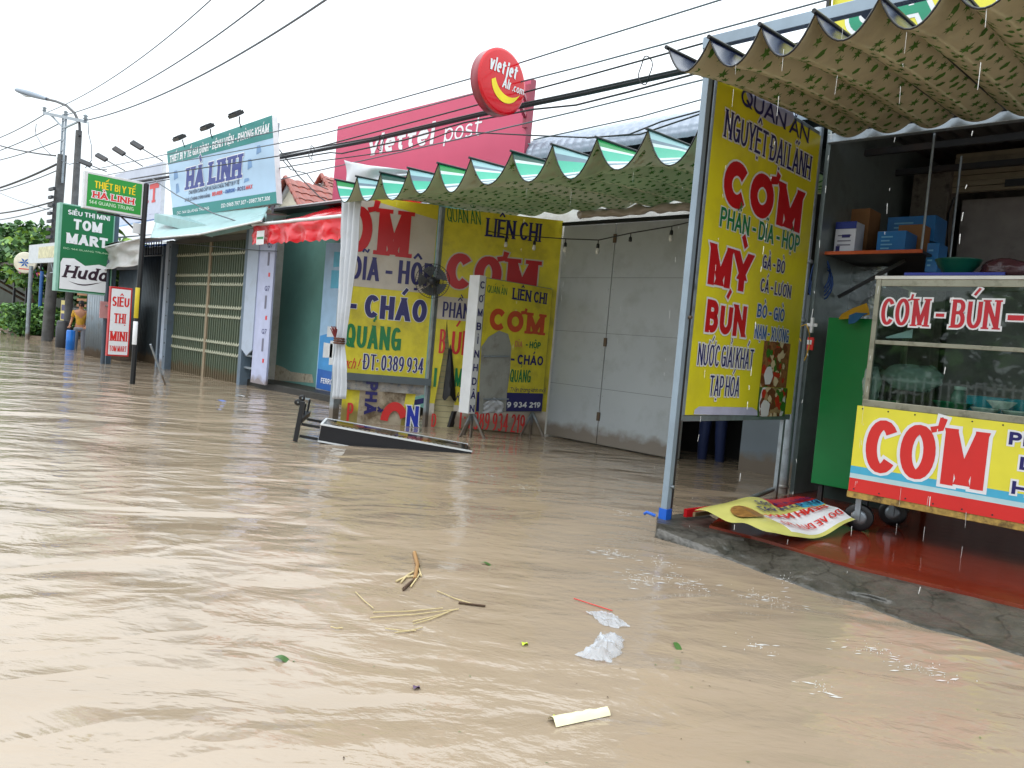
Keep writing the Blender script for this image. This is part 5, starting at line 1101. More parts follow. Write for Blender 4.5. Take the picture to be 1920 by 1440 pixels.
m = MB(); m.box((gxr+.16, HYg-.05, .35), (gxr+.6, HYg, .39), galv); m.box((gxr+.16, HYg-.05, .6), (gxr+.6, HYg, .64), galv); m.build('lower_bars', hb)
m = MB(); m.box((gxl-.45, HYg+.4, -.2), (gxr+.1, 12.5, 3.7), whitep); m.build('shop_body', hb)
# flat thin canopy, two sheets
cpm = mat('pale_teal_sheet', (148, 182, 182), .35, .1, vary=.08, dirt=(110, 130, 128), dirt_amt=.4)
can = thing('metal_canopy', 'pale teal sheet metal canopy sagging over the folding gates', 'canopy', (-17, 6.9, 3.3))
CYf = 6.6
a = on_y(282, 446, CYf); b = on_y(490, 412, CYf); c_ = on_y(505, 388, HYg); d = on_y(295, 412, HYg)
def canf(u, v): q = a.lerp(b, u).lerp(V((d.x, HYg-.03, d.z)).lerp(V((c_.x, HYg-.03, c_.z)), u), v); q.z -= .07*math.sin(u*math.pi)*(1-v); return q
m = MB(); m.grid(canf, 40, 10, cpm); o = m.build('roof_sheet', can); s_ = o.modifiers.new('t', 'SOLIDIFY'); s_.thickness = .03
m = MB(); m.tube([a+V((0, 0, -.02)), a.lerp(b, .5)+V((0, 0, -.09)), b+V((0, 0, -.02))], .02, trim, 8); m.build('front_edge', can)
m = MB()
e0 = on_y(290, 400, 6.9); e1_ = on_y(400, 425, 6.9); e2_ = on_y(500, 400, 6.9)
for p, q in ((e0, e1_), (e1_, e2_)): m.add([p, q, q+V((0, 0, -.22)), p+V((0, 0, -.2)), p+V((0, .5, .05)), q+V((0, .5, .05))], [(3, 2, 1, 0), (0, 1, 5, 4)], cpm)
m.build('upper_fascia', can)
# billboard HA LINH
qd = [fg2.px(*p) for p in ((325, 410), (519, 381), (510, 216), (313, 284))]
hbd = thing('white_billboard', 'white and teal billboard reading HA LINH above the pale green gates', 'billboard', (-17, HYg, 3.7))
m = MB(); tealp = mat('teal_print', (6, 122, 118), .4, vary=.05); paleb = mat('pale_blue_print_ground', (168, 196, 222), .4, vary=.12, vscale=.9)
def Q(u, v): a_ = V(qd[0]).lerp(V(qd[1]), u); b_ = V(qd[3]).lerp(V(qd[2]), u); return tuple(a_.lerp(b_, v))
m.slab(fg2, [Q(0, 0), Q(1, 0), Q(1, 1), Q(0, 1)], -.12, 0, paleb, trim)
m.poly(fg2, [Q(0, .8), Q(1, .74), Q(1, 1), Q(0, 1)], .003, tealp); m.poly(fg2, [Q(0, 0), Q(1, 0), Q(1, .13), Q(0, .16)], .003, tealp)
class QF:
    def at(s, u, v, w=0): a_ = Q(u, v); return fg2.at(a_[0], a_[1], w)
qf = QF()
def TQ(s_, u0_, u1_, v0, v1, mm, o_=None, ow=.01, bold=.24, serif=False, w=.006):
    # slanted rectangle inside the skewed board
    A = Q(u0_, v0); B = Q(u1_, v0+(u1_-u0_)*.0); ux = V((B[0]-A[0], B[1]-A[1])); Lx = ux.length; ux.normalize()
    f = Fr(fg2.at(*A), fg2.u*ux.x+fg2.v*ux.y, Z1); h = (Q(u0_, v1)[1]-A[1]); f.n = fg2.n; f.v = Z1
    text(m, f, s_, (0, 0), (Lx, h), mm, o_, ow, bold, serif, w, 0, px=False)
TQ('THIẾT BỊ Y TẾ GIA ĐÌNH - BỆNH VIỆN - PHÒNG KHÁM', .02, .97, .82, .92, white, bold=.24, serif=True)
TQ('HÀ LINH', .17, .72, .37, .67, mat('royal_blue_letters', (16, 40, 130), .35), white, .02, .33, True)
TQ('CHUYÊN CUNG CẤP VÀ SỬA CHỮA THIẾT BỊ Y TẾ', .2, .7, .3, .35, mat('dark_print', (40, 50, 80), .4), bold=.2)
TQ('SỈ VÀ LẺ HÀNG CHÍNH HÃNG:', .15, .42, .21, .255, mat('dark_print', (40, 50, 80), .4), bold=.2)
TQ('BEURER', .44, .54, .215, .265, redc, bold=.26); TQ('- OMRON -', .55, .67, .215, .265, blue, bold=.26); TQ('ROSS', .68, .75, .215, .265, navy, bold=.22); TQ('MAX', .755, .81, .215, .265, redc, bold=.22)
TQ('DC: 144 QUANG TRUNG', .05, .4, .05, .09, white, bold=.2); TQ('DD: 0965 797 307 - 0987.767.306', .52, .95, .045, .095, white, bold=.2)
bd = mat('faint_blue_print', (110, 150, 196), .4, vary=.3, vscale=3)
for (u, v, a_, b_) in ((.05, .55, .05, .13), (.06, .35, .04, .14), (.78, .45, .04, .12), (.86, .6, .04, .1), (.74, .3, .05, .05)): m.poly(fg2, [Q(u, v), Q(u+a_, v+.02), Q(u+a_*.9, v+b_), Q(u+.01, v+b_)], .004, bd)
m.build('printed_face', hbd)
for u in (.15, .5, .9):
    m = MB(); x_ = Q(u, 0)[0]; m.box((x_, HYg+.125, 3.5), (x_+.06, HYg+.18, Q(u, 1)[1]-.1), galv); m.build('support', hbd)
def flood_lamp(label, x, y, Y, xt, yt, parent_name='floodlight'):
    p = on_y(xt, yt, Y); h_ = on_y(x, y, Y-.45); t_ = thing('floodlight', label, 'floodlight', p, 'floodlights over the billboards')
    m = MB(); m.tube([p+V((0, .05, -.1)), p+V((0, -.05, .12)), h_+V((.02, .06, -.02))], .014, darkm, 6); m.build('arm', t_)
    m = MB(); X_, Y_, Z_ = V((1, 0, 0)), V((0, .8, .6)), V((0, -.6, .8)); m.box((-.17, -.1, -.02), (.17, .1, .05), black, (h_, X_, Y_, Z_))
    for k in range(6): m.box((-.15+k*.055, -.08, .05), (-.14+k*.055, .08, .075), black, (h_, X_, Y_, Z_))
    hd = m.build('lamp_head', t_, .004); m = MB(); m.box((-.14, -.08, -.024), (.14, .08, -.0205), mat('lamp_lens', (170, 180, 184), .15), (h_, X_, Y_, Z_)); m.build('lens', hd); return t_
flood_lamp('black floodlight at the right end of the HA LINH billboard top', 443, 216, HYg, 452, 240)
flood_lamp('black floodlight in the middle above the HA LINH billboard', 389, 240, HYg, 398, 260)
flood_lamp('black floodlight at the left end of the HA LINH billboard top', 337, 260, HYg, 346, 276)

# ================================================================== MINI MART (left)
m = MB(); cor = mat('corrugated_zinc', (112, 122, 130), .4, .35, vary=.15, vscale=3, dirt=(84, 76, 66), dirt_amt=.5)
def corr(name, label, a, b, z0, z1, mm, parent=None, pitch=.13):
    a, b = V(a), V(b); d = (b-a); n = max(2, int(d.length/pitch*4)); nn = V((d.y, -d.x, 0)).normalized(); t = MB()
    t.grid(lambda u, v: a+d*u+nn*(.02*math.sin(u*n/4*2*math.pi))+V((0, 0, z0+(z1-z0)*v)), n, 1, mm); o = t.build(name, parent)
    if label: tag(o, label, 'wall')
    s_ = o.modifiers.new('t', 'SOLIDIFY'); s_.thickness = .01; return o
mart = thing('mini_mart', 'dark corrugated mini mart front behind the red and white sign and silver tarp', 'shop', (-21, 7.8, 0))
darkc = mat('dark_corrugated', (66, 76, 82), .45, .3, vary=.15, dirt=(40, 40, 40), dirt_amt=.5)
corr('wall_sheet', None, (-24.4, 8.0, 0), (-19.5, 7.75, 0), -.2, 2.9, darkc, mart)
m = MB(); m.box((-19.48, 7.45, -.2), (-19.42, 8.4, 2.9), mat('slate_sheet', (70, 84, 94), .5, vary=.2)); m.box((-19.7, 7.4, -.2), (-19.6, 7.5, 3.0), bs); m.build('side_jamb', mart)
m = MB(); m.box((-24.4, 7.9, 2.5), (-19.5, 12.5, 3.1), darkm); m.build('upper_wall', mart)
m = MB()
bluer = mat('blue_roof_sheet', (60, 96, 170), .35, .2, vary=.15, vscale=2, dirt=(150, 160, 180), dirt_amt=.6, dscale=4)
m.grid(lambda u, v: V((-24.6+u*5.3, 7.3+v*4, 3.0+v*.9+.03*math.sin(u*90))), 110, 2, bluer); m.build('roof', mart)
m = MB()
for k in range(9): m.tube([(-19.5-k*.16, 7.3, 2.75), (-19.5-k*.16, 7.3, 3.15)], .012, black, 5)
m.box((-21, 7.29, 2.73), (-19.4, 7.31, 2.76), black); m.build('grille', mart)
corr('zinc_wall', 'ribbed grey zinc sheet wall standing in the water under the green mart sign', on_z(158, 666, 0), on_z(203, 676, 0)+V((0, .3, 0)), -.1, 1.75, cor)
# silver tarp
tp_ = thing('silver_tarp', 'silver tarpaulin awning flap sagging below the green address sign', 'tarpaulin', (-18, 6.2, 2.6))
TYp = 6.2; ta = [on_y(x, y, TYp) for x, y in ((133, 468), (200, 462), (262, 447))]; tb_ = [on_y(x, y, TYp) for x, y in ((138, 506), (200, 505), (262, 497))]
silver = mat('silver_tarp', (178, 176, 176), .3, vary=.08, bump=.02, bscale=3, dirt=(140, 128, 110), dirt_amt=.4, dscale=2)
def tpf(u, v):
    k = u*2; i = min(int(k), 1); q = ta[i].lerp(ta[i+1], k-i).lerp(tb_[i].lerp(tb_[i+1], k-i), v); q.y += .08*noise.noise(V((u*6, v*4, 0)))+.1*math.sin(v*3.1); q.z += .04*noise.noise(V((u*8, v*3, 5))); return q
m = MB(); m.grid(tpf, 60, 18, silver); o = m.build('flap', tp_); s_ = o.modifiers.new('t', 'SOLIDIFY'); s_.thickness = .008
m = MB(); m.grid(lambda u, v: ta[0].lerp(ta[2], u)+V((0, v*1.2, .25*v+.02*noise.noise(V((u*5, v*5, 0))))), 30, 6, silver); m.build('top_sheet', tp_)
m = MB(); m.tube([ta[0], ta[1]+V((0, 0, -.01)), ta[2]], .02, trim); m.build('front_bar', tp_)
# white cut-off billboard MART
fm = FY(8.0); mb_ = thing('white_billboard', 'white billboard with red letters ART partly hidden behind the green address sign', 'billboard', (-23, 8, 3.5))
qd = [fm.px(*p) for p in ((215, 425), (300, 408), (305, 303), (215, 328))]
m = MB(); m.slab(fm, qd, -.1, 0, mat('white_lavender', (190, 196, 212), .45, vary=.05), trim)
text(m, fm, 'MART', (218, 392), (299, 342), redc, None, .01, .3, True, .004); text(m, fm, '0914 402 019', (232, 409), (298, 400), navy, None, bold=.2, w=.004); m.build('printed_face', mb_)
for k, (x, y, xt, yt, lb_) in enumerate(((264, 277, 305, 302, 'lamp on a long arm at the right of the four over the mart billboard'), (230, 288, 268, 312, 'second lamp from the right of the four over the mart billboard'), (197, 299, 234, 320, 'third lamp from the right of the four over the mart billboard'), (168, 309, 200, 322, 'lamp on a long arm at the left of the four over the mart billboard'))):
    p = on_y(xt, yt, 8.0); h_ = on_y(x, y, 7.6); t_ = thing('floodlight', lb_, 'floodlight', p, 'floodlights over the billboards')
    m = MB(); m.tube([p, h_], .016, darkm, 6); m.build('arm', t_)
    m = MB(); X_ = (p-h_).normalized(); Y_ = V((0, .8, .6)); Z_ = X_.cross(Y_).normalized(); Y_ = Z_.cross(X_); m.box((-.3, -.07, -.03), (.05, .07, .04), darkm, (h_, X_, Y_, Z_)); hd = m.build('lamp_head', t_, .004)
    m = MB(); m.box((-.28, -.06, -.035), (0, .06, -.0305), MATS['lamp_lens'], (h_, X_, Y_, Z_)); m.build('lens', hd)
# green address sign on black pole
PX = -14.68; fgs = FX(PX); pb = on_z(248, 720, 0)
ads = thing('address_sign', 'green light box reading HA LINH on a black pole in the water', 'sign', (PX, 5.14, 0))
m = MB(); m.tube([(pb.x, pb.y, -.3), (PX, 5.17, 3.62)], .045, black, 12); st_c = [mat('sticker_yellow', (190, 170, 30), .5), white]
m.lathe((pb.x, pb.y, 1.2), [(.046, 0), (.0465, .001), (.0465, .55), (.046, .551)], st_c[0], 12); m.lathe((pb.x, pb.y+.0, .72), [(.046, 0), (.0465, .001), (.0465, .42), (.046, .421)], white, 12); m.build('pole', ads)
m = MB(); m.box((PX-.12, 4.16, 3.01), (PX-.001, 5.14, 3.64), trim); m.build('box', ads, .006)
m = MB(); lg = mat('bright_green_print', (34, 142, 54), .35, vary=.04)
m.rect(fgs, (4.21, 3.05), (5.1, 3.6), .002, lg)
text(m, fgs, 'THIẾT BỊ Y TẾ', (4.32, 3.38), (4.99, 3.5), mat('sign_yellow', (236, 206, 20), .3), None, .01, .24, False, .004, px=False)
text(m, fgs, 'HÀ LINH', (4.3, 3.21), (4.98, 3.32), redc, white, .012, .26, True, .004, px=False); text(m, fgs, '144 QUANG TRUNG', (4.25, 3.1), (4.98, 3.165), mat('pale_green_print', (180, 214, 180), .4), None, .01, .2, False, .004, px=False); m.build('printed_face', ads)
m = MB(); m.bar((PX-.06, 5.14, 2.98), (PX-.06, 4.4, 2.98), .03, .03, black); m.bar((PX-.06, 5.15, 2.7), (PX-.06, 4.8, 2.97), .025, .025, black); m.build('brace', ads)
m = MB(); m.box((PX-.05, 5.0, 2.72), (PX-.02, 5.13, 2.9), trim); m.build('meter_box', ads)
m = MB(); p = on_z(310, 722, 0); m.tube([p, V((pb.x+.2, pb.y+.2, .75))], .018, galv); tag(m.build('leaning_pipe'), 'thin grey pipe leaning in the water beside the black sign pole', 'pipe')
# red and white small sign on its post
MX = -16.5; fmx = FX(MX); a = fmx.px(200, 667); b = fmx.px(249, 541)
ms = thing('shop_sign', 'red framed white sign reading SIEU THI MINI TOM MART just above the water', 'sign', (MX, (a[0]+b[0])/2, 0))
m = MB(); m.box((MX-.1, a[0], a[1]), (MX-.001, b[0], b[1]), mat('red_frame', (180, 30, 34), .4)); m.build('frame', ms, .004)
m = MB(); m.rect(fmx, (a[0]+.02, a[1]+.03), (b[0]-.03, b[1]-.04), .002, white); W_ = b[0]-a[0]
H_ = b[1]-a[1]
for s_, k, h in (('SIÊU', .72, .14), ('THỊ', .48, .14), ('MINI', .22, .14), ('TOM MART', .07, .08)): text(m, fmx, s_, (a[0]+.04+(W_*.12 if len(s_) == 3 else 0), a[1]+H_*k), (b[0]-.05-(W_*.12 if len(s_) == 3 else 0), a[1]+H_*(k+h)), redc, None, .01, .3, True, .004, px=False)
m.build('printed_face', ms)
p = on_z(192, 682, 0); m = MB(); m.tube([(p.x, p.y, -.3), (p.x, p.y, 2.5)], .05, mat('grey_post', (70, 80, 92), .5), 10); m.bar((p.x, p.y, 1.4), (MX-.05, a[0]+.02, 1.4), .03, .03, darkm); m.build('post', ms)
m = MB(); m.box((p.x+.05, p.y-.15, 1.1), (p.x+.08, p.y+.05, 1.5), mat('pink_notice', (196, 140, 140), .5)); m.build('notice', ms)
# tall green mart sign
TX = -20.0; ftx = FX(TX); a = ftx.px(101, 547); b = ftx.px(215, 388)
a = (ftx.px(103, 547)[0], 1.64); b = (ftx.px(212, 480)[0], 3.66)
ts = thing('mart_sign', 'tall dark green light box reading TOM MART with white Huda panel below', 'sign', (TX, (a[0]+b[0])/2, 0))
m = MB(); m.box((TX-.25, a[0], a[1]), (TX-.001, b[0], b[1]), mat('pale_green_frame', (130, 176, 160), .4)); m.build('box', ts, .008)
m = MB(); mg = mat('mart_green', (6, 104, 60), .35, vary=.05); H_ = b[1]-a[1]; W_ = b[0]-a[0]; hz = a[1]+H_*.33
m.rect(ftx, (a[0]+.06, a[1]+.03), (b[0]-.03, b[1]-.03), .002, mg); m.poly(ftx, [(a[0]+.08, a[1]+.06), (b[0]-.05, a[1]+.06), (b[0]-.05, hz), (a[0]+W_*.75, hz+.05), (a[0]+W_*.5, hz-.02), (a[0]+W_*.3, hz+.12), (a[0]+.12, hz+.1), (a[0]+.08, hz)], .004, white)
text(m, ftx, 'SIÊU THỊ MINI', (a[0]+.17, b[1]-.24), (b[0]-.12, b[1]-.13), white, None, bold=.22, w=.005, px=False)
text(m, ftx, 'TOM', (a[0]+.3, b[1]-.56), (b[0]-.28, b[1]-.32), white, None, bold=.32, w=.005, px=False)
text(m, ftx, 'MART', (a[0]+.17, b[1]-.9), (b[0]-.14, b[1]-.66), white, None, bold=.32, w=.005, px=False)
text(m, ftx, 'ĐC: 144 QUANG TRUNG', (a[0]+.12, b[1]-1.04), (b[0]-.1, b[1]-1.0), mat('pale_green_print', (180, 214, 180), .4), None, bold=.18, w=.005, px=False)
text(m, ftx, 'Huda', (a[0]+.14, a[1]+.33), (b[0]-.12, a[1]+.62), mat('plum_print', (44, 22, 40), .4), None, bold=.22, serif=True, w=.006, slant=.25, px=False)
sw = [(a[0]+.25+(W_-.45)*k/14, a[1]+.26-.05*math.sin(k/14*4.2)) for k in range(15)]; m.poly(ftx, sw+[(x, y-.03*math.sin((14-i)/14*3.14)) for i, (x, y) in enumerate(sw[::-1])], .006, MATS['plum_print'])
text(m, ftx, 'HUDABEER', (a[0]+.35, a[1]+.14), (b[0]-.35, a[1]+.165), redc, None, bold=.2, w=.006, px=False) if False else None
m.build('printed_face', ts)
m = MB(); m.box((TX-.2, b[0]+.005, -.2), (TX-.08, b[0]+.12, 3.7), mat('blue_grey_post', (70, 88, 104), .5)); m.build('post', ts)

# ================================================================== FAR LEFT: stalls, poles, trees, people
fs_ = thing('food_stall', 'dim roadside stall with colourful bunting and goods among trees at far left', 'stall', (-34, 9, 0))
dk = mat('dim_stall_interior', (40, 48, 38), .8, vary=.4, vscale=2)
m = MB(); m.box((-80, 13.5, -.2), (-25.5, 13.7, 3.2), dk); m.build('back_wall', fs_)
m = MB(); m.box((-44, 9.0, 3.0), (-27, 13.6, 3.12), mat('brown_roof', (84, 78, 72), .6)); m.build('roof', fs_)
R = random.Random(11)
bc = [mat('bunting_%s' % n_, c, .5) for n_, c in (('red', (190, 40, 50)), ('blue', (40, 70, 170)), ('yellow', (210, 180, 40)), ('pink', (206, 90, 150)), ('white', (210, 210, 214)), ('green', (40, 130, 70)))]
m = MB()
for k in range(90):
    x = -40+k*.13; z = 2.75+R.uniform(-.28, .12); s_ = R.uniform(.08, .14); m.add([(x, 8.9+R.uniform(-.1, .1), z), (x+s_, 8.9, z), (x+s_*.5, 8.92, z-s_*1.2)], [(0, 2, 1)], R.choice(bc))
m.build('bunting', fs_)
for k in range(7):
    x = -41+k*2.1; m = MB(); m.box((x, 8.95, -.1), (x+.09, 9.04, 3.0), darkm); m.build('post', fs_)
for k in range(8):
    m = MB(); x = -39+k*1.45; z = .1+.35*(k % 3); m.box((x, 9.8+.3*(k % 2), z), (x+R.uniform(.5, .9), 10.5, z+R.uniform(.25, .5)), R.choice(bc+[brc, galv])); m.build('goods', fs_, .02)
m = MB()
for k in range(5): m.box((-33.6, 9.5, .9+k*.22), (-32.4, 9.54, 1.0+k*.22), mat('tan_slat', (170, 120, 86), .6))
m.build('slatted_rack', fs_)
rs = thing('round_sign', 'small round white sign with blue flower emblem on the far left stall', 'sign', on_y(49, 493, 8.5))
c = on_y(49, 493, 8.5); m = MB(); nx = V((.75, -.66, 0)); m.lathe(c, [(.001, 0), (.44, 0), (.44, .1), (.4, .11), (.001, .111)], mat('cream_disc', (212, 206, 188), .4), 40, nx); m.build('disc', rs)
m = MB(); ffx = Fr(c, Z1.cross(nx), Z1)
for k in range(6): a_ = k*math.pi/3; m.poly(ffx, [(0, 0), (.12*math.cos(a_-.35), .12*math.sin(a_-.35)), (.27*math.cos(a_), .2*math.sin(a_)), (.12*math.cos(a_+.35), .12*math.sin(a_+.35))], .114+k*.0005, blue)
m.rect(ffx, (-.22, -.28), (.22, -.24), .114, redc); m.build('emblem', rs)
# white stall canopy with posts
wc = thing('stall_canopy', 'white panelled stall canopy on thin posts left of the green mart sign', 'canopy', (-27, 7.5, 2.9))
a = on_y(56, 460, 7.0); b = on_y(56, 494, 7.0); x2 = -23.5
m = MB(); m.box((a.x, 6.98, b.z), (x2, 7.02, a.z), mat('clear_white_panel', (190, 196, 200), .4, vary=.1)); m.box((a.x+1.2, 6.975, b.z+.15), (a.x+3.0, 6.979, a.z-.1), mat('cream_notice', (200, 196, 160), .5, vary=.3, vscale=8)); m.build('fascia', wc)
m = MB(); m.add([(a.x, 7.02, a.z), (x2, 7.02, a.z), (x2, 9.3, a.z+.55), (a.x+.4, 9.3, a.z+.55)], [(0, 1, 2, 3)], mat('pale_blue_roof', (130, 168, 200), .4)); m.build('roof_sheet', wc)
m = MB()
for k in range(14): m.bar((a.x+2.6+k*.3, 7.0, b.z-.3 if k % 2 else b.z-.02), (a.x+2.9+k*.3, 7.0, b.z-.02 if k % 2 else b.z-.3), .02, .02, galv)
m.box((a.x+2.6, 6.985, b.z-.33), (x2, 7.015, b.z-.3), galv); m.build('truss', wc)
for (x, y, mm_) in ((51, 636, galv), (72, 630, mat('blue_post', (50, 96, 160), .5)), (92, 632, black)):
    p = on_z(x, y, 0); m = MB(); m.tube([(p.x, p.y, -.3), (p.x, p.y, b.z)], .07, mm_, 8); m.build('post', wc)
def simple(name, label, cat, fn, grp=None):
    m = MB(); fn(m); return tag(m.build(name), label, cat, grp)
p = on_z(118, 652, 0)
simple('rubbish_bin', 'dark upright bin standing at the water edge left of the person', 'bin', lambda m: m.lathe((p.x, p.y, -.05), [(.19, 0), (.22, .1), (.23, .7), (.21, .72), (.21, .85), (.17, .9), (.001, .91)], mat('dark_bin', (34, 34, 38), .5), 16))
p = on_z(131, 656, 0)
simple('blue_drum', 'bright blue plastic drum standing in water beside the person', 'drum', lambda m: m.lathe((p.x, p.y, -.05), [(.1, 0), (.12, .03), (.12, .3), (.125, .32), (.12, .34), (.12, .62), (.1, .65), (.001, .65)], mat('bright_blue_plastic', (24, 110, 200), .35), 16))
p = on_y(119, 585, 8)
simple('notice_board', 'small cream notice board hanging behind the bin', 'notice', lambda m: (m.box((p.x-.25, 7.98, p.z-.35), (p.x+.35, 8.02, p.z+.4), mat('cream_board', (206, 192, 120), .5)), m.box((p.x-.15, 7.97, p.z+.05), (p.x+.25, 7.979, p.z+.25), navy), m.box((p.x-.15, 7.97, p.z-.25), (p.x+.25, 7.979, p.z-.05), navy)))

# ---- people
skin_m = mat('skin', (176, 122, 92), .55, vary=.05); hair_m = mat('dark_hair', (24, 20, 20), .5)
def skinned(name, verts, edges, m_, parent, sub=1, root=0):
    me = bpy.data.meshes.new(name); me.from_pydata([v[0] for v in verts], edges, []); o = bpy.data.objects.new(name, me); C.objects.link(o)
    sk = o.modifiers.new('skin', 'SKIN'); sk.use_smooth_shade = True
    for i, v in enumerate(verts):
        sv = me.skin_vertices[0].data[i]; sv.radius = v[1] if isinstance(v[1], tuple) else (v[1], v[1]); sv.use_root = (i == root)
    if sub: sb_ = o.modifiers.new('sub', 'SUBSURF'); sb_.levels = sub; sb_.render_levels = sub
    me.materials.append(m_); o.parent = parent; return o
def person(loc, rz, label, shirt, trousers, arm_fwd=.25):
    t = thing('person', label, 'person', loc); t.rotation_euler = (0, 0, rz)
    v = [((0, 0, .95), (.14, .1)), ((0, 0, 1.15), (.12, .09)), ((0, .0, 1.38), (.15, .1)), ((0, 0, 1.5), (.055, .055)), ((0, -.01, 1.6), (.075, .09)), ((0, -.01, 1.7), (.055, .07))]
    e = [(0, 1), (1, 2), (2, 3), (3, 4), (4, 5)]
    tv = [((0, 0, .97), (.15, .11))]; te = []; sv = [((0, 0, .92), (.15, .115)), ((0, 0, 1.15), (.135, .1)), ((0, 0, 1.39), (.17, .115))]; se = [(0, 1), (1, 2)]
    for s in (-1, 1):
        k = len(v); v += [((s*.1, 0, .88), (.085, .085)), ((s*.11, -.03, .5), (.055, .055)), ((s*.12, .03, .1), (.037, .037)), ((s*.12, -.12, .03), (.035, .03))]; e += [(0, k), (k, k+1), (k+1, k+2), (k+2, k+3)]
        k = len(v); v += [((s*.2, 0, 1.42), (.05, .05)), ((s*.25, .02, 1.15), (.04, .04)), ((s*.23, -arm_fwd, .98), (.028, .028)), ((s*.22, -arm_fwd-.08, .95), (.03, .018))]; e += [(2, k), (k, k+1), (k+1, k+2), (k+2, k+3)]
        for j, (dx_, ln) in enumerate(((-.024, .07), (-.008, .08), (.008, .076), (.024, .06))):
            q = len(v); v += [((s*.22+dx_, -arm_fwd-.12, .94), (.009, .009)), ((s*.22+dx_*1.2, -arm_fwd-.12-ln*.5, .925), (.008, .008)), ((s*.22+dx_*1.2, -arm_fwd-.12-ln*.8, .9), (.007, .007))]; e += [(k+3, q), (q, q+1), (q+1, q+2)]
        q = len(v); v += [((s*.22-s*.04, -arm_fwd-.08, .94), (.01, .01)), ((s*.22-s*.055, -arm_fwd-.12, .925), (.009, .009))]; e += [(k+3, q), (q, q+1)]
        k = len(tv); tv += [((s*.1, 0, .88), (.1, .1)), ((s*.11, -.03, .5), (.08, .08)), ((s*.12, .03, .12), (.065, .065))]; te += [(0, k), (k, k+1), (k+1, k+2)]
        k = len(sv); sv += [((s*.2, 0, 1.42), (.065, .065)), ((s*.235, .01, 1.22), (.06, .06))]; se += [(2, k), (k, k+1)]
    skinned('body', v, e, skin_m, t); skinned('trousers', tv, te, trousers, t); skinned('shirt', sv, se, shirt, t)
    m = MB(); m.lathe((0, .01, 1.58), [(.085, 0), (.1, .05), (.1, .12), (.075, .18), (.001, .205)], hair_m, 16); h = m.build('hair'); h.parent = t; h.scale = (.82, 1, 1)
    m = MB(); m.lathe((0, -.095, 1.62), [(.001, 0), (.014, .008), (.012, .03), (.004, .05)], skin_m, 8)
    for s in (-1, 1): m.lathe((s*.03, -.092, 1.648), [(.001, -.006), (.009, 0), (.001, .006)], black, 8); m.lathe((s*.078, 0, 1.61), [(.001, 0), (.012, .02), (.001, .05)], skin_m, 8)
    m.box((-.022, -.098, 1.578), (.022, -.088, 1.586), mat('lips', (140, 70, 64), .5)); h = m.build('face'); h.parent = t
    return t
person(on_z(148, 655, 0)+V((0, 0, -.25)), math.radians(60), 'person in a yellow and orange top standing at the flooded stall edge', mat('yellow_orange_shirt', (196, 150, 50), .8, vary=.3), mat('grey_trousers', (120, 124, 134), .8))
person(V((on_y(1338, 800, 9.25).x, 9.25, -.2)), math.radians(20), 'person in dark blue trousers standing in the dark doorway behind the banner', mat('dark_shirt', (30, 32, 40), .8), mat('navy_trousers', (30, 44, 86), .7), .04)

# ---- concrete poles, street lamp
cpm_ = mat('pole_concrete', (92, 92, 92), .85, vary=.3, vscale=4, bump=.01, bscale=10, dirt=(60, 58, 54), dirt_amt=.6)
up1 = thing('utility_pole', 'thick concrete utility pole with steel lattice head and crossarm at far left', 'utility pole', (-31.3, 8, 0))
pt_ = on_y(117, 290, 8.0); pbx = on_y(100, 430, 8.0); m = MB()
m.tube([(pbx.x-.0, 8, -.2), (pt_.x, 8, pt_.z)], [.2, .15], cpm_, 12); m.build('shaft', up1)
m = MB(); tz = on_y(122, 213, 8.0).z
for s in (-.17, .17): m.bar((pt_.x+s, 8, pt_.z-1.0), (pt_.x+s, 8, tz), .06, .06, galv)
k = 0
while pt_.z-.2+k*.35 < tz: m.bar((pt_.x-.15, 8, pt_.z-.2+k*.35), (pt_.x+.15, 8, pt_.z-.2+k*.35), .04, .05, galv); k += 1
m.build('lattice_head', up1)
m = MB(); ca, cb = on_y(83, 212, 8.0), on_y(160, 228, 8.0); m.bar(ca, cb, .1, .1, galv); m.bar(ca.lerp(cb, .15), V((pt_.x, 8, tz-.5)), .05, .05, galv); m.bar(ca.lerp(cb, .9), V((pt_.x, 8, tz-.5)), .05, .05, galv); m.build('crossarm', up1)
for f_ in (0, .55, 1):
    m = MB(); q = ca.lerp(cb, f_); m.lathe(q+V((0, 0, .05)), [(.03, 0), (.08, .04), (.04, .09), (.08, .13), (.03, .18)], mat('insulator', (130, 140, 146), .3), 10); m.build('insulator', up1)
m = MB()
for k in range(8): z = pt_.z-1.3-.28*k; m.box((pt_.x-.3, 7.7, z), (pt_.x+.3-.2*(k % 2), 7.78, z+.1), darkm)
m.build('cable_clamps', up1)
up2 = thing('street_lamp', 'street lamp with long curved arm and grey head on a dark concrete post', 'street lamp', (-29, 8, 0))
q = on_y(148, 245, 8.0); m = MB(); m.tube([(q.x, 8, -.2), (q.x, 8, q.z)], [.13, .1], cpm_, 12); m.build('post', up2)
m = MB(); ap_ = [on_y(x, y, 8.0) for x, y in ((150, 255), (149, 232), (140, 212), (125, 198), (105, 190), (88, 186))]; m.tube(ap_, .045, darkm, 8); m.build('curved_arm', up2)
m = MB(); h1 = on_y(89, 186, 8.0); h2 = on_y(36, 170, 8.0); X_ = (h1-h2).normalized(); Y_ = V((0, 1, 0)); Z_ = X_.cross(Y_).normalized(); Z_ = Z_ if Z_.z > 0 else -Z_; Lh = (h1-h2).length
hm = mat('lamp_head_grey', (104, 118, 134), .4, .2)
m.grid(lambda u, v: h2+X_*(u*Lh)+Y_*(.17*(1-.5*u)*math.cos(v*2*math.pi))+Z_*((.13*(1-.35*u))*math.sin(v*2*math.pi)*(.7+.3*math.sin(u*3.14))), 16, 16, hm)
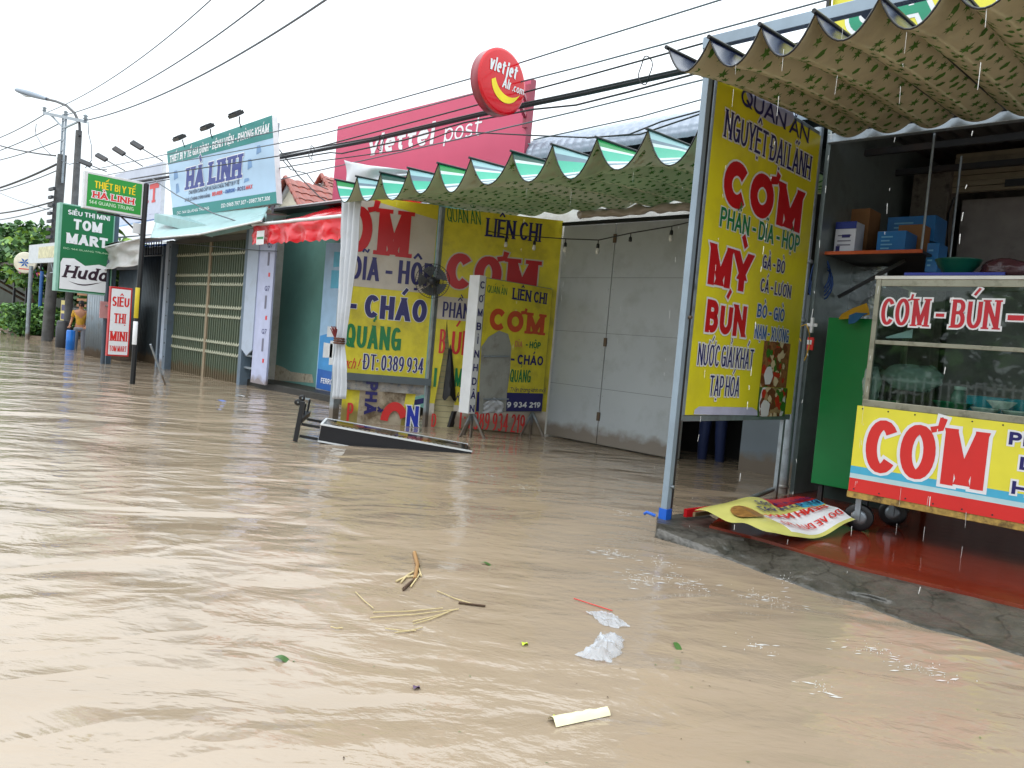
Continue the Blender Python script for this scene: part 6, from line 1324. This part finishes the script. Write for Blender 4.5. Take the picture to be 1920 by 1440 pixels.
for u in (0, 1): m.add([h2+X_*(u*Lh)+Y_*(.17*(1-.5*u)*math.cos(k*math.pi/8))+Z_*((.13*(1-.35*u))*.7*math.sin(k*math.pi/8)) for k in range(16)], [list(range(16))], hm)
hd = m.build('lamp_head', up2); m = MB(); m.grid(lambda u, v: h2+X_*(Lh*(.06+.42*u))+Y_*((v-.5)*.26)-Z_*(.08+.09*math.sin(u*3.14)*math.sin(v*3.14)), 10, 10, mat('lamp_bowl', (176, 184, 190), .2)); m.build('lamp_lens', hd)
# ---- overhead wires
def wire(label, pts, r, Y=8.0, m_=None, name='overhead_cable', grp='overhead cables', sag=0):
    P3 = [V(p) if len(p) == 3 else on_y(p[0], p[1], Y) for p in pts]; out_ = []
    for a, b in zip(P3, P3[1:]):
        for k in range(8): out_.append(a.lerp(b, k/8)-V((0, 0, sag*4*(k/8)*(1-k/8))))
    out_.append(P3[-1]); m = MB(); m.tube(out_, r, m_ or cable_m, 6); o = m.build(name); return tag(o, label, 'cable', grp)
rt_ = V((6, 8.0, 5.0))
def ext(p, q, k): a, b = on_y(*p, 8.0), on_y(*q, 8.0); return tuple(b+(b-a)*k)
wire('thickest black cable bundle sagging in front of the pink billboard', [(190, 352), (400, 318), (520, 297), (700, 262), (900, 215), (1100, 174), (1290, 132), ext((1100, 174), (1290, 132), 2)], .035, 8.0)
wire('black cable twisted along the top of the thick bundle', [(190, 345), (520, 290), (700, 258), (900, 211), (1100, 169), (1290, 127), ext((1100, 169), (1290, 127), 2)], .014, 7.9)
wire('black cable looping just beneath the thick bundle', [(190, 358), (520, 302), (620, 286), (640, 288), (760, 262), (870, 230), (1000, 205), (1080, 197), (1180, 172), (1290, 142), ext((1180, 172), (1290, 142), 2)], .013, 7.95)
wire('cable above the bundle crossing the bottom of the red disc', [(190, 345), (520, 293), (600, 275), (800, 222), (1100, 142), (1240, 103), ext((1100, 142), (1240, 103), 2)], .011, 7.3)
wire('thin wire crossing the middle of the red disc', [(190, 330), (517, 270), (600, 252), (880, 178), (1100, 122), (1240, 84), ext((1100, 122), (1240, 84), 2)], .010, 7.2, wire_m)
wire('highest thin wire crossing the upper part of the red disc', [(190, 315), (515, 247), (600, 227), (880, 148), (1100, 78), (1350, 0), ext((1100, 78), (1350, 0), 1)], .010, 7.2, wire_m)
wire('cable sagging across the pink billboard letters then over the striped awning', [(520, 316), (600, 302), (756, 281), (847, 246), (1000, 254), (1100, 258), (1200, 252), (1318, 212)], .010, 7.6)
wire('second cable over the striped awning meeting the menu banner post', [(1100, 259), (1180, 252), (1240, 228), (1325, 205)], .010, 7.55)
wire('thin wire crossing the lower part of the pink billboard', [(460, 352), (600, 319), (850, 263), (1100, 204), (1328, 147), ext((1100, 204), (1328, 147), 1)], .010, 7.7, wire_m)
wire('thin wire just above the arched metal roof', [(1000, 262), (1200, 219), (1328, 183), ext((1200, 219), (1328, 183), 1)], .009, 8.1, wire_m)
wire('dark cable slanting down from the HA LINH billboard to the teal building', [(516, 270), (560, 330), (600, 370), (645, 402)], .012, 8.0)
wire('looping cable hanging from the bundle to the teal building roof', [(530, 300), (545, 318), (575, 325), (590, 345), (615, 355)], .010, 8.0)
wire('black cables resting along the teal building roof edge', [(560, 388), (590, 384), (625, 378), (650, 374)], .022, 8.0)
wire('light cable slanting across the billboard bottom to the gate shop', [(285, 335), (330, 365), (400, 400), (490, 430)], .013, 6.9, wire_m)
wire('cable slung low across the front of the folding gates', [(285, 452), (400, 462), (490, 470), (520, 471)], .010, 7.3, wire_m)
for k, (lb_, p, q, r) in enumerate((('lowest rising wire left of the HA LINH billboard', (160, 226), (610, 0), .018), ('middle rising wire from the pole head', (125, 215), (495, 0), .015), ('upper left rising wire from the pole crossarm', (85, 212), (395, 0), .013))):
    a = on_y(p[0], p[1], 8.0); c_ = [(260, 205), (250, 165), (240, 130)][k]; e_ = on_y(q[0], q[1], 6.0)
    n_ = 24; pts = []
    mid = [(290, 182), (265, 170), (235, 133)][k]
    A2, M2, B2 = V((p[0], p[1])), None, V(q)
    # sagging line: quadratic through the photo's bend
    ctl = [(330, 190), (270, 178), (220, 160)][k]
    for j in range(n_+5):
        t_ = j/n_; x = (1-t_)**2*p[0]+2*t_*(1-t_)*ctl[0]+t_*t_*q[0]; y = (1-t_)**2*p[1]+2*t_*(1-t_)*ctl[1]+t_*t_*q[1]; pts.append(on_y(x, y, 8.0-2.0*t_))
    m = MB(); m.tube(pts, r, wire_m, 6); tag(m.build('overhead_wire'), lb_+' across the white sky', 'cable', 'overhead cables')
lw = [('uppermost wire running left off the pole crossarm', (84, 214), (0, 258), .02), ('second wire running left below the crossarm', (110, 232), (0, 282), .02), ('third wire running left from the pole head', (115, 262), (0, 300), .02), ('black cable running left almost level from the pole', (104, 292), (0, 273), .03), ('thick grey cable running down left from the pole middle', (106, 308), (0, 352), .04), ('thin cable below the thick one at the left edge', (106, 320), (0, 358), .02), ('dark cable leaving the pole low towards the left edge', (100, 378), (0, 400), .03), ('lowest cable over the tree at the left edge', (100, 388), (0, 412), .02), ('faint thin wire at the left edge between the poles', (98, 395), (0, 362), .012)]
for lb_, p, q, r in lw: wire(lb_, [p, q, ext(p, q, .5)], r, 8.2, wire_m if r < .03 else cable_m, sag=.05)
for lb_, pts in (('cable drop curling from the crossarm to the clamps', [(68, 232), (66, 250), (80, 275), (95, 290)]), ('cable loop hanging at the right of the street lamp', [(165, 228), (166, 250), (172, 275), (172, 300), (160, 315)]), ('cables strung between the two poles', [(106, 296), (130, 308), (150, 304), (175, 318), (200, 318)])): wire(lb_, pts, .014, 7.95, wire_m)
# cable coil knots along the bundle
for k, (x, y, r, lb_) in enumerate(((584, 286, .13, 'left of the pink billboard'), (713, 268, .13, 'over the pink billboard'), (1210, 132, .17, 'above the arched roof'))):
    c = on_y(x, y, 7.85); m = MB(); m.tube([c+V((r*math.cos(t)*.55, .02*math.sin(3*t), r*math.sin(t))) for t in [j*.35 for j in range(19)]], .008, cable_m, 5); tag(m.build('cable_coil'), 'small loose coil of black cable '+lb_, 'cable coil', 'coils on the overhead bundle')

# ---- trees and bushes
leaf_a = mat('leaf_green', (92, 134, 58), .6, vary=.3, vscale=1.5); leaf_b = mat('leaf_dark_green', (54, 94, 46), .6, vary=.3, vscale=1.5); leaf_c = mat('leaf_yellow_green', (126, 160, 54), .6, vary=.2, vscale=1.5)
bark = mat('bark', (84, 70, 56), .9, vary=.3, bump=.02, bscale=8)
def leafy(m, c, rx, rz, n, size, seed, ms):
    R = random.Random(seed)
    cl = [(V((R.gauss(0, .5), R.gauss(0, .5), R.gauss(0, .45))), R.uniform(.25, .5)) for _ in range(14)]
    for k in range(n):
        cc_, cr = R.choice(cl); p = cc_+V((R.gauss(0, 1), R.gauss(0, 1), R.gauss(0, 1)))*cr*.5
        if p.length > 1.25: continue
        p = c+V((p.x*rx, p.y*rx, p.z*rz)); d = V((R.uniform(-1, 1), R.uniform(-1, 1), R.uniform(-.7, .3))).normalized(); s_ = d.cross(V((R.uniform(-1, 1), R.uniform(-1, 1), R.uniform(-1, 1)))).normalized(); L_ = size*R.uniform(.6, 1.3); w_ = L_*.3
        m.add([p, p+d*L_*.5+s_*w_, p+d*L_, p+d*L_*.5-s_*w_], [(0, 1, 2, 3)], ms[R.choice([0, 0, 1, 1, 2])])
def tree(label, base, h, rx, rz, n, size, seed, ms):
    t = thing('broadleaf_tree', label, 'tree', base); m = MB(); R = random.Random(seed); b = V(base); top = b+V((R.uniform(-.4, .4), 0, h-rz*.6))
    m.tube([b+V((0, 0, -.3)), b.lerp(top, .5)+V((.15, 0, 0)), top], [.22, .16, .09], bark, 8)
    for k in range(6): a = R.uniform(0, 6.28); m.tube([b.lerp(top, .45+.08*k), b.lerp(top, .6+.07*k)+V((math.cos(a)*rx*.5, math.sin(a)*rx*.5, rz*.3)), b.lerp(top, .7)+V((math.cos(a)*rx*.8, math.sin(a)*rx*.8, rz*.7))], [.08, .05, .02], bark, 6)
    m.build('trunk', t); m = MB(); leafy(m, b+V((0, 0, h-rz*.2)), rx, rz, n, size, seed, ms); m.build('crown', t); return t
tree('bushy green tree behind the white stall canopy at far left', (-39, 11.5, 0), 3.6, 3.0, 1.5, 8000, .34, 2, [leaf_a, leaf_b, leaf_c])
tree('darker tree at the left edge beside the stall', (-46, 11.0, 0), 3.7, 3.6, 1.7, 8000, .34, 5, [leaf_b, leaf_b, leaf_a])
tree('low dark tree behind the stall posts', (-33, 12.5, 0), 2.8, 3.5, 1.3, 6000, .3, 8, [leaf_b, leaf_b, leaf_a])
# banana-like pale leaves on top
bt = thing('banana_plant', 'yellow green banana plant rising above the far left trees', 'plant', (-37.5, 11, 0)); m = MB(); m.tube([(-37.5, 11, 0), (-37.4, 11, 4.6)], [.2, .12], leaf_c, 8); m.build('stem', bt)
R = random.Random(3)
for k in range(10):
    a = k*.63+R.uniform(-.2, .2); L_ = R.uniform(1.3, 2.0); b = V((-37.4, 11, 4.4+R.uniform(-.3, .4))); m = MB()
    m.grid(lambda u, v: b+V((math.cos(a), math.sin(a), 0))*(L_*u*.8)+V((-math.sin(a), math.cos(a), 0))*((v-.5)*.6*math.sin(math.pi*(.08+.9*u)))+V((0, 0, L_*(1.0*u-.9*u*u)+.08*abs(v-.5))), 10, 4, leaf_c if k % 2 else leaf_a); m.build('leaf', bt)
def bush(label, c, rx, rz, n, seed, ms):
    t = thing('bush', label, 'bush', (c[0], c[1], 0)); m = MB(); m.tube([(c[0], c[1], 0), (c[0]+.1, c[1], c[2])], [.06, .03], bark, 6); m.build('stem', t); m = MB(); leafy(m, V(c), rx, rz, n, .16, seed, ms); m.build('foliage', t)
p = on_z(22, 626, .06)
bush('leafy green bush at the water edge on the far left', (p.x, p.y+.6, .55), 1.5, .6, 5000, 21, [leaf_a, leaf_b, leaf_a])
bush('second leafy bush just behind the bush at the water edge', (p.x-3.0, p.y+1.2, .6), 1.6, .65, 4000, 22, [leaf_a, leaf_b, leaf_c])

# ================================================================== PODIUM LITTER AND FLOATING DEBRIS
fbn = thing('fallen_banner', 'crumpled yellow and white banner sheet lying face up beside the cart wheel', 'banner', on_z(1450, 970, .2))
cA, cB, cC, cD = on_z(1302, 957, .22), on_z(1440, 1002, .24), on_z(1603, 982, .2), on_z(1500, 925, .3)
def fbf(u, v):
    q = cA.lerp(cB, u).lerp(cD.lerp(cC, u), v); q.z += .05*math.sin(v*5+u*2)*(.5+u*.5)+.035*noise.noise(V((u*3, v*3, 0)))+.05*math.sin(u*math.pi)*v - .03*(1-v)*u; return q
fY = mat('wet_banner_yellow', (202, 198, 112), .25, vary=.1); m = MB()
m.grid(fbf, 30, 30, None, True, lambda i, j: (red if j > 17 and i < 9 else (skyb if j > 22 and i < 14 else (white if 15 <= i <= 27 and j > 8 else fY))))
class UVF:
    def __init__(s, fn, a, b, flip=False): s.fn = fn; s.a = a; s.b = b
    def at(s, u, v, w=0):
        p = s.fn(u, v); a = s.fn(u+.01, v)-p; b = s.fn(u, v+.01)-p; n = a.cross(b).normalized(); n = n if n.z > 0 else -n; return p+n*w
class Sw:   # lettering runs along v, upside down seen from the street
    def at(s, u, v, w=0): return uf.at(v, u, w)
uf = UVF(fbf, 0, 0); sw_ = Sw()
text(m, sw_, 'BÉNH NAN', (.95, .62), (.3, .52), redc, None, bold=.22, w=.012, px=False); text(m, sw_, 'DO VE DUA BO', (.97, .84), (.3, .74), redc, None, bold=.22, w=.012, px=False)
text(m, sw_, 'ĐT: 0334 997', (.97, .44), (.35, .33), navy, None, bold=.22, w=.012, px=False); text(m, sw_, '0902 474 002', (.97, .28), (.4, .2), navy, None, bold=.2, w=.012, px=False)
m.poly(type('F', (), {'at': lambda s, u, v, w=0: uf.at(u, v, w)})(), [(.45+.22*math.cos(t)*.9, .2+.1*math.sin(t)) for t in [k*math.pi/8 for k in range(16)]], .012, mat('dish_print', (140, 100, 50), .35, vary=.5, vscale=30))
o = m.build('banner_sheet', fbn)
m = MB(); m.bar(cA+V((0, 0, -.03)), on_z(1480, 940, .15), .02, .03, mat('old_wood', (110, 88, 60), .8)); m.build('batten', fbn)
p = on_z(1380, 945, .16); q = on_z(1448, 918, .2); simple('steel_tube', 'short grey steel tube lying behind the crumpled fallen banner', 'pipe', lambda m: m.tube([p, q], .022, galv, 10))
simple('red_board', 'thin red strip leaning at the foot of the menu banner', 'board', lambda m: m.bar(on_z(1285, 962, .16), on_z(1372, 952, .16), .03, .06, red))
# reeds, bags, leaves
straw = mat('dry_straw', (190, 172, 128), .7, vary=.2); straw_d = mat('dark_twig', (70, 50, 34), .8); 
def stick(m, pts, r, m_): m.tube([on_z(x, y, .008) for x, y in pts], r, m_, 5)
def f_(m):
    for pts, r, mm_ in (([(777, 1036), (783, 1060), (778, 1085)], .012, mat('orange_straw', (150, 112, 66), .6)), ([(786, 1060), (778, 1085), (756, 1106)], .006, straw_d), ([(782, 1080), (760, 1082), (743, 1090)], .006, straw), ([(775, 1072), (762, 1080), (752, 1092)], .006, straw), ([(788, 1075), (770, 1100)], .005, straw), ([(780, 1050), (790, 1080)], .005, straw), ([(772, 1090), (757, 1103)], .008, straw_d)): stick(m, pts, r, mm_)
simple('dry_stalk', 'upright tangle of orange dry stalks floating in mid water', 'stalks', f_)
def f_(m):
    for a, b in (((820, 1108), (885, 1132)), ((694, 1158), (860, 1142)), ((740, 1186), (792, 1176)), ((774, 1165), (855, 1142)), ((667, 1110), (700, 1140)), ((722, 1178), (780, 1182)), ((700, 1148), (830, 1140)), ((775, 1170), (840, 1148)), ((620, 1175), (642, 1177))): stick(m, [a, ((a[0]+b[0])/2, (a[1]+b[1])/2+2), b], .0028, straw)
    stick(m, [(860, 1130), (910, 1136)], .006, straw_d)
simple('straw_bundle', 'spread of pale dry straw stems with one dark twig on the water', 'straw', f_)
bagm = film_mat('floating_film', (205, 212, 222), .38, .12)
def fbag(name, label, pts, h, seed):
    P3 = [on_z(x, y, 0) for x, y in pts]; c = sum(P3, V())/len(P3); m = MB(); n = len(P3)
    def f(u, v):
        k = u*n; i = int(k) % n; q = P3[i].lerp(P3[(i+1) % n], k-int(k)); q = c.lerp(q, 1-v); q.z = .004+h*math.sin(min(1, v*1.3)*1.57)*(1+1.1*noise.noise(q*22+V((seed, 0, 0))))*.7+.014*abs(noise.noise(q*45)); return q+V((noise.noise(q*25)*.018, noise.noise(q*25+V((3, 3, 3)))*.018, 0))
    m.grid(f, n*12, 22, bagm); return tag(m.build(name), label, 'bag')
fbag('floating_bag', 'whitish plastic wrapper floating flat, the one further from camera', [(1098, 1150), (1120, 1148), (1150, 1152), (1165, 1165), (1180, 1176), (1160, 1180), (1130, 1174), (1114, 1160)], .015, 2)
fbag('floating_bag', 'puffed clear plastic bag floating in the foreground water', [(1080, 1232), (1100, 1225), (1122, 1195), (1140, 1190), (1168, 1196), (1166, 1225), (1146, 1244), (1110, 1240)], .05, 7)
simple('red_straw', 'thin red drinking straw floating above the plastic wrapper', 'straw', lambda m: stick(m, [(1076, 1122), (1148, 1145)], .0028, redc))
def f_(m):
    a, b = on_z(1034, 1358, 0), on_z(1138, 1338, 0); d = b-a; s_ = V((-d.y, d.x, 0)).normalized()
    m.grid(lambda u, v: a+d*u+s_*((v-.5)*(.06-.015*u))+V((0, 0, .004+.022*math.sin(v*math.pi)*(1+.3*noise.noise(V((u*7, v*4, 0)))))), 16, 8, mat('cream_husk', (222, 214, 176), .4))
simple('cream_husk', 'pale cream husk floating in the near foreground', 'husk', f_)
def leaf_(name, label, a, b, w_, mm_):
    A, B = on_z(*a, .006), on_z(*b, .006); d = B-A; s_ = V((-d.y, d.x, 0)).normalized(); m = MB(); m.grid(lambda u, v: A+d*u+s_*((v-.5)*w_*math.sin(math.pi*(.03+.94*u)))+V((0, 0, .008*math.sin(u*6))), 10, 3, mm_); tag(m.build(name), label, 'leaf')
lgm = mat('floating_leaf_green', (60, 96, 40), .4)
leaf_('floating_leaf', 'slim green leaf floating right of the clear plastic bag', (1262, 1204), (1280, 1222), .03, lgm)
leaf_('floating_leaf', 'green leaf floating left of the foreground centre', (513, 1233), (553, 1238), .04, lgm)
leaf_('floating_leaf', 'small dark green leaf floating right of the dry stalks', (900, 1055), (930, 1060), .03, lgm)
leaf_('floating_leaf', 'bright yellow green scrap beside the cream husk', (1037, 1348), (1054, 1342), .03, mat('lime_leaf', (170, 190, 20), .4))
leaf_('floating_leaf', 'purple scrap floating in the lower middle water', (776, 1292), (786, 1284), .03, mat('purple_leaf', (70, 40, 80), .4))
leaf_('floating_leaf', 'tiny lime scrap floating below the straw stems', (980, 1210), (988, 1203), .03, MATS['lime_leaf'])
leaf_('blue_scrap', 'small blue and white wrapper floating before the folding gates', (405, 750), (430, 753), .12, mat('blue_scrap', (90, 120, 190), .4))
leaf_('white_scrap', 'small white scrap floating before the teal building step', (440, 741), (468, 743), .1, trim)
R = random.Random(5)
m = MB()
for k in range(60):
    x = R.uniform(300, 1900); y = R.uniform(880, 1430); p = on_z(x, y, .004)
    if p.y > 4.4 and p.x > -3.2: continue
    d = V((R.uniform(-1, 1), R.uniform(-1, 1), 0)).normalized()*R.uniform(.003, .009); s_ = V((-d.y, d.x, 0))*.35; m.add([p-d, p+s_, p+d, p-s_], [(0, 1, 2, 3)], straw_d if k % 3 else lgm)
tag(m.build('floating_specks'), 'tiny dark leaf specks scattered over the muddy water', 'debris', None, 'stuff')
# splashes and falling drips
sp_m = bpy.data.materials.new('splash_water'); sp_m.use_nodes = True; b_ = sp_m.node_tree.nodes['Principled BSDF']; b_.inputs['Base Color'].default_value = (.75, .75, .74, 1); b_.inputs['Roughness'].default_value = .1; b_.inputs['Alpha'].default_value = .75
m = MB()
for (x, y, s_, n) in ((1150, 1040, .09, 60), (1240, 1060, .08, 30), (1285, 1098, .11, 70), (1210, 1090, .1, 60), (1440, 1125, .1, 60), (1640, 1225, .08, 40), (1735, 1262, .08, 40), (1420, 1220, .08, 20), (1170, 965, .05, 30), (990, 915, .08, 30), (920, 893, .06, 20), (1540, 1290, .06, 20), (1480, 1090, .08, 40)):
    c = on_z(x, y, 0)
    for k in range(n):
        q = c+V((R.gauss(0, s_*.7), R.gauss(0, s_*.5), 0)); r = R.uniform(.0008, .0032); h = abs(R.gauss(0, .012)) if k % 5 else R.uniform(0, .06)
        m.lathe(q+V((0, 0, h)), [(.0002, -r), (r, 0), (.0002, r*1.2)], sp_m, 6)
    for k in range(n//3):
        q = c+V((R.gauss(0, s_), R.gauss(0, s_*.8), .003)); L_ = R.uniform(.008, .035); a = R.uniform(.2, 1.3); d = V((math.cos(a), math.sin(a), 0))*L_; s2 = V((-d.y, d.x, 0))*.25; m.add([q-d, q+s2, q+d, q-s2], [(0, 1, 2, 3)], sp_m)
tag(m.build('water_splash'), 'white splashes where awning drips hit the muddy water', 'splash', None, 'stuff')
m = MB()
def drip(x0_, y0_, Y, zend, n, r):
    p = on_y(x0_, y0_, Y); z = p.z
    while z > zend:
        L_ = R.uniform(.01, .08)*(1.8 if z > p.z-.3 else .7); m.tube([(p.x+R.uniform(-.003, .003), p.y, z), (p.x+R.uniform(-.004, .004), p.y, z-L_)], [r*.4, r*.25], sp_m, 5); z -= L_+R.uniform(.02, .2)*(1+(p.z-z)*.5)
for (x, y, Y, ze, r) in ((1470, 92, NY, .1, .005), (1380, 118, NY, .1, .003), (1300, 135, NY, .0, .002), (1850, 15, NY, .15, .006), (1700, 60, NY, .15, .003), (1310, 285, GY, 0, .003), (1190, 300, GY, 0, .0015), (1075, 318, GY, 0, .002), (990, 325, GY, 0, .002), (745, 365, GY, 0, .0015), (1580, 50, NY, .15, .003), (1620, 760, 5.85, .15, .003), (1740, 930, 5.88, .15, .004), (1812, 960, 5.88, .15, .004), (1690, 915, 5.88, .15, .003)): drip(x, y, Y, ze, 10, r)
tag(m.build('falling_drips'), 'broken streams of rain water dripping from the awning edges', 'drips', None, 'stuff')

for n_ in ('grey_gate_sheet', 'yellow_vinyl_worn', 'grey_white_vinyl', 'pale_green_gate', 'corrugated_zinc', 'pale_blue_pillar', 'film_covered_panel', 'galvanised_steel', 'dark_corrugated', 'pale_blue_poster', 'blue_grey_sheet'): tide(MATS[n_], .24)
# reflective steel sheet and small clutter in the shop
m = MB(); a = on_y(1588, 572, 7.9); b = on_y(1645, 500, 7.9); m.box((a.x, 7.9, a.z-.3), (b.x+.1, 7.93, b.z), mat('bright_steel', (170, 174, 176), .18, .8, bump=.02, bscale=4)); tag(m.build('steel_sheet'), 'shiny crumpled steel sheet standing behind the green cabinet', 'steel sheet')
# greenery along the other side of the road, behind the camera (mirrored by the cart glass)
m = MB(); R = random.Random(31)
for k in range(12000):
    x = R.uniform(-30, 26); p = V((x, R.uniform(-17, -13.5), R.random()**.8*(3.2+1.3*math.sin(x*.7)+.8*math.sin(x*1.9)))); d = V((R.uniform(-1, 1), R.uniform(-1, 1), R.uniform(-.7, .3))).normalized(); s_ = d.cross(V((.3, .4, 1))).normalized(); L_ = R.uniform(.4, .9)
    m.add([p, p+d*L_*.5+s_*L_*.3, p+d*L_, p+d*L_*.5-s_*L_*.3], [(0, 1, 2, 3)], R.choice([leaf_b, leaf_a, leaf_b]))
tag(m.build('roadside_greenery'), 'mass of green bushes along the far side of the flooded road', 'greenery', None, 'stuff')
fn = thing('picket_fence', 'white picket fence along the far side of the flooded road', 'fence', (0, -10, 0))
m = MB()
for z in (.5, 1.25): m.box((-16, -10.02, z), (16, -9.98, z+.06), trim)
for k in range(160): m.box((-16+k*.2, -9.975, .1), (-15.95+k*.2, -9.955, 1.4), trim)
m.build('railing', fn)
